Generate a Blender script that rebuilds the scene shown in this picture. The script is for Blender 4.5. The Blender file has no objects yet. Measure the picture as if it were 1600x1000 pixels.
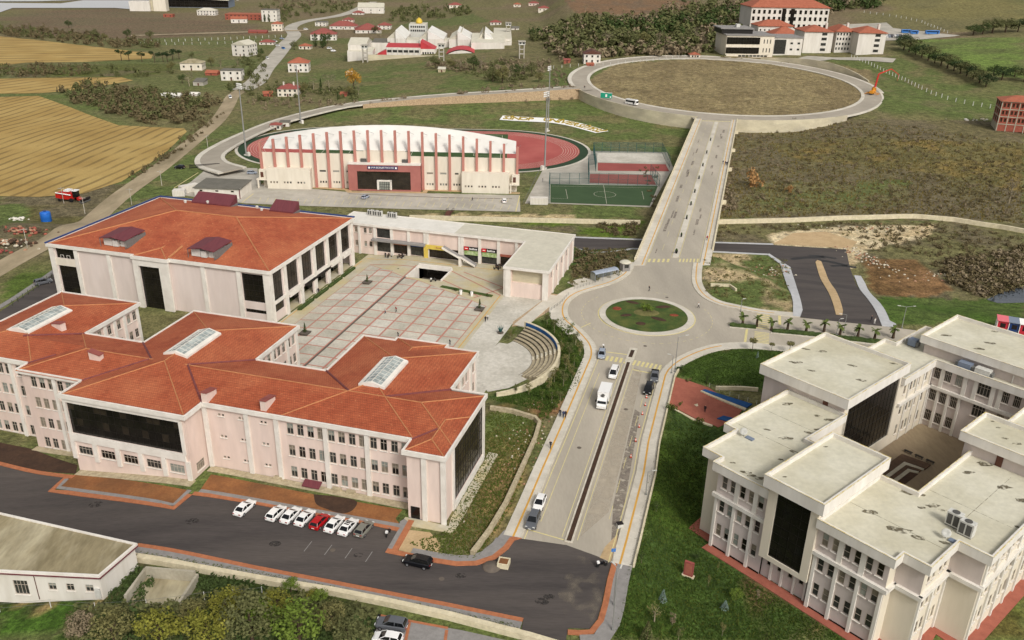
import bpy,bmesh,math,random
import numpy as np
from mathutils import Matrix,Vector

# ------------------------------------------------------------------ camera, sky, sun, exposure
random.seed(7)
rng = np.random.default_rng(7)
scene = bpy.context.scene
C = scene.collection
CAM_H,FPX = 90.0,1345.0                      # drone height above the plaza, focal length for a 1600 px wide picture
AX = np.array([[0.99981097,0.0194426,0.0],   # rows: world x, y, z seen from the camera (right, down, forward)
               [0.00787829,-0.40513099,0.91422471],
               [0.01777491,-0.9140519,-0.40520758]])
cam = bpy.data.cameras.new('camera')
camo = bpy.data.objects.new('camera',cam)
C.objects.link(camo)
cam.sensor_width = 36.0
cam.lens = FPX / 1600 * 36
cam.clip_start,cam.clip_end = 1.0,8000.0
_r,_d,_f = AX[:,0],AX[:,1],AX[:,2]
camo.matrix_world = Matrix(((_r[0],-_d[0],-_f[0],0),(_r[1],-_d[1],-_f[1],0),(_r[2],-_d[2],-_f[2],CAM_H),(0,0,0,1)))
scene.camera = camo

SUN_ELEV,SUN_AZ = math.radians(42),math.radians(152)   # azimuth clockwise from +Y (behind the camera, to the right)
world = bpy.data.worlds.new('World')
scene.world = world
world.use_nodes = True
wn = world.node_tree
wn.nodes.clear()
sky = wn.nodes.new('ShaderNodeTexSky')
sky.sky_type = 'NISHITA'
sky.sun_disc = False
sky.sun_elevation,sky.sun_rotation = SUN_ELEV,SUN_AZ
sky.air_density,sky.dust_density,sky.ozone_density = 1.0,5.0,0.5
hs = wn.nodes.new('ShaderNodeHueSaturation')             # an overcast, nearly colourless sky
hs.inputs['Saturation'].default_value = 0.15
bg = wn.nodes.new('ShaderNodeBackground')
bg.inputs['Strength'].default_value = 0.13
wo = wn.nodes.new('ShaderNodeOutputWorld')
wn.links.new(sky.outputs[0],hs.inputs['Color'])
wn.links.new(hs.outputs[0],bg.inputs['Color'])
wn.links.new(bg.outputs[0],wo.inputs['Surface'])
sl = bpy.data.lights.new('sun','SUN')
sl.energy,sl.angle,sl.color = 1.6,math.radians(11),(1.0,0.95,0.88)
so = bpy.data.objects.new('sun',sl)
C.objects.link(so)
sd = Vector((math.sin(SUN_AZ) * math.cos(SUN_ELEV),math.cos(SUN_AZ) * math.cos(SUN_ELEV),math.sin(SUN_ELEV)))
so.rotation_euler = sd.to_track_quat('Z','Y').to_euler()
so.location = (0,0,200)
vs = scene.view_settings
vs.view_transform,vs.look,vs.exposure,vs.gamma = 'Standard','None',0.02,1.0

# ------------------------------------------------------------------ ground shape and survey helpers
def ss(a,b,x):
    t = np.clip((np.asarray(x,float) - a) / (b - a),0,1)
    return t * t * (3 - 2 * t)
def ray(px,py):
    return AX @ np.array([px - 800,py - 500,FPX])
def G(px,py,z=0.0):                            # ground point at height z seen at a point of the survey picture
    r = ray(px,py); t = (z - CAM_H) / r[2]
    return np.array([r[0] * t,r[1] * t,z])
A155,A487 = math.radians(-15.5),math.radians(-48.7)
LFO,RBO = G(698,822),G(1095,829)
def loc2(o,a,u,v):
    return (o[0] + math.cos(a) * u - math.sin(a) * v,o[1] + math.sin(a) * u + math.cos(a) * v)
def LFw(u,v,z=0.0):
    x,y = loc2(LFO,A155,u,v); return np.array([x,y,z])
RC,RR = np.array([134.0,578.0]),100.0         # ring road on the hill: centre, outer radius
def plane_z(y):
    y = np.asarray(y,float)
    return 0.3 + .055 * (np.minimum(y,720) - 480) + .03 * np.maximum(y - 720,0)
_ea,_eb = G(957,990),G(1040,600)
_en = np.array([_eb[1] - _ea[1],-(_eb[0] - _ea[0])]); _en /= np.linalg.norm(_en)
def T(x,y):
    x = np.asarray(x,float); y = np.asarray(y,float)
    f = -4 * ss(-50,-95,x) * (1 - ss(150,185,y))
    s = (x - _ea[0]) * _en[0] + (y - _ea[1]) * _en[1]
    f = f - 2.4 * ss(1.5,9,s) * (1 - ss(150,182,y - .1 * (x - 40)))
    u = (x - LFO[0]) * math.cos(A155) + (y - LFO[1]) * math.sin(A155)
    f = f - 1.2 * ss(-54,-69,u) * ss(160,178,y)
    y0 = np.interp(x,[-1e4,0,15,25,65,80,110,1e4],[272,272,262,252,250,214,204,204])
    w = np.interp(x,[-1e4,0,15,25,65,85,120,1e4],[28,28,26,26,28,62,36,36])
    low = -6 + 5 * ss(472,562,y) * ss(-145,-120,x) + 5.5 * ss(140,220,x) * ss(370,480,y)
    base = f + (low - f) * ss(0,1,(y - y0) / w)
    zr = np.interp(x,[-145,-134,-105,-42,36],[-6,-4.8,-2.8,1.2,4.4])
    yb = np.interp(x,[-150,-134,-105,-42,36],[430,476,520,538,556])
    nw = zr + .008 * np.maximum(y - yb,0) * ss(-150,-60,x)
    pl = plane_z(y) + .05 * np.maximum(x - 240,0) * ss(500,650,y)
    north = nw + (pl - nw) * ss(20,60,x)
    r = np.hypot(x - RC[0],y - RC[1])
    m1 = np.where(x <= 36,y > yb,(r < RR - 5) | (y > RC[1])).astype(float)
    m = np.maximum(m1,ss(185,232,x) * ss(470,500,y))
    z = base + (north - base) * m
    return z - .35 * ((r < RR - 2) & (r > 86.5))
def Tz(x,y): return float(T(x,y))
def proj(x,y,z):
    d = np.stack([x,y,z - CAM_H]); c = np.tensordot(AX.T,d,1)
    return c[0] / c[2] * FPX + 800,c[1] / c[2] * FPX + 500

# ------------------------------------------------------------------ mesh helpers
class MB:
    def __init__(s): s.v = []; s.f = []
    def poly(s,pts):
        n = len(s.v); s.v += [tuple(float(c) for c in p) for p in pts]; s.f.append(tuple(range(n,n + len(pts)))); return s
    def box(s,x0,y0,z0,x1,y1,z1):
        return s.prism([(x0,y0),(x1,y0),(x1,y1),(x0,y1)],z0,z1)
    def prism(s,pts,z0,z1,cap=True,bot=True):
        n = len(pts); b = len(s.v)
        s.v += [(float(p[0]),float(p[1]),float(z0)) for p in pts] + [(float(p[0]),float(p[1]),float(z1)) for p in pts]
        for i in range(n):
            j = (i + 1) % n; s.f.append((b + i,b + j,b + n + j,b + n + i))
        if cap: s.f.append(tuple(range(b + n,b + 2 * n)))
        if bot: s.f.append(tuple(range(b + n - 1,b - 1,-1)))
        return s
    def obox(s,c,d,a,z0,z1):                # box of size d turned by a about c
        ca,sa = math.cos(a),math.sin(a); h = [(-.5,-.5),(.5,-.5),(.5,.5),(-.5,.5)]
        return s.prism([(c[0] + ca * i * d[0] - sa * j * d[1],c[1] + sa * i * d[0] + ca * j * d[1]) for i,j in h],z0,z1)
    def tube(s,p,q,r0,r1=None,n=8,cap=True):
        p,q = Vector(p),Vector(q); r1 = r0 if r1 is None else r1
        d = (q - p).normalized(); a = d.orthogonal().normalized(); b = d.cross(a); k = len(s.v)
        for o,r in ((p,r0),(q,r1)):
            for i in range(n):
                t = 2 * math.pi * i / n; s.v.append(tuple(o + a * (r * math.cos(t)) + b * (r * math.sin(t))))
        for i in range(n):
            j = (i + 1) % n; s.f.append((k + i,k + j,k + n + j,k + n + i))
        if cap: s.f += [tuple(range(k + n - 1,k - 1,-1)),tuple(range(k + n,k + 2 * n))]
        return s
    def lathe(s,prof,n=16,c=(0,0,0)):
        k = len(s.v); m = len(prof)
        for r,z in prof:
            for i in range(n):
                t = 2 * math.pi * i / n; s.v.append((c[0] + r * math.cos(t),c[1] + r * math.sin(t),c[2] + z))
        for a in range(m - 1):
            for i in range(n):
                j = (i + 1) % n; s.f.append((k + a * n + i,k + a * n + j,k + (a + 1) * n + j,k + (a + 1) * n + i))
        s.f += [tuple(range(k + n - 1,k - 1,-1)),tuple(range(k + (m - 1) * n,k + m * n))]
        return s
    def loft(s,rings,cap=True):
        n = len(rings[0]); k = len(s.v)
        for r in rings: s.v += [tuple(float(c) for c in p) for p in r]
        for a in range(len(rings) - 1):
            for i in range(n):
                j = (i + 1) % n; s.f.append((k + a * n + i,k + a * n + j,k + (a + 1) * n + j,k + (a + 1) * n + i))
        if cap: s.f += [tuple(range(k + n - 1,k - 1,-1)),tuple(range(k + (len(rings) - 1) * n,k + len(rings) * n))]
        return s
    def add(s,o,M=None):
        k = len(s.v)
        s.v += [tuple(M @ Vector(p)) for p in o.v] if M else o.v
        s.f += [tuple(i + k for i in f) for f in o.f]; return s
    def mesh(s,name,mat=None,smooth=False):
        m = bpy.data.meshes.new(name); m.from_pydata(s.v,[],s.f)
        if mat: m.materials.append(mat)
        if smooth: m.polygons.foreach_set('use_smooth',[True] * len(m.polygons))
        m.update(); return m
    def build(s,name,mat,parent=None,smooth=False,loc=(0,0,0),rz=0):
        return ob(name,s.mesh(name,mat,smooth),parent,loc,rz)
def ob(name,mesh,parent=None,loc=(0,0,0),rz=0,sc=None):
    o = bpy.data.objects.new(name,mesh); C.objects.link(o)
    o.location = loc
    if rz: o.rotation_euler = (0,0,rz)
    if sc is not None: o.scale = (sc,sc,sc) if not hasattr(sc,'__len__') else sc
    if parent: o.parent = parent
    return o
def tag(o,label=None,cat=None,group=None,kind=None):
    if label: o['label'] = label
    if cat: o['category'] = cat
    if group: o['group'] = group
    if kind: o['kind'] = kind
    return o
def thing(name,label,cat,loc=(0,0,0),rz=0,group=None,sc=None):
    return tag(ob(name,None,None,loc,rz,sc),label,cat,group)
def offset(poly,d):                             # inset a counter-clockwise outline by d
    n = len(poly); out = []
    for i in range(n):
        p0,p1,p2 = Vector(poly[i - 1]),Vector(poly[i]),Vector(poly[(i + 1) % n])
        a = (p1 - p0).normalized(); b = (p2 - p1).normalized()
        na = Vector((-a.y,a.x)); nb = Vector((-b.y,b.x))
        k = 1 + na.dot(nb)
        out.append(tuple(p1 + (na + nb) * (d / max(k,.15))))
    return out
def ordn(i): return ['first','second','third','fourth','fifth','sixth','seventh','eighth','ninth','tenth','eleventh','twelfth','thirteenth','fourteenth','fifteenth','sixteenth','seventeenth','eighteenth','nineteenth','twentieth','twenty-first','twenty-second','twenty-third','twenty-fourth'][i]

# ------------------------------------------------------------------ materials
def lin(c):
    return tuple((v / 255 / 12.92 if v / 255 <= .04045 else ((v / 255 + .055) / 1.055) ** 2.4) for v in c) + (1,)
def mat(name,c1,c2=None,scale=1.0,rough=.85,spec=.3,bump=0.0,stretch=None,c3=None,scale3=.1,metal=0.0,fine=None,contrast=(.35,.65),objc=False):
    """principled surface; c1/c2 mixed by noise, c3 mixed in by a broad noise, colours in sRGB 0-255"""
    m = bpy.data.materials.new(name); m.use_nodes = True; nt = m.node_tree
    b = nt.nodes['Principled BSDF']
    b.inputs['Roughness'].default_value = rough; b.inputs['Metallic'].default_value = metal
    b.inputs['Specular IOR Level'].default_value = spec
    if c2 is None and not bump:
        b.inputs['Base Color'].default_value = lin(c1); return m
    if objc: src = nt.nodes.new('ShaderNodeTexCoord').outputs['Object']
    else: src = nt.nodes.new('ShaderNodeNewGeometry').outputs['Position']
    if stretch:
        mp = nt.nodes.new('ShaderNodeMapping'); mp.inputs['Scale'].default_value = stretch[:3]
        if len(stretch) > 3: mp.inputs['Rotation'].default_value = (0,0,stretch[3])
        nt.links.new(src,mp.inputs[0]); src = mp.outputs[0]
    def noise(sc,det=6.0,ro=.6):
        n = nt.nodes.new('ShaderNodeTexNoise'); n.inputs['Scale'].default_value = sc; n.inputs['Detail'].default_value = det; n.inputs['Roughness'].default_value = ro
        nt.links.new(src,n.inputs['Vector']); return n.outputs['Fac']
    def ramp(f,a,z):
        r = nt.nodes.new('ShaderNodeMapRange'); r.inputs[1].default_value = a; r.inputs[2].default_value = z
        nt.links.new(f,r.inputs[0]); return r.outputs[0]
    def mix(f,a,z):
        x = nt.nodes.new('ShaderNodeMix'); x.data_type = 'RGBA'
        nt.links.new(f,x.inputs[0])
        for s,i in ((a,6),(z,7)):
            if isinstance(s,tuple): x.inputs[i].default_value = s
            else: nt.links.new(s,x.inputs[i])
        return x.outputs[2]
    n1 = noise(scale); col = lin(c1)
    if c2 is not None: col = mix(ramp(n1,*contrast),lin(c1),lin(c2))
    if c3 is not None: col = mix(ramp(noise(scale3,4),.42,.68),col,lin(c3))
    if fine:
        col2 = nt.nodes.new('ShaderNodeMix'); col2.data_type = 'RGBA'; col2.blend_type = 'MULTIPLY'; col2.inputs[0].default_value = 1.0
        fr = nt.nodes.new('ShaderNodeMapRange'); fr.inputs[1].default_value = .3; fr.inputs[2].default_value = .7; fr.inputs[3].default_value = 1 - fine[1]; fr.inputs[4].default_value = 1 + fine[1]
        nt.links.new(noise(fine[0],3),fr.inputs[0])
        if isinstance(col,tuple): col2.inputs[6].default_value = col
        else: nt.links.new(col,col2.inputs[6])
        nt.links.new(fr.outputs[0],col2.inputs[7]); col = col2.outputs[2]
    if isinstance(col,tuple): b.inputs['Base Color'].default_value = col
    else: nt.links.new(col,b.inputs['Base Color'])
    if bump:
        bp = nt.nodes.new('ShaderNodeBump'); bp.inputs['Strength'].default_value = bump; bp.inputs['Distance'].default_value = .1
        nt.links.new(noise(scale * 3),bp.inputs['Height']); nt.links.new(bp.outputs[0],b.inputs['Normal'])
    return m
def glass(name,c,rough=.08,c2=None):
    m = mat(name,c,c2,.35,rough,.5)
    return m
M = {}
def mk(name,*a,**k): M[name] = mat(name,*a,**k)
mk('white',(216,210,200),(204,197,185),.6,.75,stretch=(1,1,.15),fine=(.25,.06))
mk('trim',(224,218,208),(212,205,194),.5,.7,fine=(.4,.05))
mk('cream',(220,211,194),(209,199,181),.5,.8,stretch=(1,1,.2))
mk('pink',(216,195,183),(206,184,171),.35,.85,stretch=(1,1,.25),c3=(222,203,191),scale3=.08,fine=(.6,.07))
mk('bbpink',(214,200,192),(205,190,181),.3,.85,stretch=(1,1,.2),fine=(.5,.04))
mk('mauve',(200,188,181),(190,178,171),.4,.85,stretch=(1,1,.25),fine=(.6,.05))
mk('rbwhite',(222,217,208),(210,204,193),.5,.8,stretch=(1,1,.15),fine=(.4,.06))
mk('rbcream',(220,210,192),(210,200,180),.4,.8,stretch=(1,1,.2))
mk('flatroof',(206,201,182),(194,189,168),.25,.9,c3=(184,177,152),scale3=.06,fine=(1.2,.07),bump=.15)
mk('coping',(220,210,178),(196,172,96),.9,.85,contrast=(.45,.62))
mk('stain',(92,85,68),(112,104,84),2.0,.95)
mk('glassdark',(22,20,17),(34,31,26),.3,.12,spec=.35)
mk('glassbrown',(38,33,27),(54,47,38),.5,.15,spec=.35)
mk('glasswin',(44,44,42),(66,66,62),.9,.12,spec=.45)
mk('glasspale',(122,128,122),(150,152,142),.9,.2,spec=.45)
mk('curtain',(142,132,114),(104,96,84),1.2,.35,spec=.45)
mk('mullion',(34,31,28),None,rough=.4)
mk('winframe',(170,158,144),None,rough=.6)
mk('skyglass',(158,166,162),(182,187,181),.8,.15,spec=.6,c3=(112,120,118),scale3=.5)
mk('asphalt',(77,71,68),(65,60,58),.3,.95,stretch=(.18,1.3,1,-.27),c3=(87,80,75),scale3=.09,fine=(3,.12),bump=.1)
mk('asphaltold',(134,124,112),(122,112,102),.5,.95,c3=(146,136,122),scale3=.3,fine=(3,.1))
mk('concrete',(180,170,154),(169,160,144),.18,.92,stretch=(1,.22,1,.3),c3=(156,148,134),scale3=.05,fine=(2.5,.05),bump=.05)
mk('ringroad',(166,157,142),(156,147,133),.2,.92,c3=(148,140,126),scale3=.06,fine=(1.5,.04))
mk('lot',(184,177,164),(170,163,150),.2,.92,c3=(158,152,140),scale3=.05,fine=(1,.06))
mk('sidewalk',(208,201,187),(195,188,173),.5,.9,c3=(183,175,160),scale3=.09,fine=(2.5,.06))
mk('greypave',(142,138,134),(130,126,122),.8,.92,fine=(3,.08))
mk('newpave',(186,186,186),(176,176,176),.5,.9)
mk('orange',(176,112,77),(158,99,68),1.2,.9,fine=(3,.08))
mk('tactile',(208,160,74),(194,146,66),.8,.85)
mk('paint',(214,200,138),(198,186,138),1.2,.8,fine=(3,.1))
mk('whitepaint',(214,206,188),(190,182,164),1.5,.8)
mk('kerb',(206,198,182),(184,176,158),1.0,.9)
mk('redpave',(162,96,78),(148,86,70),.6,.9,fine=(2.5,.08))
mk('bluemat',(34,84,138),(28,72,122),.8,.8)
mk('plaza',(180,172,154),(166,158,140),.6,.9,c3=(152,145,126),scale3=.12,fine=(2.0,.1),bump=.08)
mk('plaza2',(204,198,186),(188,182,168),.8,.9,c3=(174,168,154),scale3=.1,fine=(1.5,.1),bump=.08)
mk('plazaedge',(188,180,160),(176,168,147),.5,.9,c3=(186,172,130),scale3=.12,fine=(2,.08))
mk('redline',(184,128,113),(172,120,105),1.0,.9)
mk('drain',(104,94,84),(88,80,72),1.0,.9)
mk('soil',(148,100,60),(130,84,50),.25,.95,c3=(112,76,48),scale3=.12,fine=(2.5,.15),bump=.3)
mk('darksoil',(74,54,40),(60,44,34),.4,.95,fine=(2,.15),bump=.3)
mk('sand',(190,164,126),(176,150,112),.4,.95,fine=(2,.1),bump=.2)
mk('stone',(184,171,142),(156,143,116),1.2,.95,fine=(2.5,.15),bump=.4)
mk('stonewall',(188,164,132),(156,132,104),1.4,.95,fine=(1.5,.15),bump=.5)
mk('concwall',(204,194,166),(186,176,150),.12,.92,c3=(172,163,142),scale3=.08,stretch=(1,1,2.5),fine=(1,.06))
mk('capstone',(214,202,172),(194,182,152),.8,.9,fine=(2,.08))
mk('track',(168,84,78),(156,76,70),.08,.9,c3=(178,98,90),scale3=.03)
mk('courtred',(152,80,73),(140,72,66),.1,.9)
mk('turf',(62,84,44),(52,74,38),.1,.95)
mk('courtgreen',(62,82,52),(54,74,46),.1,.95)
mk('trackgreen',(46,66,44),(38,58,38),.2,.95)
mk('salmon',(184,126,113),(172,116,104),.3,.8,stretch=(1,1,.3))
mk('portal',(166,106,97),(156,98,90),.3,.8)
mk('membrane',(222,219,211),(212,208,199),.15,.6)
mk('purple',(112,58,62),(100,50,56),.6,.6,stretch=(4,.4,1))
mk('redmetal',(186,62,66),(170,54,60),.3,.6)
mk('greyroof',(112,108,98),(98,95,86),.3,.85)
mk('tilefar',(168,100,76),(150,86,64),.5,.85,fine=(2,.12))
mk('tilered',(146,82,73),(132,72,65),.5,.85,fine=(2,.12))
mk('metal',(150,150,146),None,rough=.5,metal=.3)
mk('steel',(118,118,114),(104,104,100),2,.55)
mk('acwhite',(206,204,196),(190,188,180),2,.6)
mk('black',(18,18,18),None,rough=.6)
mk('fan',(84,82,78),None)
mk('doorbrown',(92,58,46),None,rough=.7)
mk('door',(150,140,126),None)
mk('bark',(84,68,52),(66,54,42),3,.95)
mk('barkpale',(158,146,122),(136,124,102),3,.95)
mk('oldroof',(148,136,106),(124,113,86),.35,.95,stretch=(1,.35,1,.9),c3=(188,178,150),scale3=.14,fine=(2,.12))
mk('brick',(158,88,70),(142,76,62),.8,.9,fine=(3,.1))
mk('rubble',(176,140,112),(140,98,76),.8,.95)
mk('rock',(204,196,176),(176,166,144),1.5,.95)
mk('whiterock',(222,216,204),(198,192,180),1.5,.95)
mk('bluetank',(38,104,190),(34,94,176),1,.45)
mk('harvred',(186,36,28),(166,30,26),1,.4)
mk('pumpred',(196,48,44),None,rough=.5)
mk('pumpyel',(208,140,44),None,rough=.5)
mk('hedge',(60,78,34),(40,56,24),3,.95,bump=.6)
mk('ypaint',(176,150,46),(150,128,44),.8,.8)
mk('signblue',(40,44,92),None,rough=.6)
mk('signwhite',(236,234,228),None,rough=.6)
mk('signblack',(34,28,26),None,rough=.6)
mk('signred',(200,40,44),None,rough=.6)
mk('signyel',(214,188,84),(200,176,84),1,.7)
mk('signgreen',(120,150,70),(190,200,160),1.5,.6)
mk('busgreen',(28,138,108),(40,150,124),.8,.4)
mk('carwhite',(232,230,226),None,rough=.25,spec=.5)
mk('carred',(170,22,26),None,rough=.25,spec=.5)
mk('carblack',(14,15,19),None,rough=.2,spec=.5)
mk('cargrey',(92,94,98),None,rough=.25,spec=.5)
mk('carsilver',(150,158,170),None,rough=.3,spec=.5)
mk('carolive',(120,118,108),None,rough=.3,spec=.5)
mk('carblue',(60,120,190),None,rough=.3,spec=.5)
mk('carglass',(20,22,24),None,rough=.08,spec=.5)
mk('tyre',(24,24,24),None,rough=.9)
mk('rim',(150,150,152),None,rough=.4,metal=.5)
mk('headlight',(214,214,208),None,rough=.2,spec=.5)
mk('taillight',(150,20,20),None,rough=.3)
mk('skin',(196,148,120),None)
mk('hair',(34,26,22),None)
mk('clothdark',(32,32,40),None)
mk('clothred',(150,36,38),None)
mk('clothlight',(200,196,190),None)
mk('clothblue',(56,66,96),None)
mk('jeans',(44,50,68),None)
mk('conered',(222,88,60),None)
mk('gold',(208,176,66),None,rough=.4)
mk('kioskred',(190,46,62),None,rough=.5)
mk('kioskpink',(214,110,118),None,rough=.6)
mk('kioskblue',(40,66,118),None,rough=.5)
mk('kioskgrey',(120,130,146),None,rough=.5)
mk('balm',(88,68,52),(72,56,44),1,.95)
M['carglass2'] = M['carglass']
def leafmat(name,c1,c2,sc=.6):
    m = mat(name,c1,c2,sc,.9,spec=.15,fine=(2.5,.25)); return m
for n,a,b in (('leafdark',(54,68,34),(70,84,44)),('leafmid',(68,84,34),(88,100,44)),('leafyellow',(106,108,42),(126,122,52)),
                ('leafolive',(98,96,58),(118,112,70)),('leafbrown',(118,105,84),(138,123,98)),('leafscrub',(92,82,58),(110,98,70)),
                ('leafblue',(104,122,112),(130,146,136)),('leafpine',(42,56,32),(56,70,40)),('leafgold',(168,122,44),(186,142,60)),
                ('leafbright',(88,106,40),(104,120,50)),('leafpalm',(70,84,40),(96,106,56)),('leafrust',(150,112,70),(168,130,84)),('leafred',(120,60,44),(138,76,54)),
                ('leafgrey',(108,98,80),(126,116,96)),('leafwood',(82,86,52),(102,102,64))):
    M[n] = leafmat(n,a,b)

def ragged(m,sc,lo,hi):                        # stains with frayed, see-through edges
    nt = m.node_tree; g = nt.nodes.new('ShaderNodeNewGeometry'); n = nt.nodes.new('ShaderNodeTexNoise'); n.inputs['Scale'].default_value = sc; n.inputs['Detail'].default_value = 6
    r = nt.nodes.new('ShaderNodeMapRange'); r.inputs[1].default_value = lo; r.inputs[2].default_value = hi; nt.links.new(g.outputs['Position'],n.inputs['Vector']); nt.links.new(n.outputs['Fac'],r.inputs[0]); nt.links.new(r.outputs[0],nt.nodes['Principled BSDF'].inputs['Alpha'])
ragged(M['stain'],1.6,.36,.6)
ragged(M['asphaltold'],.9,.34,.56)
mk('oil',(52,48,46),(64,60,56),1,.8); ragged(M['oil'],1.5,.42,.62)
mk('dustveil',(150,138,120),(136,126,112),.6,.95); ragged(M['dustveil'],.35,.5,.95)
def tilemat(name,c1,c2,c3,ang,fleck=.35):
    m = mat(name,c1,c2,.5,.85,fine=(1.6,.1),c3=c3,scale3=.1); nt = m.node_tree; b = nt.nodes['Principled BSDF']
    g = nt.nodes.new('ShaderNodeNewGeometry'); mp = nt.nodes.new('ShaderNodeMapping'); mp.inputs['Rotation'].default_value = (0,0,-ang)
    br = nt.nodes.new('ShaderNodeTexBrick'); br.inputs['Scale'].default_value = 1.0
    br.inputs['Brick Width'].default_value = .42; br.inputs['Row Height'].default_value = .42; br.inputs['Mortar Size'].default_value = .05
    br.inputs['Color1'].default_value = (1.08,1.06,1,1); br.inputs['Color2'].default_value = (.86,.88,.9,1); br.inputs['Mortar'].default_value = (.62,.58,.56,1)
    nt.links.new(g.outputs['Position'],mp.inputs[0]); nt.links.new(mp.outputs[0],br.inputs['Vector'])
    x = nt.nodes.new('ShaderNodeMix'); x.data_type = 'RGBA'; x.blend_type = 'MULTIPLY'; x.inputs[0].default_value = .75
    src = b.inputs['Base Color'].links[0].from_socket
    nt.links.new(src,x.inputs[6]); nt.links.new(br.outputs['Color'],x.inputs[7]); nt.links.new(x.outputs[2],b.inputs['Base Color'])
    bp = nt.nodes.new('ShaderNodeBump'); bp.inputs['Strength'].default_value = .35; bp.inputs['Distance'].default_value = .06
    nt.links.new(br.outputs['Fac'],bp.inputs['Height']); bp.invert = True; nt.links.new(bp.outputs[0],b.inputs['Normal'])
    sx = nt.nodes.new('ShaderNodeSeparateXYZ'); nt.links.new(g.outputs['Position'],sx.inputs[0])   # tile courses follow the contour lines of the slope
    m1 = nt.nodes.new('ShaderNodeMath'); m1.operation = 'MULTIPLY'; m1.inputs[1].default_value = 1 / .13; m2 = nt.nodes.new('ShaderNodeMath'); m2.operation = 'FRACT'; nt.links.new(sx.outputs[2],m1.inputs[0]); nt.links.new(m1.outputs[0],m2.inputs[0])
    r = nt.nodes.new('ShaderNodeMapRange'); r.inputs[3].default_value = .84; r.inputs[4].default_value = 1.12; nt.links.new(m2.outputs[0],r.inputs[0])
    y = nt.nodes.new('ShaderNodeMix'); y.data_type = 'RGBA'; y.blend_type = 'MULTIPLY'; y.inputs[0].default_value = 1; nt.links.new(x.outputs[2],y.inputs[6]); nt.links.new(r.outputs[0],y.inputs[7])
    n = nt.nodes.new('ShaderNodeTexNoise'); n.inputs['Scale'].default_value = 2.2; n.inputs['Detail'].default_value = 2; nt.links.new(g.outputs['Position'],n.inputs['Vector'])
    r = nt.nodes.new('ShaderNodeMapRange'); r.inputs[1].default_value = .66; r.inputs[2].default_value = .74; r.inputs[4].default_value = fleck; nt.links.new(n.outputs['Fac'],r.inputs[0])
    w = nt.nodes.new('ShaderNodeMix'); w.data_type = 'RGBA'; nt.links.new(r.outputs[0],w.inputs[0]); nt.links.new(y.outputs[2],w.inputs[6]); w.inputs[7].default_value = lin((206,146,100)); nt.links.new(w.outputs[2],b.inputs['Base Color'])
    M[name] = m
tilemat('tile',(172,91,60),(154,76,49),(180,104,70),A155)
tilemat('tilebb',(178,94,63),(158,78,52),(188,110,74),A155,.8)
mk('ridge',(184,128,86),(168,112,74),1.2,.9)
mk('flash',(122,66,62),(104,56,56),1,.7)
# ------------------------------------------------------------------ the ground sheet with its land cover
def vnoise(x,y,s,seed=0):
    x = x / s; y = y / s; xi = np.floor(x).astype(int); yi = np.floor(y).astype(int); fx = x - xi; fy = y - yi
    fx = fx * fx * (3 - 2 * fx); fy = fy * fy * (3 - 2 * fy)
    def h(i,j):
        n = (i * 374761393 + j * 668265263 + seed * 974634721) & 0x7fffffff
        n = ((n ^ (n >> 13)) * 1274126177) & 0x7fffffff
        return ((n ^ (n >> 16)) & 0xffff) / 65535.
    return (h(xi,yi) * (1 - fx) + h(xi + 1,yi) * fx) * (1 - fy) + (h(xi,yi + 1) * (1 - fx) + h(xi + 1,yi + 1) * fx) * fy
def fbm(x,y,s,seed=0,o=4):
    v = 0; a = .5; t = 0
    for k in range(o): v = v + a * vnoise(x,y,s / 2 ** k,seed + k); t += a; a *= .55
    return v / t
def inpoly(px,py,poly):
    r = np.zeros(px.shape,bool); n = len(poly)
    for i in range(n):
        (x0,y0),(x1,y1) = poly[i],poly[(i + 1) % n]
        if y0 == y1: continue
        c = ((y0 > py) != (y1 > py)) & (px < (x1 - x0) * (py - y0) / (y1 - y0) + x0); r ^= c
    return r
def axis(lo,a,b,hi,st,g=1.13):
    m = list(np.arange(a,b + st / 2,st)); d = st; v = a; left = []
    while v > lo: d *= g; v -= d; left.append(v)
    d = st; v = m[-1]; right = []
    while v < hi: d *= g; v += d; right.append(v)
    return np.array(left[::-1] + m + right)
gx = axis(-1900,-190,262,2100,2.0); gy = axis(10,84,700,3400,2.0,1.045)
X,Y = np.meshgrid(gx,gy); Z = T(X,Y)
far = ss(700,1500,Y)
Z = Z + far * (fbm(X,Y,420,3) - .5) * 16 * ss(-350,100,X) + far * 26 * ss(150,700,X)
Z = Z + (fbm(X,Y,26,9) - .5) * 1.6 * ss(255,300,Y) * ss(118,150,X) * (1 - far)
TY0,TX0 = gy,gx
PX,PY = proj(X,Y,Z)
N1,N2,N3 = fbm(X,Y,60,1),fbm(X,Y,14,5),fbm(X,Y,5,8)
PXn = PX + (N2 - .5) * 22 * 300 / np.maximum(Y,100); PYn = PY + (N3 - .5) * 10 * 300 / np.maximum(Y,100)
def lc(*c): return np.array(lin(c)[:3])
GR,GD,OL,BR,SC,SN,PL,SO = lc(91,102,55),lc(62,80,36),lc(108,104,68),lc(118,104,80),lc(104,95,72),lc(178,158,122),lc(110,92,74),lc(128,98,66)
def mixc(a,b,t): return a[None,None] * (1 - t[...,None]) + b[None,None] * t[...,None]
col = mixc(OL,GR,ss(.38,.62,N1)); col = col * (1 - .45 * ss(.5,.75,N2)[...,None]) + .45 * ss(.5,.75,N2)[...,None] * BR
def zone(poly,base,alt=None,t=None,w=1.0):
    global col
    m = inpoly(PXn,PYn,poly)
    c = np.broadcast_to(base,col.shape) if alt is None else mixc(base,alt,t)
    col = np.where(m[...,None],col * (1 - w) + c * w,col)
far_brown = [(0,22),(180,12),(250,20),(400,40),(420,55),(250,62),(130,60),(0,50)]
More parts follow.
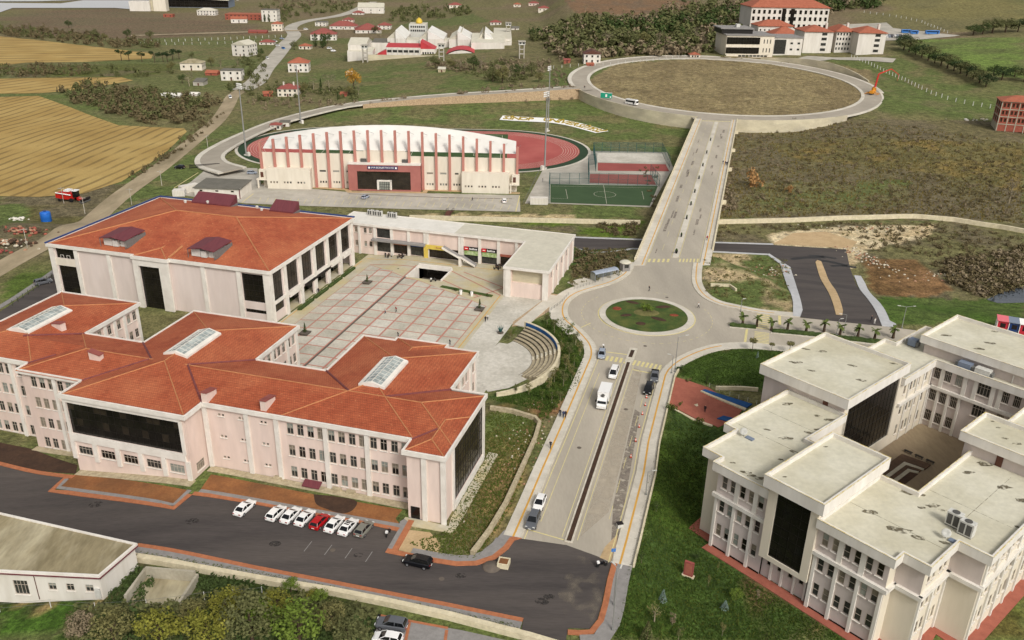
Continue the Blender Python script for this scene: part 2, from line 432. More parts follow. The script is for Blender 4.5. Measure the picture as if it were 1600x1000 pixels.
zone([(0,0),(1600,0),(1600,60),(0,60)],OL,BR,ss(.4,.65,N1))
zone(far_brown,PL,SC,ss(.4,.6,N2))
zone([(140,62),(480,52),(480,78),(300,92),(240,80),(130,72)],GR,OL,ss(.35,.65,N2))
zone([(880,0),(1090,0),(1100,12),(1000,24),(900,20)],lc(126,96,70),PL,ss(.4,.7,N2))
zone([(470,5),(560,0),(700,0),(690,14),(560,20)],OL,BR,ss(.4,.7,N1))
zone([(615,40),(740,22),(770,34),(660,44)],GR)
zone([(550,98),(800,95),(860,120),(880,150),(560,165),(540,150)],GR,OL,ss(.35,.6,N2))
zone([(860,112),(990,96),(920,118),(893,140),(865,148)],GR)
zone([(1400,62),(1600,58),(1600,125),(1530,112),(1430,82)],lc(104,126,58),GR,ss(.4,.7,N2))
zone([(1380,0),(1600,0),(1600,45),(1500,50),(1400,30)],OL,lc(122,116,70),ss(.35,.65,N1))
zone([(1270,90),(1340,92),(1460,145),(1440,150),(1375,115)],GR)
zone([(1340,90),(1400,88),(1530,135),(1520,142),(1440,142)],OL,GR,ss(.35,.6,N2))
hill = [(928,138),(960,112),(1060,97),(1180,93),(1280,97),(1345,120),(1350,148),(1310,172),(1200,186),(1080,184),(980,168)]
zone([(900,138),(960,100),(1180,85),(1360,110),(1375,150),(1310,180),(1200,192),(1080,190),(960,172)],lc(136,122,88),lc(122,108,78),ss(.35,.65,N2))
zone([(1110,200),(1300,185),(1600,190),(1600,345),(1115,340)],lc(104,97,66),SC,ss(.3,.6,N2))
zone([(1200,225),(1330,215),(1600,225),(1600,300),(1400,262),(1240,250)],lc(104,97,62),lc(124,106,62),ss(.45,.7,N2))
zone([(1200,285),(1420,280),(1420,320),(1250,335),(1130,330)],GR,OL,ss(.3,.55,N2),.8)
zone([(1100,345),(1600,345),(1600,480),(1100,470)],SC,OL,ss(.35,.6,N2))
zone([(1195,365),(1300,355),(1460,350),(1450,372),(1350,392),(1330,420),(1300,388),(1210,385)],SN,lc(196,180,146),ss(.35,.6,N3))
zone([(1345,402),(1430,405),(1485,455),(1440,465),(1370,460)],SO,lc(106,82,52),ss(.4,.65,N2))
zone([(1370,465),(1600,470),(1600,520),(1500,500),(1390,510)],GR,lc(66,92,30),N2)
zone([(1100,395),(1230,395),(1240,500),(1110,470)],GR,SN,ss(.5,.66,N2))
zone([(1220,410),(1240,415),(1236,492),(1190,480),(1195,430)],lc(150,134,100),GR,ss(.45,.6,N3))
zone([(480,172),(900,158),(1080,195),(1060,250),(915,235),(870,205),(700,196),(520,190)],GR,OL,ss(.4,.62,N2))
zone([(810,318),(1010,318),(1000,342),(820,340)],GR,OL,ss(.45,.7,N2))
zone([(780,345),(1000,348),(985,372),(900,366)],lc(86,104,38),SC,ss(.45,.62,N2))
zone([(895,385),(985,388),(975,440),(890,450)],SC,GD,ss(.4,.6,N2))
zone([(650,335),(900,335),(900,342),(650,342)],lc(176,158,120))
zone([(960,1000),(1040,640),(1250,640),(1600,950),(1600,1000)],GD,lc(64,82,28),ss(.35,.65,N2))
zone([(1050,590),(1080,560),(1130,545),(1280,540),(1250,620),(1120,605)],lc(52,70,26),lc(66,84,32),N2)
zone([(1150,900),(1200,860),(1330,960),(1250,1000),(1180,1000)],lc(98,86,54),GD,ss(.4,.6,N2))
zone([(1440,1000),(1600,870),(1600,1000)],lc(98,92,48),lc(80,88,40),ss(.4,.6,N2))
zone([(640,820),(765,640),(850,640),(830,780),(790,860),(700,880)],OL,GR,ss(.4,.6,N2))
zone([(770,665),(842,655),(810,760),(770,830),(740,850)],lc(142,118,78),GR,ss(.45,.65,N2),.8)
zone([(760,612),(860,600),(905,560),(890,640),(850,655),(770,630)],GD,lc(126,96,66),ss(.5,.68,N2))
zone([(825,505),(880,495),(915,545),(905,600),(860,640),(830,610)],GD,lc(62,80,30),N2)
zone([(0,870),(500,880),(600,960),(580,1000),(0,1000)],lc(58,70,30),SC,ss(.4,.62,N2))
zone([(0,950),(110,945),(110,1000),(0,1000)],lc(66,92,32))
zone([(0,930),(160,935),(170,948),(0,944)],lc(152,130,88))
zone([(0,310),(205,285),(180,320),(60,400),(0,410)],lc(96,90,54),SC,ss(.35,.6,N2))
zone([(0,318),(40,318),(40,345),(0,350)],GR)
zone([(0,440),(85,390),(95,420),(0,490)],lc(82,98,42),OL,ss(.4,.7,N2))
zone([(180,320),(330,215),(340,235),(290,280),(255,305)],GR,OL,ss(.45,.65,N2))
zone([(0,102),(270,100),(260,122),(0,122)],lc(84,92,42),SC,ss(.45,.65,N2))
zone([(205,120),(360,110),(360,140),(240,150)],GR,OL,N2)
zone([(600,860),(650,800),(680,830),(660,860),(700,870),(640,878)],SN,GR,ss(.5,.7,N3))
_t = (.22 * ss(480,820,Y) * (.5 + N1))[...,None]; col = col * (1 - _t) + _t * BR * .85
col = col * (.82 + .36 * fbm(X,Y,3.2,21)[...,None])
nx,ny = len(gx),len(gy)
idx = np.arange(nx * ny).reshape(ny,nx)
faces = np.stack([idx[:-1,:-1],idx[:-1,1:],idx[1:,1:],idx[1:,:-1]],-1).reshape(-1,4)
# the underpass ramp below the plaza is a real pit: leave it out of the sheet
U = (X - LFO[0]) * math.cos(A155) + (Y - LFO[1]) * math.sin(A155); V = -(X - LFO[0]) * math.sin(A155) + (Y - LFO[1]) * math.cos(A155)
pit = (U > -52.5) & (U < -37.5) & (V > 102.5) & (V < 120)
keep = ~(pit.reshape(-1)[faces].any(1))
gm = bpy.data.meshes.new('ground')
gm.from_pydata(np.stack([X,Y,Z],-1).reshape(-1,3).tolist(),[],faces[keep].tolist())
ca = gm.color_attributes.new('cover','FLOAT_COLOR','POINT')
ca.data.foreach_set('color',np.concatenate([col,np.ones(col.shape[:2] + (1,))],-1).astype(np.float32).reshape(-1))
gm.polygons.foreach_set('use_smooth',[True] * len(gm.polygons))
mg = bpy.data.materials.new('groundcover'); mg.use_nodes = True; nt = mg.node_tree; b = nt.nodes['Principled BSDF']
b.inputs['Roughness'].default_value = .95; b.inputs['Specular IOR Level'].default_value = .15
at_ = nt.nodes.new('ShaderNodeAttribute'); at_.attribute_name = 'cover'
gp = nt.nodes.new('ShaderNodeNewGeometry')
cur = at_.outputs['Color']
for sc_,am in ((.35,.35),(1.6,.4),(6,.3)):
    n = nt.nodes.new('ShaderNodeTexNoise'); n.inputs['Scale'].default_value = sc_; n.inputs['Detail'].default_value = 5; nt.links.new(gp.outputs['Position'],n.inputs['Vector'])
    r = nt.nodes.new('ShaderNodeMapRange'); r.inputs[1].default_value = .32; r.inputs[2].default_value = .68; r.inputs[3].default_value = 1 - am; r.inputs[4].default_value = 1 + am
    x = nt.nodes.new('ShaderNodeMix'); x.data_type = 'RGBA'; x.blend_type = 'MULTIPLY'; x.inputs[0].default_value = 1
    nt.links.new(n.outputs['Fac'],r.inputs[0]); nt.links.new(cur,x.inputs[6]); nt.links.new(r.outputs[0],x.inputs[7]); cur = x.outputs[2]
nt.links.new(cur,b.inputs['Base Color'])
n = nt.nodes.new('ShaderNodeTexNoise'); n.inputs['Scale'].default_value = 1.5; n.inputs['Detail'].default_value = 8; nt.links.new(gp.outputs['Position'],n.inputs['Vector'])
bp = nt.nodes.new('ShaderNodeBump'); bp.inputs['Strength'].default_value = .8; bp.inputs['Distance'].default_value = .5
nt.links.new(n.outputs['Fac'],bp.inputs['Height']); nt.links.new(bp.outputs[0],b.inputs['Normal'])
gm.materials.append(mg)
tag(ob('ground',gm),kind='structure')
def Zg(x,y):                                    # height of the finished ground sheet (hills included)
    i = int(np.clip(np.searchsorted(gx,x) - 1,0,nx - 2)); j = int(np.clip(np.searchsorted(gy,y) - 1,0,ny - 2))
    a = (x - gx[i]) / (gx[i + 1] - gx[i]); c = (y - gy[j]) / (gy[j + 1] - gy[j])
    return float((Z[j,i] * (1 - a) + Z[j,i + 1] * a) * (1 - c) + (Z[j + 1,i] * (1 - a) + Z[j + 1,i + 1] * a) * c)
def at(px,py,dz=0.0):
    r = ray(px,py); tm = 22.0 if r[2] > -60 else 2.5 * abs(CAM_H / r[2])
    ts = np.linspace(.05 * abs(CAM_H / r[2]),2.2 * abs(CAM_H / min(r[2],-60)),500)
    X_,Y_ = r[0] * ts,r[1] * ts
    I = np.clip(np.searchsorted(gx,X_) - 1,0,nx - 2); J = np.clip(np.searchsorted(gy,Y_) - 1,0,ny - 2)
    k = int(np.argmax(CAM_H + r[2] * ts < Z[J,I]))
    a,c = ts[max(k - 1,0)],ts[min(k + 1,499)]
    for _ in range(28):
        m = (a + c) / 2
        if CAM_H + r[2] * m < Zg(r[0] * m,r[1] * m): c = m
        else: a = m
    return Vector((r[0] * a,r[1] * a,CAM_H + r[2] * a + dz))
def W(pts): return [tuple(at(*p)[:2]) for p in pts]

# ------------------------------------------------------------------ draped sheets and strips
def drape(name,pts,m,dz=.06,h=0.0,cell=4.0,kind='structure',parent=None,zf=None):
    """a sheet over the ground along an outline (world x, y); h > 0 gives it a kerb of that height"""
    zf = zf or Zg
    bm = bmesh.new(); vs_ = [bm.verts.new((p[0],p[1],0)) for p in pts]; bm.faces.new(vs_)
    bmesh.ops.triangulate(bm,faces=bm.faces[:])
    if cell:
        for ax in (0,1):
            lo = min(p[ax] for p in pts); hi = max(p[ax] for p in pts); v = math.floor(lo / cell) * cell + cell
            while v < hi:
                co = [0,0,0]; no = [0,0,0]; co[ax] = v; no[ax] = 1
                bmesh.ops.bisect_plane(bm,geom=bm.verts[:] + bm.edges[:] + bm.faces[:],plane_co=co,plane_no=no); v += cell
    for v in bm.verts: v.co.z = zf(v.co.x,v.co.y) + dz
    bm.normal_update()
    if bm.faces and sum(f.normal.z for f in bm.faces) < 0: bmesh.ops.reverse_faces(bm,faces=bm.faces[:])
    if h:
        be = [e for e in bm.edges if e.is_boundary]
        r = bmesh.ops.extrude_edge_only(bm,edges=be)
        for g in r['geom']:
            if isinstance(g,bmesh.types.BMVert): g.co.z -= h
    me = bpy.data.meshes.new(name); bm.to_mesh(me); bm.free(); me.materials.append(m)
    o = ob(name,me,parent)
    if kind and not parent: o['kind'] = kind
    return o
def smooth(pts,n=6):
    P = [np.array(p,float) for p in pts]; out = []
    P = [2 * P[0] - P[1]] + P + [2 * P[-1] - P[-2]]
    for i in range(1,len(P) - 2):
        for k in range(n):
            t = k / n; a,b_,c,d = P[i - 1],P[i],P[i + 1],P[i + 2]
            out.append(.5 * ((2 * b_) + (c - a) * t + (2 * a - 5 * b_ + 4 * c - d) * t * t + (3 * b_ - a - 3 * c + d) * t ** 3))
    return out + [P[-2]]
def dense(pts,st=3.0):
    out = [np.array(pts[0][:2],float)]
    for a,c in zip(pts[:-1],pts[1:]):
        a = np.array(a[:2],float); c = np.array(c[:2],float); n = max(1,int(np.linalg.norm(c - a) / st))
        out += [a + (c - a) * (k + 1) / n for k in range(n)]
    return out
def normals(P):
    N = []
    for i in range(len(P)):
        d = P[min(i + 1,len(P) - 1)] - P[max(i - 1,0)]; d = d / (np.linalg.norm(d) + 1e-9); N.append(np.array([-d[1],d[0]]))
    return N
def strip(name,pts,a,b_,m,dz=.06,h=0.0,kind='structure',parent=None,zf=None,st=3.0,mb=None,na=2):
    """ribbon along a line between the sideways offsets a < b_ (left of the line is positive)"""
    zf = zf or Zg; P = dense(pts,st); N = normals(P); q = mb or MB(); k = len(q.v); n = na
    for p,nn in zip(P,N):
        for j in range(n):
            e = p + nn * (a + (b_ - a) * j / (n - 1)); q.v.append((e[0],e[1],zf(e[0],e[1]) + dz))
    for i in range(len(P) - 1):
        for j in range(n - 1):
            s0 = k + i * n + j; q.f.append((s0 + 1,s0,s0 + n,s0 + n + 1))
    if h:
        for off in (a,b_):
            kk = len(q.v)
            for p,nn in zip(P,N):
                e = p + nn * off; z = zf(e[0],e[1]) + dz; q.v += [(e[0],e[1],z),(e[0],e[1],z - h)]
            for i in range(len(P) - 1): q.f.append((kk + 2 * i,kk + 2 * i + 1,kk + 2 * i + 3,kk + 2 * i + 2))
        for i in (0,len(P) - 1):
            kk = len(q.v); e0 = P[i] + N[i] * a; e1 = P[i] + N[i] * b_
            for e in (e0,e1):
                z = zf(e[0],e[1]) + dz; q.v += [(e[0],e[1],z),(e[0],e[1],z - h)]
            q.f.append((kk,kk + 1,kk + 3,kk + 2))
    if mb: return q
    o = q.build(name,m,parent)
    if kind and not parent: o['kind'] = kind
    return o
def wallstrip(q,pts,w,z0f,z1f,st=3.0):
    """upright wall along a line; z0f / z1f give foot and top"""
    P = dense(pts,st); N = normals(P); k = len(q.v)
    for p,nn in zip(P,N):
        for o_,zf in ((-w / 2,z0f),(-w / 2,z1f),(w / 2,z1f),(w / 2,z0f)):
            e = p + nn * o_; q.v.append((e[0],e[1],zf(p[0],p[1])))
    for i in range(len(P) - 1):
        for j in range(3):
            a = k + 4 * i + j; q.f.append((a,a + 4,a + 5,a + 1))
    n = len(P) - 1
    q.f += [(k,k + 1,k + 2,k + 3),(k + 4 * n + 3,k + 4 * n + 2,k + 4 * n + 1,k + 4 * n)]
    return q
# ------------------------------------------------------------------ roads, kerbs, pavements
left_kerb = [(815,842),(837,790),(859,736),(888,668),(926,576),(933,557),(931,541),(921,527),(906,512),(891,499),(887,485),(892,471),(907,460),(931,452),(960,443),(980,432),(988,423),(993,411)]
right_kerb_n = [(1083,411),(1081,426),(1081,440),(1087,454),(1099,466),(1120,476),(1150,483),(1180,489),(1210,493),(1250,496.5)]
right_kerb_s = [(955,880),(966,842),(994,738),(1002,690),(1030,586),(1037,575),(1053,562),(1080,549),(1105,541),(1130,537),(1170,536),(1236,542),(1300,550),(1400,565)]
LK = [np.array(p) for p in W(left_kerb)]; RN = [np.array(p) for p in W(right_kerb_n)]; RS = [np.array(p) for p in W(right_kerb_s)]
LKs = LK[:4] + smooth(LK[4:],4); RNs = RN[:1] + smooth(RN[1:],4); RSs = RS[:4] + smooth(RS[4:],4)
mouth = W([(1378,510),(1400,512.5),(1480,523),(1600,540),(1640,590)])
drape('avenue',LKs + RNs + mouth + RSs[::-1] + W([(932,869),(885,852)]),M['concrete'],.06)
strip('pavement_west',LKs,.25,3.1,M['sidewalk'],.2,.3)
strip('pavement_west_kerb',LKs,0,.25,M['kerb'],.22,.3)
strip('tactile_strip_west',LKs,1.25,1.6,M['tactile'],.206)
strip('pavement_north',RNs,.25,2.9,M['sidewalk'],.2,.3)
strip('pavement_north_kerb',RNs,0,.25,M['kerb'],.22,.3)
strip('tactile_strip_north',RNs[:30],1.1,1.4,M['tactile'],.206)
strip('pavement_east',RSs,-3.3,-.25,M['sidewalk'],.2,.4)
strip('pavement_east_kerb',RSs,-.25,0,M['kerb'],.22,.3)
strip('tactile_strip_east',RSs[:24],-1.55,-1.2,M['tactile'],.206)
# wide paved corner behind the bus shelter, worn strip along the right carriageway
strip('bus_stop_pavement',LKs[18:40],3.1,4.9,M['sidewalk'],.17,.4)
strip('bus_shelter_pavement',LKs[38:52],3.1,8.5,M['sidewalk'],.18,.5)
tag(wallstrip(MB(),[p - n * 3.55 for p,n in zip(dense(RSs[:9],3),normals(dense(RSs[:9],3)))],.3,lambda x,y: Zg(x,y) - 2.5,lambda x,y: .75).build('low_wall',M['capstone']),'low pale parapet wall between the avenue pavement and the dark lawn','wall')
drape('patched_strip',W([(992,640),(1000,645),(985,735),(966,842),(958,862),(955,845),(958,790),(972,725)]),M['asphaltold'],.066)
drape('sandy_puddle',W([(965,835),(962,862),(955,878),(937,872),(945,855)]),M['sand'],.068)

# median of the avenue, as a planted strip between kerbs
MA,MBm = np.array(at(888,848)[:2]),np.array(at(982,567)[:2])
strip('median_kerb',[MA,MBm],-.7,.7,M['kerb'],.2,.2)
strip('median_soil',[MA + (MBm - MA) * .004,MBm],-.38,.38,M['darksoil'],.21)
M2,M3 = np.array(at(984.5,559)[:2]),np.array(at(989,548)[:2])
strip('median_tip_kerb',[MBm,M3 + (M3 - M2) * .3],-.95,.95,M['kerb'],.19,.2)
strip('median_tip_soil',[M2,M3],-.45,.45,M['darksoil'],.2)
mk('dust',(190,178,158),(182,170,150),.3,.95,stretch=(1,.25,1,.3),fine=(2,.06)); ragged(M['dust'],.3,.22,.85)
adir = (MBm - MA) / np.linalg.norm(MBm - MA); anr = np.array([adir[1],-adir[0]])      # along the avenue, and to its right
alen = np.linalg.norm(MBm - MA)
def AVp(s,t): p = MA + adir * s + anr * t; return p
mk_ = MB()
drape('dusty_lane',[AVp(2,1.6),AVp(10,5.0),AVp(alen * .45,4.6),AVp(alen * .95,3.6),AVp(alen * .97,1.6)],M['dust'],.064)
for t in (-1.3,1.3): strip('',[AVp(1,t),AVp(alen - 1,t)],-.06,.06,None,.07,mb=mk_)
for pts,o in ((LKs[:9],-.45),(RSs[:9],.45)): strip('',pts,o - .08,o + .08,None,.07,mb=mk_)
strip('',W([(829,829),(881,844)]),-.12,.12,None,.07,mb=mk_)
strip('',W([(934,548.5),(981,554.5)]),-.2,.2,None,.07,mb=mk_)
strip('',W([(987,577.5),(1029,586)]),-.2,.2,None,.07,mb=mk_)
strip('',W([(908,512),(923,505)]),-.15,.15,None,.07,mb=mk_)
strip('',W([(1167,515),(1164,535.5)]),-.3,.3,None,.07,mb=mk_)
strip('',W([(1218,492.5),(1218.5,508)]),-.35,.35,None,.07,mb=mk_)
mk_.build('lane_markings',M['paint'])['kind'] = 'structure'
mk_ = MB()
for s in np.arange(4,alen - 8,1.0):
    if int(s / 4) % 3 < 3: strip('',[AVp(s,-5.6),AVp(s + 1.0,-5.6)],-.06,.06,None,.068,mb=mk_)
    if int(s / 4) % 2 == 0: strip('',[AVp(s,5.4),AVp(s + 1.0,5.4)],-.05,.05,None,.068,mb=mk_)
RO = at(1010,493.5); RO = np.array(RO[:2])
for a0 in np.arange(0,360,7.0):
    if 20 < a0 % 360 < 60 or 75 < a0 < 130: continue
    strip('',[RO + 17.0 * np.array([math.cos(math.radians(a0 + k)),math.sin(math.radians(a0 + k))]) for k in (0,1.7,3.4)],-.06,.06,None,.069,st=2,mb=mk_)
mk_.build('centre_line_dashes',M['paint'])['kind'] = 'structure'
def zebra(name,a,b_,n,ln,label=None,w=.42):
    t = tag(ob(name,None),kind='structure')
    a,b_ = np.array(a),np.array(b_); d = (b_ - a) / np.linalg.norm(b_ - a); nn = np.array([-d[1],d[0]])
    for i in range(n):
        c = a + (b_ - a) * (i + .5) / n; q = MB()
        strip('',[c - nn * ln / 2,c + nn * ln / 2],-np.linalg.norm(b_ - a) / n * w / 2,np.linalg.norm(b_ - a) / n * w / 2,None,.075,mb=q)
        q.build('stripe',M['paint'],t)
    return t
zebra('crossing_south_west',*W([(945,559.5),(981,565)]),5,2.6,w=.55)
zebra('crossing_south_east',*W([(988,566.5),(1034,575)]),7,2.6,w=.55)
zebra('crossing_east_far',*W([(1193,491),(1191,515)]),8,3.4,w=.5)
zebra('crossing_east_near',*W([(1190.5,519),(1190,537)]),8,3.6,w=.5)

# roundabout island
def disc(name,c,r,m,dz,h=0,n=56,parent=None,rin=None,kind='structure',zf=None):
    q = MB(); zf = zf or Zg; k0 = 0
    ring = lambda rr,dd: [(c[0] + rr * math.cos(2 * math.pi * i / n),c[1] + rr * math.sin(2 * math.pi * i / n)) for i in range(n)]
    pts = ring(r,0)
    if rin:
        a = ring(rin,0)
        for i in range(n):
            j = (i + 1) % n; q.poly([(p[0],p[1],zf(*p) + dz) for p in (pts[i],pts[j],a[j],a[i])])
    else: q.poly([(p[0],p[1],zf(*p) + dz) for p in pts])
    if h:
        for i in range(n):
            j = (i + 1) % n; q.poly([(pts[i][0],pts[i][1],zf(*pts[i]) + dz - h),(pts[j][0],pts[j][1],zf(*pts[j]) + dz - h),(pts[j][0],pts[j][1],zf(*pts[j]) + dz),(pts[i][0],pts[i][1],zf(*pts[i]) + dz)])
    o = q.build(name,m,parent)
    if kind and not parent: o['kind'] = kind
    return o
disc('roundabout_kerb',RO,12.4,M['sidewalk'],.24,.3)
disc('roundabout_yellow_edge',RO,12.75,M['paint'],.072,rin=12.45)
mk('island',(64,84,34),(52,70,28),.5,.95,c3=(92,96,46),scale3=.2,fine=(3,.2),bump=.4)
disc('roundabout_lawn',RO,10.7,M['island'],.28)
BW = lambda px,py: np.array(at(px,py)[:2])
for i,(px,py,rx,ry,mm,an) in enumerate([(964,483.5,1.2,1.2,'leafred',0),(1036,481,2.2,.9,'darksoil',.2),(1053,494,1.2,.8,'leafred',0),(1001,507,1.3,1.0,'darksoil',0),(978,494,1.6,.8,'darksoil',.3),(1029,500,2.2,.9,'darksoil',-.6),(988,474,1.9,.8,'darksoil',-.5),(1010,490,3.4,2.4,'leafolive',0)]):
    p = BW(px,py); q = MB(); n = 18
    for k in range(n):
        a,c = 2 * math.pi * k / n,2 * math.pi * (k + 1) / n
        f = lambda t,s: (p[0] + s * (rx * math.cos(t) * math.cos(an) - ry * math.sin(t) * math.sin(an)),p[1] + s * (rx * math.cos(t) * math.sin(an) + ry * math.sin(t) * math.cos(an)))
        q.poly([f(a,1) + (.29,),f(c,1) + (.29,),f(c,.8) + (.42,),f(a,.8) + (.42,)]); q.poly([f(a,.8) + (.42,),f(c,.8) + (.42,),(p[0],p[1],.5)])
    q.build('flower_bed',M[mm])['kind'] = 'structure'

# ---------------------------------------------------------------- the raised road (bridge) up to the ring on the hill
BL0,BL1 = np.array([36.3,245.5]),np.array([99.6,482.0]); BR0,BR1 = np.array([60.0,247.0]),np.array([122.4,481.0])
def BRp(s,t): return (BL0 + (BL1 - BL0) * s) * (1 - t) + (BR0 + (BR1 - BR0) * s) * t
def bz(s): return .06 + .3 * s
br = tag(ob('raised_road',None),kind='structure')
def deck(name,t0,t1,dz,m,s0=0.,s1=1.,th=0.0,n=24):
    q = MB()
    for i in range(n):
        a,c = s0 + (s1 - s0) * i / n,s0 + (s1 - s0) * (i + 1) / n
        P = [BRp(a,t0),BRp(a,t1),BRp(c,t1),BRp(c,t0)]; zz = [bz(a) + dz,bz(a) + dz,bz(c) + dz,bz(c) + dz]
        q.poly([(p[0],p[1],z) for p,z in zip(P,zz)])
        if th:
            for i0,i1 in ((0,3),(1,2)):
                q.poly([(P[i0][0],P[i0][1],zz[i0]),(P[i1][0],P[i1][1],zz[i1]),(P[i1][0],P[i1][1],zz[i1] - th),(P[i0][0],P[i0][1],zz[i0] - th)])
            if i in (0,n - 1):
                k = (0,1) if i == 0 else (3,2)
                q.poly([(P[k[0]][0],P[k[0]][1],zz[k[0]]),(P[k[1]][0],P[k[1]][1],zz[k[1]]),(P[k[1]][0],P[k[1]][1],zz[k[1]] - th),(P[k[0]][0],P[k[0]][1],zz[k[0]] - th)])
    return q.build(name,m,br)
deck('deck',.0,1.,0,M['concrete'],th=.9)
for s0,s1 in ((0,.135),(.21,1.0)):
    q = MB(); n = 20
    for tt in (.012,.988):
        for i in range(n):
            a,c = s0 + (s1 - s0) * i / n,s0 + (s1 - s0) * (i + 1) / n; P0,P1 = BRp(a,tt),BRp(c,tt)
            q.poly([(P0[0],P0[1],-8),(P1[0],P1[1],-8),(P1[0],P1[1],bz(c) - .5),(P0[0],P0[1],bz(a) - .5)])
    for s in (s0,s1):
        P0,P1 = BRp(s,.012),BRp(s,.988); q.poly([(P0[0],P0[1],-8),(P1[0],P1[1],-8),(P1[0],P1[1],bz(s) - .5),(P0[0],P0[1],bz(s) - .5)])
    q.build('abutment_wall',M['concwall'],br)
deck('footway',.0,.15,.16,M['sidewalk'],th=.3); deck('footway',.865,1.0,.16,M['sidewalk'],th=.3)
deck('parapet',-.012,.012,.75,M['capstone'],.02,1,.9); deck('parapet',.988,1.012,.75,M['capstone'],.06,1,.9)
deck('tactile_strip',.108,.122,.166,M['tactile']); deck('tactile_strip',.905,.92,.166,M['tactile'])
deck('edge_line',.158,.163,.01,M['paint']); deck('edge_line',.845,.85,.01,M['paint'])
deck('median',.475,.56,.18,M['sidewalk'],.03,.97,.2)
deck('edge_line',.462,.468,.01,M['paint'],.03,.97); deck('edge_line',.567,.573,.01,M['paint'],.03,.97)
for i in range(16): deck('lane_dash',.31,.314,.01,M['paint'],.06 + i * .058,.085 + i * .058,n=2)
random.seed(5)
for i in range(26):                               # tar patches on the worn deck
    s,t = random.uniform(.04,.85),random.choice([random.uniform(.22,.3),random.uniform(.66,.72)]); deck('tar_patch',t,t + random.uniform(.012,.05),.006 + i * .0004,M['asphaltold'],s,s + random.uniform(.012,.04),n=2)
for s,t0,t1,n_ in ((.012,.16,.47,5),(.012,.57,.85,6)):
    for i in range(n_):
        a = t0 + (t1 - t0) * (i + .2) / n_; deck('crossing_stripe',a,a + (t1 - t0) / n_ * .5,.012,M['paint'],s,s + .013,n=1)
for i in range(20):
    a = .16 + .69 * i / 20; deck('crossing_stripe',a,a + .018,.012,M['paint'],.975,.988,n=1)
for s in (.30,.52,.68,.86):
    P0 = BRp(s,1.03); MB().obox(P0,(1.6,1.2),.26,bz(s) - .9,bz(s) + .55).build('lamp_bracket',M['capstone'],br)
for i in range(9):                                # black planters standing on the bridge median
    s = [.045,.115,.20,.275,.35,.44,.535,.64,.76][i]; p = BRp(s,.515); r = .42 if i == 0 else .3
    t = thing('planter',f'black round planter on the bridge median, {ordn(i)} from the roundabout','planter',(p[0],p[1],bz(s) + .18),0,'planters on the bridge median')
    MB().lathe([(r * .7,0),(r,.5),(r * 1.1,.95),(r * .9,.95)],10).build('pot',M['black'],t,True)
    MB().lathe([(r * .85,.9),(r * .95,1.25),(r * .4,1.6)],8).build('shrub',M['leafdark'],t)

# underpass road and the new black junction
drape('underpass_road',W([(880,371),(900,372),(994,376),(1112,380),(1208,383),(1322,390),(1328,419),(1352,462),(1378,510),(1310,503),(1250,496),(1254,485),(1245,452),(1235,419),(1218,405),(1200,397),(1112,392),(988,387),(900,384),(880,383)]),M['asphalt'],.09,cell=3)
strip('underpass_kerb_far',W([(870,370),(994,374.5),(1112,379),(1208,382)]),-.5,.5,M['newpave'],.2,.3)
strip('underpass_kerb_near',W([(870,385),(988,389),(1112,393.5),(1200,398)]),-.5,.5,M['newpave'],.2,.3)
drape('new_pavement_west',W([(1202,397),(1235,418),(1245,451),(1254,485),(1250,496),(1239,495),(1239,473),(1229,445),(1219,413),(1198,398)]),M['newpave'],.22,.3,cell=3)
drape('new_pavement_east',W([(1334,431),(1345,432),(1352,444),(1390,502),(1400,507),(1400,512),(1378,510),(1360,474),(1338,440)]),M['newpave'],.22,.3,cell=3)
drape('sand_median',W([(1277,407),(1283,409),(1290,426),(1305,453),(1317,486),(1316,493),(1306,492),(1293,455),(1278,424),(1274,410)]),M['sand'],.2,.25,cell=3)
drape('sand_track',W([(1208,381),(1240,364),(1290,362),(1340,378),(1326,391),(1322,388)]),M['sand'],.05,cell=4)
random.seed(3)
t = tag(ob('wet_tar_marks',None),kind='structure')
for (px,py,L,w,an) in ((1262,404,12,2.0,.2),(1285,402,9,1.6,-.3),(1300,411,10,2,-.5),(1318,417,8,1.6,-.1)):
    p = BW(px,py); q = MB(); d = np.array([math.cos(an),math.sin(an)]); strip('',[p - d * L / 2,p - d * 1 + np.array([0,.8]),p + d * L / 2],-w / 2,w / 2,None,.1 ,mb=q); q.build('mark',M['mullion'],t)

# ---------------------------------------------------------------- black front road, beds and its pavements
front_top = [(-60,712),(0,727),(75,744),(100,747),(75,769),(170,782),(272,797),(300,774),(400,789),(500,808),(580,821),(621,831),(602,864),(635,871),(680,880),(712,885),(745,884),(775,874),(795,858),(804,845),(815,842),(885,852),(932,869),(955,880),(948,905),(940,945),(933,968),(921,983),(888,982),(884,1000),(876,1060)]
front_bot = [(800,1060),(812,1000),(818,967),(700,943),(500,904),(400,885),(217,850),(0,808),(-60,795)]
drape('front_road',W(front_top + front_bot),M['asphalt'],.062)
def pave(name,pts,a,b_,m,dz,h=.15): return strip(name,W(pts),a,b_,M[m],dz,h)
pave('front_kerb_orange',front_bot[2:7],0,.8,'orange',.19)
pave('front_footway_grey',front_bot[2:7],.8,2.3,'greypave',.18,.3)
pave('front_footway_edge',front_bot[2:7],2.3,2.6,'capstone',.3,.4)
pave('bed_kerb_orange',front_top[3:8],0,1.0,'orange',.19)
pave('bed_kerb_grey',[(104,750),(91,763.5),(170,774),(272,790),(297,767)],-.3,.5,'greypave',.2)
pave('bay_kerb_orange',front_top[7:12],0,.9,'orange',.192)
pave('bay_kerb_grey',[(312,768),(400,782.5),(500,801),(580,815),(626,823)],-.4,.5,'greypave',.2)
drape('bay_end_pavement',W([(621,831),(602,864),(612,866),(640,818),(632,812),(625,816)]),M['greypave'],.18,.2)
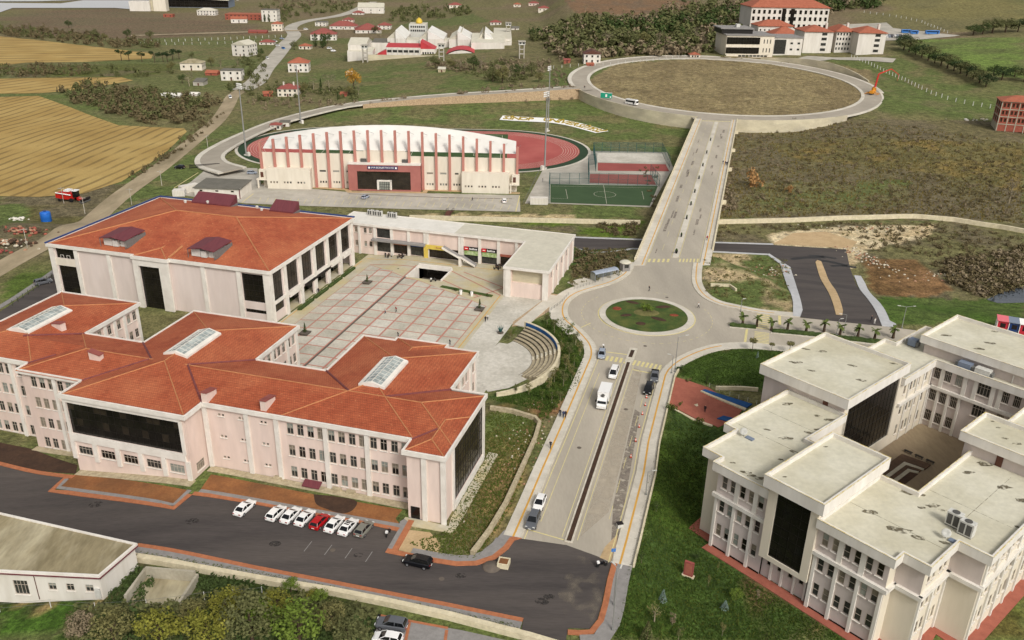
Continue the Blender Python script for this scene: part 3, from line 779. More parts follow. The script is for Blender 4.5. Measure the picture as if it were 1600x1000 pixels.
strip('bay_end_orange',W([(643,814),(614,866)]),-.5,.5,M['orange'],.2,.2)
pave('corner_kerb_orange',front_top[12:21],0,1.0,'orange',.19)
pave('corner_footway_grey',[(640,868),(683,876),(713,880),(742,879),(768,869),(785,853),(790,845)],-.2,1.7,'greypave',.18)
pave('corner_footway_end',[(776,873),(796,857),(812,838)],.9,2.9,'greypave',.181)
pave('junction_kerb_orange',[(887,985),(905,986),(921,985),(934,969),(941,945),(949,905),(956,880)],-.9,0,'orange',.19)
pave('junction_footway_grey',[(905,990),(925,990),(938,969),(945,945),(953,905),(960,878)],-2.9,-.4,'greypave',.18)
drape('soil_bed_west',W([(91,763),(180,775),(272,789),(296,767),(120,739)]),M['soil'],.1)
drape('soil_bed_east',W([(313,766),(400,780),(500,798),(625,820),(618,811),(629,797),(500,775),(330,742)]),M['soil'],.1)
drape('damp_soil_patch',smooth(W([(490,773),(520,776),(556,783),(552,797),(535,803),(510,796),(494,788),(490,773)]),5)[:-1],M['darksoil'],.115)
drape('dark_soil_strip',W([(-40,686),(0,692),(50,702),(121,728),(119,741),(60,736),(0,723),(-40,714)]),M['darksoil'],.1)
strip('dark_strip_kerb',W([(-40,717),(0,725),(60,739),(115,746)]),-.45,.45,M['orange'],.19,.2)
drape('dust_on_asphalt',W([(905,868),(945,878),(940,940),(925,975),(885,975),(870,920)]),M['dustveil'],.068)
for px,py,r in ((858,933,.9),(847,940,1.1),(430,850,1.0),(560,868,.8),(300,815,1.2),(720,900,.9),(150,790,1.3)): p = BW(px,py); drape('oil_stain',[(p[0] + r * math.cos(t),p[1] + r * .7 * math.sin(t)) for t in np.linspace(0,6.28,13)[:-1]],M['oil'],.071,cell=0)
for px,py in ((1008,541),(1042,465),(978,640),(905,700),(520,860),(690,905),(1180,528)): p = BW(px,py); drape('manhole_cover',[(p[0] + .45 * math.cos(t),p[1] + .45 * math.sin(t)) for t in np.linspace(0,6.28,15)[:-1]],M['drain'],.073,cell=0)
q = MB()
for i in range(4):
    p = BW(475 + 32 * i,862 + 5.5 * i); d = np.array([math.sin(.27),math.cos(.27)]); strip('',[p,p + d * 2.6],-.06,.06,None,.072,mb=q)
q.build('bay_markings',M['greypave'])['kind'] = 'structure'
strip('bed_apron',[LFw(-72.9,-1.3),LFw(-47.5,-1.5)],-1.2,.6,M['stone'],.14,.2)
strip('facade_apron',[LFw(-47.4,3.0),LFw(-7.2,3.0)],-.7,.9,M['stone'],.14,.2)
strip('gable_apron',[LFw(-7.5,-.8),LFw(.9,-.8),LFw(.9,23.5)],-1.0,.9,M['plazaedge'],.12,.3)
strip('west_apron',[LFw(-88,4.0),LFw(-73.5,4.0)],-.9,.5,M['stone'],.14,.2)
drape('sandy_yard',W([(618,858),(640,828),(672,832),(690,850),(684,866),(640,864)]),M['sand'],.03)

strip('hall_road',W([(-50,530),(20,485),(70,450),(98,428)]),-6.5,2.6,M['asphalt'],.09,na=4)
strip('hall_road_path',W([(-50,510),(20,468),(62,440),(90,420)]),-.8,.8,M['greypave'],.2,.2)
# ---------------------------------------------------------------- farm lane, town road, stadium loop road, ring road
lane = [(-60,455),(0,419),(60,386),(100,362),(180,313),(250,262),(305,218),(340,188),(356,165),(364,150),(378,141)]
mk('lane',(170,154,126),(152,136,110),.25,.95,c3=(126,114,88),scale3=.08,fine=(2,.1),stretch=(1,.3,1,.6))
strip('farm_lane',smooth(W(lane),4),-4.2,4.2,M['lane'],.09,na=4)
town = [(378,141),(400,128),(414,108),(432,88),(448,68),(460,55),(455,43),(480,33),(540,22),(583,3)]
strip('town_road',smooth(W(town),5),-7,7,M['lot'],.25,na=4)
RZ = lambda x,y: float(np.interp(x,[-145,-134,-105,-42,36],[-6,-4.8,-2.8,1.2,4.4]))
loopz = lambda x,y: max(Zg(x,y),RZ(x,y)) if x < -100 else RZ(x,y) + .1
loop = smooth([(-122,366),(-135,380),(-142,398),(-142,420),(-138,448),(-128,480),(-103,516),(-70,530),(-42,537),(-5,545),(38,556)],5)
strip('stadium_loop_road',loop,-4.6,4.6,M['ringroad'],.16,.5,zf=loopz)
strip('loop_pavement_outer',loop,4.6,7.0,M['sidewalk'],.3,.6,zf=loopz)
strip('loop_pavement_inner',loop,-6.4,-4.6,M['sidewalk'],.3,.6,zf=loopz)
q = wallstrip(MB(),[p - n * 6.6 for p,n in zip(dense(loop,3),normals(dense(loop,3))) if p[0] > -96],.9,lambda x,y: float(T(x,y - 4)) - 1.5,lambda x,y: loopz(x,y) + .5)
w_ = tag(q.build('retaining_wall',M['stonewall']),'rough stone retaining wall below the road above the sports ground','wall')
ringz = lambda x,y: float(plane_z(y))
def arc(r,a0,a1,n=60): return [RC + r * np.array([math.cos(math.radians(a0 + (a1 - a0) * i / n)),math.sin(math.radians(a0 + (a1 - a0) * i / n))]) for i in range(n + 1)]
strip('ring_road',arc(93,0,360,120),-5.2,5.2,M['ringroad'],.12,.4,zf=ringz)
strip('ring_pavement_outer',arc(99.3,-12,190,90),-1.3,1.3,M['sidewalk'],.25,.6,zf=ringz)
strip('ring_pavement_south',arc(98.6,263.5,348,60),-.6,.6,M['sidewalk'],.25,.8,zf=ringz)
strip('ring_pavement_south_west',arc(98.6,196,247.5,50),-.6,.6,M['sidewalk'],.25,.8,zf=ringz)
strip('ring_pavement_inner',arc(87,0,360,120),-1.0,1.0,M['sidewalk'],.25,.4,zf=ringz)
tag(wallstrip(MB(),arc(99.0,196,250.5,40),.6,lambda x,y: Zg(x,y - 3) - 1.5,lambda x,y: ringz(x,y) + .7).build('retaining_wall',M['concwall']),'stained concrete retaining wall left of the raised road','wall')
tag(wallstrip(MB(),arc(99.0,263,303,40),.6,lambda x,y: Zg(x,y - 3) - 1.5,lambda x,y: ringz(x,y) + .7).build('retaining_wall',M['concwall']),'pale concrete retaining wall right of the raised road','wall')
tag(wallstrip(MB(),arc(102.2,8,62,40),.8,lambda x,y: ringz(x,y) - .5,lambda x,y: ringz(x,y) + .8 + 4.2 * math.sin(math.pi * min(1,max(0,(math.degrees(math.atan2(y - RC[1],x - RC[0])) - 8) / 54)))).build('retaining_wall',M['concwall']),'grey concrete retaining wall behind the far bend of the ring road','wall')
drape('ring_mouth',[BRp(.985,0),BRp(.985,1),(126,487),(97,494)],M['ringroad'],.02,cell=3,zf=lambda x,y: .37 + max(0,ringz(x,y) + .12 - .37) * float(ss(478,487,y)))
drape('loop_mouth',[(30,551),(30,560),(46,572),(48,550),(42,546)],M['ringroad'],.1,cell=3,zf=lambda x,y: max(ringz(x,y),RZ(x,y)) + .04)
drape('dorm_access_road',W([(1230,96),(1262,88),(1375,90),(1400,92),(1395,98),(1300,93),(1250,102)]),M['lot'],.25)
drape('gravel_lot',W([(1310,40),(1385,36),(1395,45),(1500,56),(1440,62),(1380,64),(1320,60)]),M['lot'],.3)

# ---------------------------------------------------------------- plaza, its paving and the stair pit
plaza = tag(ob('plaza',None),kind='structure')
pz = [LFw(-70.3,40),LFw(-70.3,122.4),LFw(-19.5,122.4),LFw(-19.5,100.8),LFw(-8.0,100.5),at(862,462),at(800,507),at(778,536),at(736,548),LFw(-8,50),LFw(-8,40)]
# the sheet is laid in two pieces round the open stair pit
PITU,PITV = (-50.3,-39.9),(105.2,114.3)
Pz = [tuple(p[:2]) for p in pz]
def uvrect(u0,v0,u1,v1): return [tuple(LFw(a,c)[:2]) for a,c in ((u0,v0),(u1,v0),(u1,v1),(u0,v1))]
drape('slab',uvrect(-70.3,40,PITU[0],122.4),M['plazaedge'],.05,parent=plaza)
drape('slab',uvrect(PITU[0],40,PITU[1],PITV[0]),M['plazaedge'],.05,parent=plaza)
drape('slab',uvrect(PITU[0],PITV[1],PITU[1],122.4),M['plazaedge'],.05,parent=plaza)
drape('slab',uvrect(PITU[1],40,-19.5,122.4),M['plazaedge'],.05,parent=plaza)
drape('slab',[tuple(LFw(-19.5,40)[:2]),tuple(LFw(-8,40)[:2]),tuple(LFw(-8,50)[:2])] + W([(752,566),(778,536),(800,507),(862,462)]) + [tuple(LFw(-8,100.5)[:2]),tuple(LFw(-19.5,100.8)[:2])],M['plaza2'],.05,parent=plaza)
UL = [-65.7 + 4.87 * k for k in range(10)]; VL = [41.3 + 4.8 * k for k in range(16)]
def vtop(u): return 113.4 - .59 * (u + 65.7) if u < -50.6 else (103.5 - .47 * (u + 46) if u < -30 else 96 - .55 * (u + 30))
def redpoly():
    pts = [(-65.7,41.3),(-21.9,41.3)]
    pts += [(-21.9,vtop(-21.9)),(-30,vtop(-30)),(-46,vtop(-46)),(-50.6,104.6),(-65.7,113.4)]
    return [tuple(LFw(*p)[:2]) for p in pts]
drape('red_paving_lines',redpoly(),M['redline'],.085,parent=plaza)
pmats = [mat('panel%d' % k,c,tuple(v - 13 for v in c),.7,.9,c3=tuple(v - 24 for v in c),scale3=.15,fine=(2,.12),bump=.1) for k,c in enumerate(((200,193,178),(194,187,171),(205,199,186),(189,183,168)))]
random.seed(11)
from functools import lru_cache
for i in range(9):
    for j in range(15):
        u0,u1,v0,v1 = UL[i] + .27,UL[i + 1] - .27,VL[j] + .25,VL[j + 1] - .25
        if i == 3: u1 -= .05
        tl,tr = min(v1,vtop(u0) - .4),min(v1,vtop(u1) - .4)
        if tl <= v0 + .3 and tr <= v0 + .3: continue
        tl,tr = max(tl,v0 + .05),max(tr,v0 + .05)
        pts = [LFw(u0,v0),LFw(u1,v0),LFw(u1,tr),LFw(u0,tl)]
        q = MB(); top = [(p[0],p[1],Zg(p[0],p[1]) + .17) for p in pts]; q.poly(top)
        for a in range(4):
            c = (a + 1) % 4; q.poly([top[a],(top[a][0],top[a][1],top[a][2] - .12),(top[c][0],top[c][1],top[c][2] - .12),top[c]])
        q.build('paving_panel',random.choice(pmats),plaza)
strip('drain_channel',[LFw(-50.65,41),LFw(-50.65,113)],-.28,.28,M['drain'],.178,parent=plaza)
for a,c in (((-65.7,113.6),(-51,113.6)),((-39.6,113.6),(-20.5,100)),((-39.6,106),(-26,97.5)),((-36,114),(-20.5,105.5)),((-27,96),(-20,108)),((-51.3,104),(-51.3,115))):
    strip('red_paving_band',[LFw(*a),LFw(*c)],-.2,.2,M['redline'],.092,parent=plaza)
strip('yellow_line',[LFw(-20.6,41),LFw(-20.6,100)],-.12,.12,M['tactile'],.08,parent=plaza)
strip('yellow_line',[LFw(-69.6,66),LFw(-69.6,116)],-.12,.12,M['tactile'],.08,parent=plaza)
strip('yellow_line',[LFw(-69,118.6),LFw(-21,118.6)],-.12,.12,M['tactile'],.08,parent=plaza)
pitt = thing('stair_pit','sunken white-walled stair opening in the plaza paving','stairwell',tuple(LFw(0,0)),A155)
q = MB(); u0,u1 = PITU; v0,v1 = PITV
for b4 in ((u0 - .35,v0 - .3,-5,u0,v1 + .3,.35),(u1,v0 - .3,-5,u1 + .35,v1 + .3,.55),(u0,v1,-.5,u1,v1 + .5,.9)): MB().box(*b4).build('wall',M['trim'],pitt)
q = MB()
for k in range(14): q.box(u0,v0 + k * .6,-5.2,u1,v0 + k * .6 + .6,-.2 - k * .33)
q.build('steps',M['plaza2'],pitt)
MB().box(u0 - .2,v0 + 8.4,-5.2,u1 + .2,v1 + 4,-4.8).build('floor',M['drain'],pitt)
MB().box(u0,v1 + 3.6,-5.2,u1,v1 + 3.9,-.5).build('back_wall',M['glassdark'],pitt)
MB().box(u0 - .1,v1 + .5,-.55,u1 + .1,v1 + 4.2,-.15).build('lintel',M['trim'],pitt)

# ---------------------------------------------------------------- amphitheatre
def circ3(a,b_,c):
    ax,ay = a; bx,by = b_; cx,cy = c; d = 2 * (ax * (by - cy) + bx * (cy - ay) + cx * (ay - by))
    ux = ((ax * ax + ay * ay) * (by - cy) + (bx * bx + by * by) * (cy - ay) + (cx * cx + cy * cy) * (ay - by)) / d
    uy = ((ax * ax + ay * ay) * (cx - bx) + (bx * bx + by * by) * (ax - cx) + (cx * cx + cy * cy) * (bx - ax)) / d
    return np.array([ux,uy]),math.hypot(ax - ux,ay - uy)
ac,ar = circ3(G(832,512,2)[:2],G(873,556,2)[:2],G(805,609,.8)[:2])
mk('tier',(168,156,130),(144,132,108),1.2,.95,fine=(2,.12))
am = thing('amphitheatre','small curved open-air amphitheatre with stone tiers and blue rim','amphitheatre',(ac[0],ac[1],0))
adeg = lambda px,py: math.degrees(math.atan2(G(px,py)[1] - ac[1],G(px,py)[0] - ac[0]))
a_lo,a_hi = adeg(775,618),adeg(832,512)
def arcsolid(q,r0,r1,z0,z1,a0,a1,n=36,z1b=None):
    rings = []
    for i in range(n + 1):
        f = i / n; a = math.radians(a0 + (a1 - a0) * f); zt = z1 if z1b is None else z1b + (z1 - z1b) * min(1,f * 1.6); c,s_ = math.cos(a),math.sin(a)
        rings.append([(r0 * c,r0 * s_,z0),(r1 * c,r1 * s_,z0),(r1 * c,r1 * s_,zt),(r0 * c,r0 * s_,zt)])
    q.loft(rings)
for k in range(6):
    q = MB(); arcsolid(q,ar - 6.2 + k,ar - 5.2 + k + .02,-.4,.18 + .38 * k,a_lo + 34,a_hi - 3,z1b=.12 + .3 * k); q.build('tier',M['stone'] if k % 2 else M['tier'],am)
    q = MB(); arcsolid(q,ar - 6.2 + k,ar - 6.1 + k,.1,.2 + .38 * k,a_lo + 34,a_hi - 3,z1b=.14 + .3 * k); q.build('tier_edge',M['drain'],am)
q = MB(); arcsolid(q,ar - .25,ar + .35,-1.5,3.0,a_lo,a_hi,48,.8); q.build('rim_wall',M['capstone'],am)
q = MB(); arcsolid(q,ar - .42,ar - .28,1.75,2.9,a_lo + 80,a_hi - 2); q.build('blue_panel',M['bluemat'],am)
q = MB()
for k in range(6): arcsolid(q,ar - 6.2 + k,ar - 5.7 + k,.0,.42 + .38 * k,(a_lo + a_hi) / 2 + 8,(a_lo + a_hi) / 2 + 14,3)
q.build('aisle_steps',M['rock'],am)
q = MB(); n = 30
q.poly([(0,0,.11)] + [((ar - 6) * math.cos(math.radians(a_lo - 10 + (a_hi - a_lo + 6) * i / n)),(ar - 6) * math.sin(math.radians(a_lo - 10 + (a_hi - a_lo + 6) * i / n)),.11) for i in range(n + 1)])
q.build('stage_floor',M['plaza2'],am)
drape('stage_apron',W([(752,560),(780,536),(812,541),(830,556),(836,575),(826,592),(795,607),(762,613),(752,600)]),M['plaza2'],.125)
drape('stair_slope',W([(862,459),(880,462),(872,478),(850,492),(820,508),(800,511),(802,503)]),M['stonewall'],.1)
strip('stair_flight',W([(868,463),(812,510)]),-1.6,1.6,M['sidewalk'],.25,.3)
# ------------------------------------------------------------------ sports ground
TC,TH,TR = np.array([-50.0,426.0]),40.0,42.0
def oval(r,n=28):
    out = []
    for k in range(n + 1): a = math.radians(-90 + 180 * k / n); out.append((TC[0] + TH + r * math.cos(a),TC[1] + r * math.sin(a)))
    for k in range(n + 1): a = math.radians(90 + 180 * k / n); out.append((TC[0] - TH + r * math.cos(a),TC[1] + r * math.sin(a)))
    return out
flatz = lambda x,y: -6.0
drape('track_surround',oval(TR + 5.6),M['sidewalk'],.10,cell=0,zf=flatz)
drape('track_green_edge',oval(TR + 4.2),M['trackgreen'],.14,cell=0,zf=flatz)
drape('running_track',oval(TR),M['track'],.18,cell=0,zf=flatz)
q = MB()
for k in range(7):
    o = oval(TR - .6 - 1.25 * k); strip('',o + o[:1],-.07,.07,None,.195,zf=flatz,st=200,mb=q)
q.build('lane_lines',M['whitepaint'])['kind'] = 'structure'
drape('football_pitch',[(-97,391),(-4,391),(-4,461),(-97,461)],M['turf'],.2,cell=0,zf=flatz)
q = MB()
for pts in ([(-93,394),(-7,394),(-7,458),(-93,458),(-93,394)],[(-50,394),(-50,458)],[(-7,410),(-20,410),(-20,442),(-7,442)],[(-93,410),(-80,410),(-80,442),(-93,442)]):
    for a,c in zip(pts[:-1],pts[1:]): strip('',[a,c],-.1,.1,None,.22,zf=flatz,st=200,mb=q)
q.build('pitch_lines',M['whitepaint'])['kind'] = 'structure'
# car park in front of the grandstand
lotp = W([(272,303),(300,283),(318,268),(332,262),(360,262),(402,263),(408,288),(540,300),(812,305),(813,331),(640,327),(480,322),(385,318),(330,312)])
drape('sports_car_park',lotp,M['lot'],.08)
q = MB()
for i in range(34):
    px = 408 + 11.8 * i; a,c = BW(px,309 + .35 * i),BW(px - 4,316 + .36 * i); strip('',[a,c],-.08,.08,None,.1,mb=q)
for i in range(26):
    px = 500 + 11.8 * i; a,c = BW(px,305.5 + .2 * i),BW(px - 3,310 + .25 * i); strip('',[a,c],-.06,.06,None,.1,mb=q)
for pts in ([(812,306),(806,331)],[(396,303),(378,317)],[(272,294),(310,270)]): strip('',W(pts),-.2,.2,None,.12,mb=q)
q.build('parking_lines',M['paint'])['kind'] = 'structure'
q = MB()
for i in range(9): strip('',W([(285 + 7 * i,287 - 1.9 * i),(302 + 7 * i,286 - 1.9 * i)]),-.06,.06,None,.1,mb=q)
q.build('west_parking_lines',M['drain'])['kind'] = 'structure'
strip('car_park_seam',W([(545,303),(690,309),(800,311)]),-.3,.3,M['drain'],.095)
strip('stand_apron',W([(408,288),(540,297),(545,301),(665,302),(668,298),(812,303)]),-.5,2.0,M['sand'],.09)
# ball courts
def court(name,px,m,dz=.1): return drape(name,W(px),M[m],dz,cell=6)
court('court_yard',[(820,318),(850,262),(905,237),(922,236),(1042,238),(1052,262),(1016,324),(858,318)],'lot',.06)
court('green_court',[(860,288),(1028,291),(1015,322),(860,317)],'courtgreen')
court('basket_court',[(861,266),(917,259),(919,286),(861,286)],'lot',.1)
court('red_court_near',[(922,272),(1018,273.5),(1025,289),(921,286)],'courtred')
court('red_court_far',[(934,254.5),(1040,257),(1046,268),(934,267)],'courtred')
court('white_court',[(931,239),(1035,240.5),(1040,254.5),(934,253.5)],'plaza2')
q = MB()
for pts in ([(862,291),(1023,294)],[(943,289),(948,319)],[(884,296),(887,311),(862,310)],[(1003,299),(1006,312)]): strip('',W(pts),-.06,.06,None,.12,mb=q)
p = BW(945,304); strip('',[p + 4.5 * np.array([math.cos(a),math.sin(a)]) for a in np.linspace(0,6.3,26)],-.06,.06,None,.12,mb=q)
p = BW(888,283); strip('',[p + 4 * np.array([math.cos(a),math.sin(a)]) for a in np.linspace(0,6.3,26)],-.05,.05,None,.12,mb=q)
q.build('court_lines',M['whitepaint'])['kind'] = 'structure'
# canal walls, wall by the scrub, garden walls
def lowwall(px,label,w=.6,h=1.2,m='capstone',z=None):
    P = W(px); return tag(wallstrip(MB(),P,w,lambda x,y: Zg(x,y) - 1.0,lambda x,y: Zg(x,y) + h).build('low_wall',M[m]),label,'wall')
lowwall([(640,343),(780,346),(1000,351)],'long cream canal wall left of the raised road',1.0,1.6)
lowwall([(1112,350),(1240,347),(1330,343),(1430,341),(1490,346),(1560,357),(1640,372)],'long cream wall curving through the brown scrub',1.0,1.6)
lowwall([(766,640),(800,645),(836,656),(843,664),(836,688),(815,735),(790,790),(765,832),(738,868)],'pale stone garden wall bending round the rough grass beside the pink faculty',.7,.9,'stone')
lowwall([(215,876),(300,890),(420,912),(520,928),(600,944),(700,966),(830,1000),(880,1015)],'beige block wall along the foot of the black road',.9,1.0)
lowwall([(1110,447),(1140,448),(1150,455)],'short pale wall on the slope below the roundabout pavement',.5,.8)
lowwall([(1118,609),(1160,609),(1184,611)],'low pale wall between the two lawns beside the white-roofed faculty',.5,.8)
# bottom yard with parking bays
drape('lower_yard',W([(593,962),(660,975),(720,985),(800,1003),(800,1060),(560,1060),(578,1000)]),M['greypave'],.08)
for px in ([(640,972),(628,1030)],[(698,985),(690,1040)],[(593,962),(700,982)]): strip('yard_orange_line',W(px),-.22,.22,M['orange'],.1)
strip('yard_black_edge',W([(593,962),(580,1002)]),-.2,.2,M['black'],.3,.4)
# stubble fields
def stubble(name,px,ang,sc):
    m = mat(name + '_cover',(164,136,78),(149,122,68),.12,.95,c3=(176,150,92),scale3=.03,fine=(1.5,.12)); nt = m.node_tree; b = nt.nodes['Principled BSDF']
    g = nt.nodes.new('ShaderNodeNewGeometry'); mp = nt.nodes.new('ShaderNodeMapping'); mp.inputs['Rotation'].default_value = (0,0,ang)
    wv = nt.nodes.new('ShaderNodeTexWave'); wv.inputs['Scale'].default_value = sc; wv.inputs['Distortion'].default_value = 7; wv.inputs['Detail'].default_value = 3; wv.inputs['Detail Scale'].default_value = .25
    nt.links.new(g.outputs['Position'],mp.inputs[0]); nt.links.new(mp.outputs[0],wv.inputs['Vector'])
    n = nt.nodes.new('ShaderNodeTexNoise'); n.inputs['Scale'].default_value = .05; nt.links.new(g.outputs['Position'],n.inputs['Vector'])
    r = nt.nodes.new('ShaderNodeMapRange'); r.inputs[1].default_value = .7; r.inputs[2].default_value = .92; r.inputs[3].default_value = 0; r.inputs[4].default_value = .6; nt.links.new(wv.outputs['Fac'],r.inputs[0])
    r2 = nt.nodes.new('ShaderNodeMapRange'); r2.inputs[1].default_value = .32; r2.inputs[2].default_value = .52; nt.links.new(n.outputs['Fac'],r2.inputs[0])
    mu = nt.nodes.new('ShaderNodeMath'); mu.operation = 'MULTIPLY'; nt.links.new(r.outputs[0],mu.inputs[0]); nt.links.new(r2.outputs[0],mu.inputs[1])
    x = nt.nodes.new('ShaderNodeMix'); x.data_type = 'RGBA'; src = b.inputs['Base Color'].links[0].from_socket
    nt.links.new(mu.outputs[0],x.inputs[0]); nt.links.new(src,x.inputs[6]); x.inputs[7].default_value = lin((96,78,44)); nt.links.new(x.outputs[2],b.inputs['Base Color'])
    return drape(name,W(px),m,.14,cell=9)
stubble('stubble_field_near',[(-40,160),(0,152),(60,150),(110,168),(140,180),(185,196),(240,199),(288,201),(292,206),(262,236),(225,262),(190,284),(130,303),(60,308),(-40,306)],.12,.05)
stubble('stubble_field_middle',[(-40,124),(60,122),(190,121),(208,126),(150,136),(120,141),(60,146),(-40,147)],.5,.03)
stubble('stubble_field_far',[(-60,55),(0,57),(60,63),(120,70),(190,78),(240,84),(236,92),(130,97),(40,98),(0,103),(-60,104)],1.4,.02)
# airport apron in the distance
drape('airport_apron',W([(-120,1),(-60,4.5),(95,6),(130,1),(260,1),(240,9),(205,15),(180,13),(20,13),(0,20),(-40,19),(0,14),(-120,13)]),M['newpave'],.6,cell=20)
drape('airport_runway_edge',W([(-120,3),(60,2.5),(130,0),(-60,-3)]),M['newpave'],.5,cell=20)
drape('farm_track',W([(205,55.5),(300,52),(480,47),(480,48.5),(300,54),(205,57)]),M['lane'],.4,cell=12)
# pond
mk('water',(66,72,78),None,rough=.06,spec=.5)
drape('pond_water',W([(1541,468),(1570,455),(1600,447),(1660,442),(1660,466),(1600,473),(1560,474)]),M['water'],.05)
# red paving beside the white-roofed faculty
drape('red_forecourt',W([(1048,588),(1107,607),(1160,640),(1150,655),(1122,668),(1113,664),(1052,637),(1040,631)]),M['redpave'],.12,.15)
strip('forecourt_edge',W([(1040,632),(1052,639),(1113,666)]),-.25,.25,M['capstone'],.2,.3)
drape('blue_ramp',W([(1096,612),(1101,610),(1175,634),(1166,639)]),M['bluemat'],.35,.3)
drape('blue_ramp_edge',W([(1094,613),(1096,612),(1166,640),(1164,643)]),M['capstone'],.38,.3)
drape('blue_mat',W([(1120,656),(1130,651),(1146,655),(1137,660)]),M['bluemat'],.3,.3)
drape('white_slab',W([(1084,633),(1092,631),(1095,634),(1088,636)]),M['capstone'],.16)
def RBw(u,v): return loc2(RBO,A487,u,v)
def redpath(uv,a,b_): strip('red_path',[RBw(*p) for p in uv],a,b_,M['redpave'],.12,.2,zf=lambda x,y: -2.4)
redpath([(-2.6,12),(-2.6,2.7),(1.3,2.7)],-1.5,.2)
redpath([(1.2,.7),(11.2,.7),(30.6,.2)],-1.6,.3)
redpath([(34.5,2.4),(34.5,11),(39,11)],-1.6,.3); redpath([(39,11),(39,60)],-1.7,.3)
redpath([(30.5,2.4),(34.5,2.4)],-1.6,.3)
# courtyard floor of that faculty
mk('courtyard',(150,134,108),(136,120,96),.3,.92,c3=(124,108,88),scale3=.1,stretch=(1,.3,1,.85),fine=(2,.08))
q = MB(); q.poly([RBw(6.0,17) + (-1.2,),RBw(26.4,17) + (-1.2,),RBw(26.4,66) + (-1.2,),RBw(6.0,66) + (-1.2,)]); q.build('courtyard_floor',M['courtyard'])['kind'] = 'structure'
# ------------------------------------------------------------------ building kit
cache = {}
def winmesh(kind,w,h):
    k = (kind,round(w,2),round(h,2))
    if k in cache: return cache[k]
    fr = MB(); f = .09; d = .07
    def bar(x0,z0,x1,z1,dd=d): fr.box(x0,-dd / 2,z0,x1,dd / 2,z1)
    bar(-w / 2,-h / 2,-w / 2 + f,h / 2); bar(w / 2 - f,-h / 2,w / 2,h / 2); bar(-w / 2 + f,h / 2 - f,w / 2 - f,h / 2); bar(-w / 2 + f,-h / 2,w / 2 - f,-h / 2 + f)
    if kind in ('cross','grid'):
        bar(-.035,-h / 2 + f,.035,h / 2 - f,d * .8); bar(-w / 2 + f,h * .16,w / 2 - f,h * .16 + .07,d * .7)
    if kind == 'sash': bar(-w / 2 + f,-.04,w / 2 - f,.04,d * .8)
    if kind == 'grid':
        for x in (-w / 4,w / 4): bar(x - .03,-h / 2 + f,x + .03,h / 2 - f,d * .75)
    pane = MB(); pane.poly([(-w / 2 + .02,.02,-h / 2 + .02),(w / 2 - .02,.02,-h / 2 + .02),(w / 2 - .02,.02,h / 2 - .02),(-w / 2 + .02,.02,h / 2 - .02)])
    half = MB(); z0 = h * .02; half.poly([(-w / 2 + .05,.012,z0),(w / 2 - .05,.012,z0),(w / 2 - .05,.012,h / 2 - .05),(-w / 2 + .05,.012,h / 2 - .05)])
    sill = MB(); sill.box(-w / 2 - .12,-.3,-h / 2 - .13,w / 2 + .12,.02,-h / 2 - .02)
    cache[k] = (fr.mesh('window',M['winframe']),{n: pane.mesh('pane',M[n]) for n in ('glasswin','glasspale','curtain','glassdark')},sill.mesh('sill',M['trim']),half.mesh('blind',M['curtain']),half.mesh('blind',M['glasspale']))
    return cache[k]
wr = random.Random(42)
def window(parent,kind,w,h,p,a,sill=True,panes=None):
    """a window facing the local direction a - 90 degrees, set at p"""
    fr,pn,sl_,b1,b2 = winmesh(kind,w,h)
    o = ob('window',fr,parent,p,a)
    ob('pane',pn[panes or wr.choice(['glasswin'] * 5 + ['glasspale','curtain','curtain','glassdark'])],o)
    if sill: ob('sill',sl_,o)
    if kind in ('cross','sash') and wr.random() < .35: ob('blind',wr.choice([b1,b2]),o)
    return o
def wall(q,p0,p1,z0,z1,ops=(),dep=.16):
    """wall from p0 to p1 (outside on the right hand), with openings (s0, z0, s1, z1) and their reveals"""
    p0,p1 = np.array(p0,float),np.array(p1,float); L = np.linalg.norm(p1 - p0); d = (p1 - p0) / L; n = np.array([d[1],-d[0]])
    ops = [o for o in ops if o[0] > .02 and o[2] < L - .02]
    def P(s,z,k=0.): return (p0[0] + d[0] * s - n[0] * k,p0[1] + d[1] * s - n[1] * k,z)
    S = sorted({0.,L} | {o[0] for o in ops} | {o[2] for o in ops})
    for a,c in zip(S[:-1],S[1:]):
        if c - a < 1e-4: continue
        mid = (a + c) / 2; cut = sorted((o[1],o[3]) for o in ops if o[0] < mid < o[2]); z = z0
        for lo,hi in cut:
            if lo > z + 1e-4: q.poly([P(a,z),P(c,z),P(c,lo),P(a,lo)])
            z = max(z,hi)
        if z < z1 - 1e-4: q.poly([P(a,z),P(c,z),P(c,z1),P(a,z1)])
    for a,lo,c,hi in ops:
        q.poly([P(a,lo),P(c,lo),P(c,lo,dep),P(a,lo,dep)]); q.poly([P(a,hi,dep),P(c,hi,dep),P(c,hi),P(a,hi)])
        q.poly([P(a,lo),P(a,lo,dep),P(a,hi,dep),P(a,hi)]); q.poly([P(c,lo,dep),P(c,lo),P(c,hi),P(c,hi,dep)])
def facade(parent,q,p0,p1,z0,z1,wins,dep=.16,sill=True):
    """wins: (s, z, w, h, kind[, pane]) centres along the wall; cuts the openings and sets the windows"""
    p0,p1 = np.array(p0,float),np.array(p1,float); L = np.linalg.norm(p1 - p0); d = (p1 - p0) / L; n = np.array([d[1],-d[0]]); a = math.atan2(d[1],d[0])
    wall(q,p0,p1,z0,z1,[(s - w / 2,z - h / 2,s + w / 2,z + h / 2) for s,z,w,h,*_ in wins],dep)
    for s,z,w,h,*r in wins:
        if not (w / 2 + .02 < s < L - w / 2 - .02): continue
        e = p0 + d * s - n * (dep * .7); window(parent,r[0] if r else 'cross',w,h,(e[0],e[1],z),a,sill,r[1] if len(r) > 1 else None)
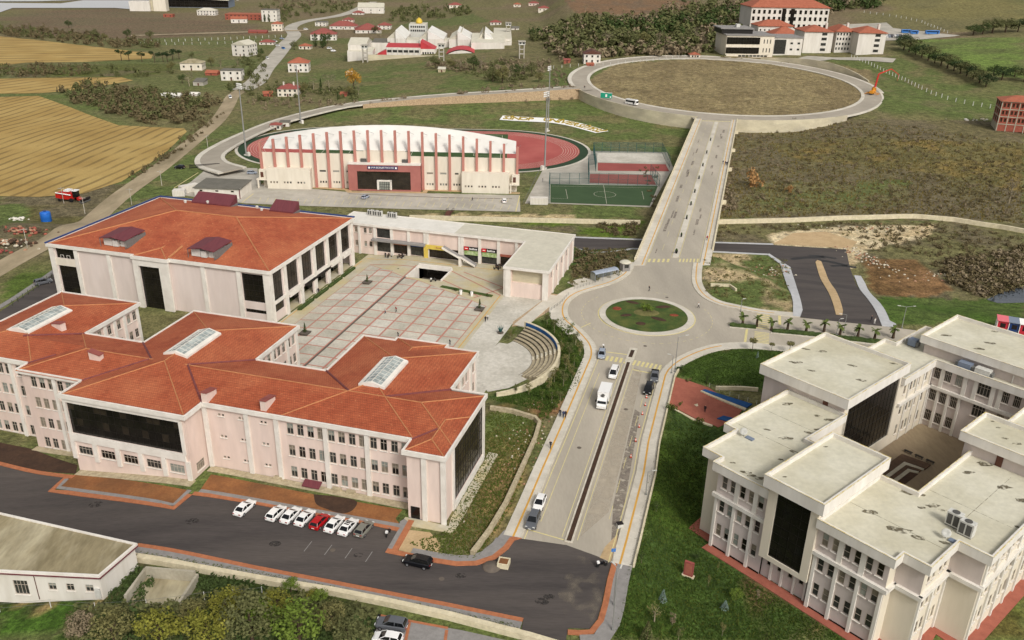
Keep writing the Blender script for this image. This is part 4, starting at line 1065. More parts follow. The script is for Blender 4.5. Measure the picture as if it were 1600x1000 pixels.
def curtain(parent,p0,p1,z0,z1,nx_,nz_,m='glassdark',fw=.07,name='glass_wall',panes=True,lit=()):
    """glazed wall: a frame with single panes"""
    p0,p1 = np.array(p0,float),np.array(p1,float); L = np.linalg.norm(p1 - p0); a = math.atan2(p1[1] - p0[1],p1[0] - p0[0])
    q = MB(); pw,ph = L / nx_,(z1 - z0) / nz_
    for i in range(nx_ + 1): q.box(i * pw - fw / 2,-.05,z0,i * pw + fw / 2,.02,z1)
    for j in range(nz_ + 1): q.box(0,-.045,z0 + j * ph - fw / 2,L,.018,z0 + j * ph + fw / 2)
    o = q.build(name,M['mullion'],parent,loc=(p0[0],p0[1],0),rz=a)
    key = ('pane',round(pw,3),round(ph,3),m)
    if key not in cache: cache[key] = [MB().poly([(0,0,0),(pw,0,0),(pw,0,ph),(0,0,ph)]).mesh('pane',M[x]) for x in (m,m,m)]
    for i in range(nx_):
        for j in range(nz_): ob('pane',wr.choice(cache[key]) if (i,j) not in lit else cache.setdefault(('lit',key),MB().poly([(0,0,0),(pw,0,0),(pw,0,ph),(0,0,ph)]).mesh('pane',M['glassbrown'])),o,(i * pw,wr.uniform(-.004,.004),z0 + j * ph))
    return o
def hip(q,u0,u1,v0,v1,z,s,caps=None):
    du,dv = u1 - u0,v1 - v0
    if du >= dv:
        h = dv / 2; a,c = (u0 + h,(v0 + v1) / 2,z + h * s),(u1 - h,(v0 + v1) / 2,z + h * s)
        q.poly([(u0,v0,z),(u1,v0,z),c,a]); q.poly([(u1,v1,z),(u0,v1,z),a,c]); q.poly([(u0,v1,z),(u0,v0,z),a]); q.poly([(u1,v0,z),(u1,v1,z),c])
        hips = [((u0,v0,z),a),((u0,v1,z),a),((u1,v0,z),c),((u1,v1,z),c)]
    else:
        h = du / 2; a,c = ((u0 + u1) / 2,v0 + h,z + h * s),((u0 + u1) / 2,v1 - h,z + h * s)
        q.poly([(u0,v1,z),(u0,v0,z),a,c]); q.poly([(u1,v0,z),(u1,v1,z),c,a]); q.poly([(u0,v0,z),(u1,v0,z),a]); q.poly([(u1,v1,z),(u0,v1,z),c])
        hips = [((u0,v0,z),a),((u1,v0,z),a),((u0,v1,z),c),((u1,v1,z),c)]
    if caps is not None: caps += hips + [(a,c)]
def capline(parent,a,c,r=.11,m='ridge',name='ridge_cap'):
    if (Vector(a) - Vector(c)).length > .3: MB().tube(Vector(a) + Vector((0,0,.03)),Vector(c) + Vector((0,0,.03)),r,n=6).build(name,M[m],parent)
def eaves(parent,poly,z0,z1,m='trim',rim=.35,name='fascia'):
    q = MB(); q.prism(poly,z0,z1,cap=False,bot=True); inn = offset(poly,rim); n = len(poly)
    for i in range(n):
        j = (i + 1) % n
        q.poly([tuple(poly[i]) + (z1,),tuple(poly[j]) + (z1,),tuple(inn[j]) + (z1,),tuple(inn[i]) + (z1,)])
        q.poly([tuple(inn[i]) + (z1,),tuple(inn[j]) + (z1,),tuple(inn[j]) + (z1 - .25,),tuple(inn[i]) + (z1 - .25,)])
    return q.build(name,M[m],parent)
def pil(parent,u,v,z0,z1,w=.75,d=.35,side='f',m='trim',name='pilaster'):
    q = MB()
    if side == 'f': q.box(u - w / 2,v - d,z0,u + w / 2,v + .02,z1)
    else: q.box(u - .02,v - w / 2,z0,u + d,v + w / 2,z1)
    return q.build(name,M[m],parent)
def rows(us,u0,zs,w,h,kind): return [(u - u0,z,w,h,kind) for u in us for z in zs]
def skylight(parent,u0,u1,v0,v1,zb,zr,nz=4):
    um = (u0 + u1) / 2; q = MB()
    prof = [(u0,zb),(u1,zb),(u1,zb + .55),(um,zr),(u0,zb + .55)]
    o = MB().loft([[(u,v0,z) for u,z in prof],[(u,v1,z) for u,z in prof]][::-1]).build('skylight',M['trim'],parent)
    for s,(ua,za,uc,zc) in ((0,(u0 + .3,zb + .62,um - .05,zr + .03)),(1,(um + .05,zr + .03,u1 - .3,zb + .62))):
        zc_,za_ = zc,za
        MB().poly([(ua,v0 + .35,za_),(uc,v0 + .35,zc_),(uc,v1 - .35,zc_),(ua,v1 - .35,za_)]).build('glazing',M['skyglass'],o)
        b_ = MB(); n = 9
        for k in range(n + 1):
            v = v0 + .35 + (v1 - v0 - .7) * k / n; b_.tube((ua,v,za_ + .02),(uc,v,zc_ + .02),.03,n=4)
        for k in (0,.5,1): b_.tube((ua + (uc - ua) * k,v0 + .35,za_ + (zc_ - za_) * k + .03),(ua + (uc - ua) * k,v1 - .35,za_ + (zc_ - za_) * k + .03),.03,n=4)
        b_.build('glazing_bars',M['trim'],o)

# ------------------------------------------------------------------ the pink faculty with red tiled roofs (front left)
lf = thing('faculty_building','long pink faculty with linked red tiled roofs beside the black road','building',tuple(LFO),A155)
Z0,ZT = -6.0,12.75
q = MB(); S3 = (10.95,6.5,2.05); S4 = S3 + (-2.45,)
ol = [(-124,7.5),(-87.8,7.5),(-87.8,4.7),(-73,4.7),(-73,-.9),(-48,-.9),(-48,4.1),(-7,4.1),(-7,.4),(-.5,.4),(-.5,21.7),(-7.4,21.7),(-7.4,38.1),(-14.4,38.1),(-14.4,39.4),(-24.7,39.4),(-24.7,38.1),(-31.8,38.1),(-31.8,21.3),(-47.9,21.3),(-47.9,38.3),(-72.7,38.3),(-72.7,21.2),(-87.8,21.2),(-87.8,38.4),(-108,38.4),(-108,20.7),(-124,20.7)]
W_ = {}
uu = [-103.8,-101.8,-99.8,-97.8,-95.8,-93.98,-91.3,-89.4]; W_[0] = rows(uu,-124,S4,1.28,2.25,'cross')
W_[2] = rows([-87.15,-85.25,-83.35,-81.35,-79.2,-77.25,-75.3],-87.8,S4,1.28,2.25,'cross')
W_[4] = [(u + 73,1.75,3.0,1.75,'grid') for u in (-70.65,-65.75,-60.85,-55.95,-51.05)]
W_[5] = [(2.6,1.6,2.3,1.8,'grid')]
W_[6] = rows([-30.4,-28.42,-26.46,-24.52,-22.5,-20.55,-18.57,-16.68,-14.6,-12.72,-10.74,-8.85],-48,S3,1.28,2.25,'cross')
W_[6] += [(u + 48 + k,z,.55,.5,'plain') for u in (-44.1,-39.95,-35.6) for z in (11.3,6.85,2.4) for k in (-.38,.38)]
W_[11] = [(v - 21.7,z,1.1,2.1,'cross') for v in (24.5,26.5,30.2,32.2,36.5) for z in (10.8,6.4,2.0)]
W_[20 - 1] = [(v - 21.3,z,1.1,2.1,'cross') for v in (25,27,29.2,30.9,32.8,35,36.8) for z in (10.9,6.7,2.2)]
W_[23] = [(v - 21.2,z,1.1,2.1,'cross') for v in (24,26,29,32,35.2,37.1) for z in (10.9,6.7,2.2)]
for i in range(len(ol)):
    p,r = ol[i],ol[(i + 1) % len(ol)]
    if i == 4:   # front of the middle block: opening for the long dark glass wall
        wall(q,p,r,Z0,ZT,[(.25,5.25,23.9,11.85)] + [(s - w / 2,z - h / 2,s + w / 2,z + h / 2) for s,z,w,h,_ in W_[4]])
        for s,z,w,h,kd in W_[4]: window(lf,kd,w,h,(-73 + s,-.8,z),0)
    elif i == 9: wall(q,p,r,Z0,ZT,[(4.9,1.1,20.7,11.9)])
    elif i in W_: facade(lf,q,p,r,Z0,ZT,W_[i])
    else: wall(q,p,r,Z0,ZT)
q.build('wall',M['pink'],lf)
lit = {(i,j) for i in (0,4,5,8,12,13,16) for j in (3,)} | {(1,1),(5,1),(8,1),(11,1),(14,1)}
curtain(lf,(-72.75,-.74),(-49.1,-.74),5.25,11.85,17,4,'glassdark',.05,lit=lit)
curtain(lf,(-.66,5.3),(-.66,21.1),1.1,11.9,12,6,'glassbrown',.06)
q = MB(); q.box(-73.3,-1.25,11.85,-48.7,-.92,12.7); q.box(-73.3,-1.25,3.75,-48.7,-.92,5.25); q.box(-73.3,-1.25,5.25,-72.75,-.92,11.85); q.box(-49.1,-1.25,5.25,-48.5,-.92,11.85); q.build('glass_surround',M['trim'],lf)
for u in (-73.0,-68.2,-63.3,-58.4,-53.5,-48.45): pil(lf,u,-.92,-.15 if u < -48.5 else -1.5,3.75,.85,.34)
for u in (-47.3,-38.9,-32.95,-23.5,-15.7): pil(lf,u,4.08,-6,12.72,.85)
for u in (-3.9,-.55): pil(lf,u,.38,-6,12.72,.85)
for u in (-80.25,-73.6): pil(lf,u,4.68,-6,12.72)
for u in (-100.8,-93.0,-88.1): pil(lf,u,7.48,-6,12.72)
for v in (4.6,21.3): pil(lf,-.52,v,-6,12.72,.8,.3,'s')
MB().box(-.5,4.9,-.2,-.1,21.0,1.1).build('plinth',M['trim'],lf)
for u,vs_ in ((-7.4,(28.5,34.4,37.7)),(-47.9,(28.1,34.0,37.9)),(-87.8,(27.5,30.5,33.6,38.0))):
    for v in vs_: pil(lf,u,v,-6,12.72,.7,.3,'s')
ev = [(-124.5,6.9),(-88.4,6.9),(-88.4,4.0),(-73.6,4.0),(-73.6,-1.6),(-47.3,-1.6),(-47.3,3.5),(-7.6,3.5),(-7.6,-.25),(.1,-.25),(.1,22.3),(-6.8,22.3),(-6.8,38.7),(-13.8,38.7),(-13.8,40),(-25.3,40),(-25.3,38.7),(-32.4,38.7),(-32.4,21.9),(-47.3,21.9),(-47.3,38.9),(-73.3,38.9),(-73.3,21.8),(-87.2,21.8),(-87.2,39),(-108.6,39),(-108.6,21.3),(-124.5,21.3)]
eaves(lf,ev,12.7,13.55)
q = MB(); caps = []; sl = .21; i_ = .36
for n,(u0,u1,v0,v1) in enumerate([(-88.4,.1,3.5,22.0),(-140,-73,6.9,21.6),(-100,-60,4.0,21.5),(-32.4,-6.8,3.5,38.7),(-73.5,-47.3,-1.6,38.9),(-108.6,-87.2,6.9,39.0),(-7.6,.1,-.25,14),(-25.3,-13.8,26,40.0)]):
    z = 13.32 + .006 * n
    if n == 2: u0 = -88.4 - 0.0; u1 = -50
    hip(q,u0 + i_,u1 - i_,v0 + i_,v1 - i_,z,sl,caps if n not in (1,2) else None)
q.build('roof',M['tile'],lf)
for a,c in caps: capline(lf,a,c)
def rz_(d): return 13.34 + sl * d
for a,c in (((-32.4,21.9),(-23.1,12.7)),((-6.9,22.1),(-15.9,12.8)),((-47.3,21.9),(-56.4,12.8)),((-73.4,21.7),(-64.4,12.8)),((-47.3,3.6),(-56.2,12.6)),((-73.5,4.1),(-64.8,12.7)),((-87.2,21.7),(-95.5,14.1)),((-7.5,3.5),(-4.0,7.0)),((-88.3,6.9),(-84.5,10.5))):
    d = abs(c[0] - a[0]); MB().tube((a[0],a[1],rz_(.0)),(c[0],c[1],rz_(d) - .02),.22,n=6).build('valley_flashing',M['flash'],lf)
skylight(lf,-22.1,-17.0,14.7,26.0,15.3,16.55); skylight(lf,-63.0,-57.7,14.6,26.0,15.3,16.6); skylight(lf,-100.6,-95.2,15.2,27.5,14.7,16.0)
def chimney(u,v,L,z,ang):
    o = MB().loft([[(-L / 2,-.55,-.6),(-L / 2,.55,-.6),(-L / 2,.55,1.5),(-L / 2,-.55,1.5)],[(L / 2,-.55,-.4),(L / 2,.55,-.4),(L / 2,.55,.9),(L / 2,-.55,.9)]]).build('roof_vent',M['pink'],lf,loc=(u,v,z),rz=ang)
    MB().loft([[(-L / 2 - .15,-.7,1.52),(-L / 2 - .15,.7,1.52),(-L / 2 - .15,.7,1.66),(-L / 2 - .15,-.7,1.66)],[(L / 2 + .15,-.7,.92),(L / 2 + .15,.7,.92),(L / 2 + .15,.7,1.06),(L / 2 + .15,-.7,1.06)]]).build('lid',M['tilered'],o)
chimney(-35.5,6.0,3.2,13.9,math.pi / 2); chimney(-46.9,5.3,3.0,13.9,math.pi / 2); chimney(-75.0,10.5,2.4,14.8,0.0); chimney(-92.6,20.5,3.0,14.3,math.pi - .2)
MB().box(-6.5,.3,-.1,-4.9,.42,2.4).build('door',M['glassdark'],lf); MB().box(-6.9,-.6,-.3,-4.4,.4,.05).build('step',M['greypave'],lf)
MB().loft([[(-28.3,2.6,.35),(-24.9,2.6,.35),(-24.9,4.0,.95),(-28.3,4.0,.95)],[(-28.3,2.6,.45),(-24.9,2.6,.45),(-24.9,4.0,1.05),(-28.3,4.0,1.05)]]).build('cellar_hatch',M['purple'],lf)
for u in (-33.6,-22.0,-19.3): MB().box(u - .8,3.3,-.1,u + .8,4.05,.55).build('light_well',M['stone'],lf)

# ------------------------------------------------------------------ big hall with the wide hipped roof
bb = thing('hall_building','large square hall with broad orange hipped roof and tall dark glass bays','building',tuple(LFO),A155)
q = MB(); zt = 12.5; zb = -4
fr_ops = [(-134.9,9.45,-129.2,12.15),(-134.9,-.6,-129.1,7.3),(-78.7,4.3,-72.6,11.85),(-78.6,1.2,-72.6,2.2)]
wall(q,(-136.8,66.2),(-109.6,66.2),zb,zt,[(a + 136.8,z0,c + 136.8,z1) for a,z0,c,z1 in fr_ops[:2]],.3)
wall(q,(-109.6,66.2),(-109.6,65.4),zb,zt); wall(q,(-109.6,65.4),(-99.5,65.4),zb,zt,[(1.35,-1.3,7.5,10.75),(1.3,-3.6,7.6,-2.2)],.3); wall(q,(-99.5,65.4),(-99.5,66.2),zb,zt)
wall(q,(-99.5,66.2),(-70.8,66.2),zb,zt,[(a + 99.5,z0,c + 99.5,z1) for a,z0,c,z1 in fr_ops[2:]],.3)
bays = [(66.85,72.1),(74.45,80.0),(82.3,87.75),(89.95,95.5),(97.8,103.3),(105.4,110.9)]
ops = [(a - 66.2,4.65 if i else 1.3,c - 66.2,12.15) for i,(a,c) in enumerate(bays)] + [(a - 66.2,-1.3,c - 66.2,2.9) for a,c in bays[1:]]
wall(q,(-70.8,66.2),(-70.8,113.0),zb,zt,ops,.35)
wall(q,(-70.8,113.0),(-136.8,113.0),zb,zt); wall(q,(-136.8,113.0),(-136.8,66.2),zb,zt)
q.build('wall',M['bbpink'],bb)
for a,z0,c,z1 in fr_ops[:3]: curtain(bb,(a,66.45),(c,66.45),z0,z1,4,2 if z1 - z0 < 4 else 5,'glassdark',.05)
curtain(bb,(-78.6,66.45),(-72.6,66.45),1.2,2.2,6,1,'glassdark',.1)
curtain(bb,(-108.25,65.65),(-102.1,65.65),-1.3,10.75,4,7,'glassdark',.05); curtain(bb,(-108.3,65.65),(-102.0,65.65),-3.6,-2.2,5,1,'glassdark',.1)
for i,(a,c) in enumerate(bays): curtain(bb,(-71.1,a),(-71.1,c),4.65 if i else 1.3,12.15,4,4 if i else 6,'glassbrown',.05)
for i,(a,c) in enumerate(bays[1:]): curtain(bb,(-74.0,a),(-74.0,c),-1.2,2.9,4,2,'glasswin' if i > 1 else 'glassbrown',.06)
q = MB(); q.box(-74,73.2,-1.6,-70.9,112.4,-1.12); q.build('arcade_floor',M['plazaedge'],bb)
MB().box(-74.05,73.2,2.95,-71.2,112.4,3.2).build('arcade_ceiling',M['bbpink'],bb)
cols = [66.45,73.25,81.15,88.85,96.65,104.35,112.3]
for v in cols: pil(bb,-70.82,v,-4,12.5,1.25,.45,'s',name='column')
MB().box(-70.8,66.2,3.75,-70.45,112.9,4.6).build('spandrel_band',M['trim'],bb)
for u,w in ((-136.1,1.5),(-128.3,1.15),(-118.0,1.1),(-89.65,1.1),(-79.4,1.2),(-71.6,1.6)): pil(bb,u,66.18,-4,12.5,w,.4,name='column')
q = MB(); q.box(-109.9,64.9,10.75,-99.2,65.38,12.6); q.box(-109.9,64.9,-2.2,-99.2,65.38,-1.35); q.box(-109.9,64.9,-1.35,-108.3,65.38,10.75); q.box(-102.05,64.9,-1.35,-99.2,65.38,10.75); q.build('glass_surround',M['trim'],bb)
MB().box(-135.4,66.0,7.4,-129,66.19,9.4).build('balcony_band',M['cream'],bb)
for u in (-132.9,-130.9):
    qq = MB(); qq.tube((u - .5,65.95,9.45),(u - .5,65.95,10.5),.05,n=4); qq.tube((u - .5,65.95,10.5),(u + .5,65.95,10.5),.05,n=4); qq.tube((u + .5,65.95,10.5),(u + .5,65.95,9.45),.05,n=4); qq.build('rail',M['trim'],bb)
for v,w in ((74.6,5.6),(83.0,14.5),(98.4,5.2),(106.0,5.0)):
    MB().box(-70.7,v,2.95,-70.35,v + w,3.72).build('sign_board',M['signblack'] if w > 10 else M['trim'],bb)
evb = [(-137.3,65.5),(-110.1,65.5),(-110.1,64.6),(-99.0,64.6),(-99.0,65.5),(-70.0,65.5),(-70.0,113.7),(-137.3,113.7)]
eaves(bb,evb,12.5,13.4)
q = MB(); caps = []; hip(q,-136.9,-70.35,65.85,113.3,13.2,.205,caps); hip(q,-109.6,-99.4,64.95,80,13.206,.205,caps); q.build('roof',M['tilebb'],bb)
for a,c in caps: capline(bb,a,c,.17)
MB().box(-137.35,65.4,13.42,-136.95,113.8,13.75).build('gutter',M['kioskblue'],bb); MB().box(-137.3,113.35,13.42,-70,113.8,13.75).build('gutter',M['kioskblue'],bb)
for u0,u1 in ((-121.2,-113.2),(-94.6,-86.7)):   # roof plant under purple sheet-metal canopies
    um = (u0 + u1) / 2; v0,v1 = 67.2,75.6; zb_ = 14.1
    o = MB().loft([[(u0,v0,zb_ + 1.9),(um,v0,zb_ + 2.5),(u1,v0,zb_ + 1.9),(u1,v0,zb_ + 2.05),(um,v0,zb_ + 2.65),(u0,v0,zb_ + 2.05)],[(u0,v1,zb_ + 2.3),(um,v1,zb_ + 2.9),(u1,v1,zb_ + 2.3),(u1,v1,zb_ + 2.45),(um,v1,zb_ + 3.05),(u0,v1,zb_ + 2.45)]]).build('plant_canopy',M['purple'],bb)
    qq = MB(); qq.box(u0 + .4,v0 + 1.2,zb_ - .2,u0 + 3.0,v1 - 1,zb_ + 1.7); qq.box(u0 + 3.4,v0 + .9,zb_ - .2,u0 + 5.0,v1 - 2,zb_ + 1.5); qq.box(u0 + 5.3,v0 + 1.5,zb_ - .2,u1 - .5,v1 - 1,zb_ + 1.2); qq.build('air_unit',M['acwhite'],o)
    qq = MB()
    for u in (u0 + .15,u1 - .15):
        for v in (v0 + .2,v1 - .2): qq.tube((u,v,zb_ - .3),(u,v,zb_ + 2),.09,n=5)
    qq.box(u1 - .12,v0 + .5,zb_ - .2,u1,v1,zb_ + 1.9); qq.build('post',M['steel'],o)
for u0,u1 in ((-122.6,-109.2),(-95.8,-88.0)):
    o = MB().loft([[(u0,109.3,13.9),(u1,109.3,13.9),(u1,109.3,14.4),(u0,109.3,14.4)],[(u0 - .4,114.2,13.9),(u1 - .4,114.2,13.9),(u1 - .4,114.2,16.4),(u0 - .4,114.2,16.4)]]).build('roof_hood',M['purple'],bb)
    MB().box(u0 + .1,109.0,13.2,u1 + .1,114.0,13.95).build('kerb',M['steel'],o)
for u,v in ((-115.5,107.5),(-99,108),(-95,104),(-120,103)): MB().lathe([(.35,0),(.35,.5),(.5,.5),(.3,.75)],8,(u,v,14.0 + (113 - v) * .2)).build('vent_cowl',M['acwhite'],bb)
capline(bb,(-99.5,66,13.4),(-99.5,72,14.6),.3)
# ------------------------------------------------------------------ text helper (flat lettering built as mesh)
def textmesh(s,size,depth=.02,bold=0.):
    cu = bpy.data.curves.new('t','FONT'); cu.body = s; cu.size = size; cu.align_x = 'CENTER'; cu.align_y = 'CENTER'; cu.extrude = depth; cu.resolution_u = 2; cu.offset = bold
    o = bpy.data.objects.new('t',cu); C.objects.link(o); bpy.context.view_layer.update()
    me = bpy.data.meshes.new_from_object(o.evaluated_get(bpy.context.evaluated_depsgraph_get())); bpy.data.objects.remove(o); bpy.data.curves.remove(cu); me.name = 'lettering'; me.materials.clear(); return me
def sign_text(s,size,m,parent,loc,rz,sx=1.0,name='lettering'):
    me = textmesh(s,size); me.materials.append(M[m]); o = ob(name,me,parent,loc); o.rotation_euler = (math.pi / 2,0,rz); o.scale = (sx,1,1); return o

# ------------------------------------------------------------------ low L-shaped shop building
lb = thing('shop_building','low flat-roofed L-shaped shop row closing the far side of the plaza','building',tuple(LFO),A155)
q = MB(); VF = 122.8
cells = [(-72.9,-68.3,None),(-67.4,-62.8,'a'),(-61.8,-57.2,'b'),(-56.2,-51.9,'c'),(-50.2,-40.6,'d'),(-38.9,-34.4,'e'),(-33.3,-28.5,'f'),(-27.4,-23.0,'g')]
ops = [(a + 79,0.15,c + 79,3.3 if k not in 'ef' else 3.9) for a,c,k in cells if k] + [(-67.3 + 79,4.7,-62.9 + 79,7.6)]
wins = [(u + 79,z,.95,1.7,'cross') for u in (-74.3,-71.25,-69.5) for z in (6.5,2.15)]
p0,p1 = (-79,VF),(-19.2,VF)
wall(q,p0,p1,-1.5,8.1,ops + [(s - w / 2,z - h / 2,s + w / 2,z + h / 2) for s,z,w,h,_ in wins])
for s,z,w,h,kd in wins: window(lb,kd,w,h,(-79 + s,VF + .1,z),0)
wall(q,(-19.2,VF),(-19.2,100.6),-1,8.1,[(3,.1,19,3.2)],.2)
wall(q,(-19.2,100.6),(-7.6,100.6),-2,8.1,[(1.6,4.2,10.2,7.9)],.8); wall(q,(-7.6,100.6),(-7.6,133),-7,8.1,[(4 + 6.4 * i,5.0,5.2 + 6.4 * i,6.8) for i in range(4)]); wall(q,(-7.6,133),(-79,133),-7,8.1); wall(q,(-79,133),(-79,VF),-5,8.1)
q.build('wall',M['pink'],lb)
MB().poly([(-17.6,101.4,4.2),(-9.0,101.4,4.2),(-9.0,101.4,7.9),(-17.6,101.4,7.9)]).build('recess_panel',M['concwall'],lb)
for a,c,k in cells:
    if not k: continue
    h = 3.3 if k not in 'ef' else 3.9
    curtain(lb,(a,VF + .14),(c,VF + .14),.15,h,4 if k != 'd' else 8,2,'glasswin' if k in 'acef' else 'glassbrown',.07,name='shop_front')
curtain(lb,(-67.3,VF + .14),(-62.9,VF + .14),4.7,7.6,5,2,'glasswin',.1)
curtain(lb,(-19.05,119.8),(-19.05,103.8),.1,3.2,8,2,'glassbrown',.07,name='shop_front')
for i in range(4): MB().box(-7.75,104.6 + 6.4 * i,5,-7.65,105.8 + 6.4 * i,6.8).build('pane',M['glasswin'],lb)
for u,w in ((-75.6,.5),(-73.2,.7),(-67.9,.9),(-62.3,.9),(-56.7,.9),(-51.4,.8),(-50.5,.8),(-40.2,.8),(-39.3,.8),(-33.85,.9),(-27.95,.9),(-22.4,.9)): pil(lb,u,VF - .02,-1.5,8.1,w,.4,name='column')
for u in (-18.5,-8.1): MB().box(u - .7,99.9,-2,u + .7,101.1,8.1).build('column',M['trim'],lb)
for v in (107,113.4,119.8,126.2,132.6): pil(lb,-7.62,v,-7,8.1,.8,.4,'s',name='column')
MB().box(-19.8,100.2,-1,-19.2,101.2,8.1).build('column',M['trim'],lb)
MB().loft([[(-68.6,120.9,3.9),(-51.0,120.9,3.9),(-51.0,VF - .1,3.9),(-68.6,VF - .1,3.9)],[(-68.6,120.9,4.35),(-51.0,120.9,4.35),(-51.0,VF - .1,4.5),(-68.6,VF - .1,4.5)]]).build('canopy',M['greypave'],lb)
evl = [(-80,122.1),(-19.9,122.1),(-19.9,99.8),(-6.9,99.8),(-6.9,133.4),(-80,133.4)]
eaves(lb,evl,8.05,8.75)
mk('lbroof',(200,194,176),(190,184,166),.3,.9,fine=(1,.06)); mk('lbroof2',(220,215,205),(210,205,194),.3,.9,fine=(1,.04))
q = MB(); q.poly([(-42,122.4,8.62),(-19.6,122.4,8.62),(-19.6,100.1,8.62),(-7.2,100.1,8.62),(-7.2,133.1,8.62),(-42,133.1,8.62)]); q.build('roof',M['lbroof'],lb)
MB().poly([(-79.7,122.4,8.62),(-42,122.4,8.62),(-42,133.1,8.62),(-79.7,133.1,8.62)]).build('roof',M['lbroof2'],lb)
MB().box(-50.3,122.0,3.0,-44.4,122.35,4.3).build('yellow_sign',M['signyel'],lb)
MB().box(-51.6,122.0,0,-50.3,122.3,4.3).build('yellow_sign',M['signyel'],lb)
for u in (-38.7,-33.1):
    w = 4.4 if u < -38 else 4.7
    MB().box(u,122.25,4.0,u + w,122.6,5.0).build('shop_sign',M['signblack'],lb); MB().box(u - .03,122.18,3.95,u + 1.4,122.24,5.05).build('shop_logo',M['signred'],lb)
    MB().box(u,122.5,2.4,u + w,122.68,3.85).build('window_poster',M['signgreen'],lb)
    qq = MB()
    for k in range(7): qq.box(u + 1.7 + k * .36,122.2,4.3,u + 1.92 + k * .36,122.24,4.62 + (.18 if k in (0,3) else 0))
    qq.box(u + 1.65,122.2,4.22,u + 4.1,122.24,4.28); qq.build('sign_script',M['signwhite'],lb)
    qq = MB(); qq.box(u + .3,122.13,4.4,u + 1.1,122.17,4.6); qq.build('logo_mark',M['signwhite'],lb)
qq = MB()
for k in range(6): qq.box(-47.6 + k * .45,121.95,3.45,-47.35 + k * .45,121.99,3.8 + (.12 if k in (0,3) else 0))
qq.build('sign_script',M['orange'],lb)
for u,w,m_ in ((-61.8,4.6,'orange'),(-56.2,4.3,'kioskblue'),(-27.4,4.2,'signred')): MB().box(u,122.5,3.05,u + w,122.7,3.75).build('shop_sign',M[m_] if m_ != 'signred' else M['redpave'],lb)
# covered slanting stair roof in front of the shops
st = tag(MB().loft([[(-44.3,118.2,5.0),(-44.3,120.3,5.0),(-44.3,120.3,5.35),(-44.3,118.2,5.35)],[(-39.2,118.2,2.6),(-39.2,120.3,2.6),(-39.2,120.3,2.95),(-39.2,118.2,2.95)],[(-38.2,118.2,2.55),(-38.2,120.3,2.55),(-38.2,120.3,2.9),(-38.2,118.2,2.9)],[(-33.9,118.2,.35),(-33.9,120.3,.35),(-33.9,120.3,.7),(-33.9,118.2,.7)]]).build('ramp_slab',M['greypave'],lb))
q = MB(); q.loft([[(-44.3,118.05,4.95),(-44.3,118.19,4.95),(-44.3,118.19,5.6),(-44.3,118.05,5.6)],[(-39.2,118.05,2.55),(-39.2,118.19,2.55),(-39.2,118.19,3.2),(-39.2,118.05,3.2)],[(-38.2,118.05,2.5),(-38.2,118.19,2.5),(-38.2,118.19,3.15),(-38.2,118.05,3.15)],[(-33.9,118.05,.3),(-33.9,118.19,.3),(-33.9,118.19,.95),(-33.9,118.05,.95)]]); q.box(-39.1,118.2,0,-38.3,120.2,2.6); q.build('ramp_parapet',M['trim'],lb)
def acunit(p,rz,label,group,s=1.0):
    t = thing('air_conditioner',label,'air conditioner',p,rz,group,s)
    MB().box(-.75,-.45,0.15,.75,.45,1.75).build('casing',M['acwhite'],t); MB().lathe([(.4,1.76),(.4,1.8),(.12,1.8)],14).build('fan_grille',M['fan'],t)
    MB().box(-.62,-.47,.3,-.1,-.455,1.55).build('coil_panel',M['fan'],t); MB().box(.05,-.47,.3,.6,-.455,1.55).build('coil_panel',M['fan'],t); MB().box(-.7,-.4,0,.7,.4,.15).build('feet',M['steel'],t)
for i,(u,v) in enumerate(((-73.4,131.6),(-71.6,131.5),(-69.9,131.4),(-66.4,131.2),(-64.9,131.2))):
    p = LFw(u,v,8.64); acunit(tuple(p),A155,f'white air conditioner on the shop roof, {ordn(i)} from the left','air conditioners on the shop roof')

# ------------------------------------------------------------------ grandstand of the sports ground
sg = thing('grandstand','cream grandstand with salmon columns under a white curved membrane roof','grandstand',(-38.07,346.68,0),math.radians(-.5))
us = [-66 + 105.0 * i / 19 for i in range(20)]
def arcz(u): return 18.35 - 5.6 * ((u + 13.5) / 52.5) ** 2
q = MB(); ZB = -7.5
for i in range(19):
    a,c = us[i],us[i + 1]; zt = 8.4 if i < 7 else (9.6 if i < 11 else 8.0)
    wins = []
    if 1 <= i <= 17: wins.append(((c - a) / 2,1.0,2.6 if i in (4,5,6,12,13) else 1.6,.8,'grid' if i in (5,6,12,13) else 'plain'))
    if 4 <= i <= 6 or 12 <= i <= 14: wins += [((c - a) / 2 + k,-3.6,.7,.95,'plain') for k in (-1.1,0,1.1)]
    facade(sg,q,(a,1.6),(c,1.6),ZB,zt,wins,.15,False)
wall(q,(39,1.6),(39,14),ZB,5); wall(q,(-66,14),(-66,1.6),ZB,5)
q.build('wall',M['cream'],sg)
for i,u in enumerate(us):
    MB().box(u - .48,.6,ZB if 4 <= i <= 14 else 1.0,u + .48,1.7,float(arcz(u))).build('column',M['salmon'],sg)
q = MB(); n = 10
for i in range(38):
    a,c = -65.3 + 103.6 * i / 38,-65.3 + 103.6 * (i + 1) / 38
    for j in range(n):
        f0,f1 = j / n,(j + 1) / n
        def pt(u,f): z1_ = 17.9 - 5.7 * ((u + 13.5) / 52) ** 2; return (u,2.2 + 12 * f,9.7 + (z1_ - 9.7) * (1.25 * f - .25 * f * f) / 1.0 + .05 * math.sin(u * 1.14))
        q.poly([pt(a,f0),pt(c,f0),pt(c,f1),pt(a,f1)])
mem = q.build('membrane_roof',M['membrane'],sg,True)
q = MB()
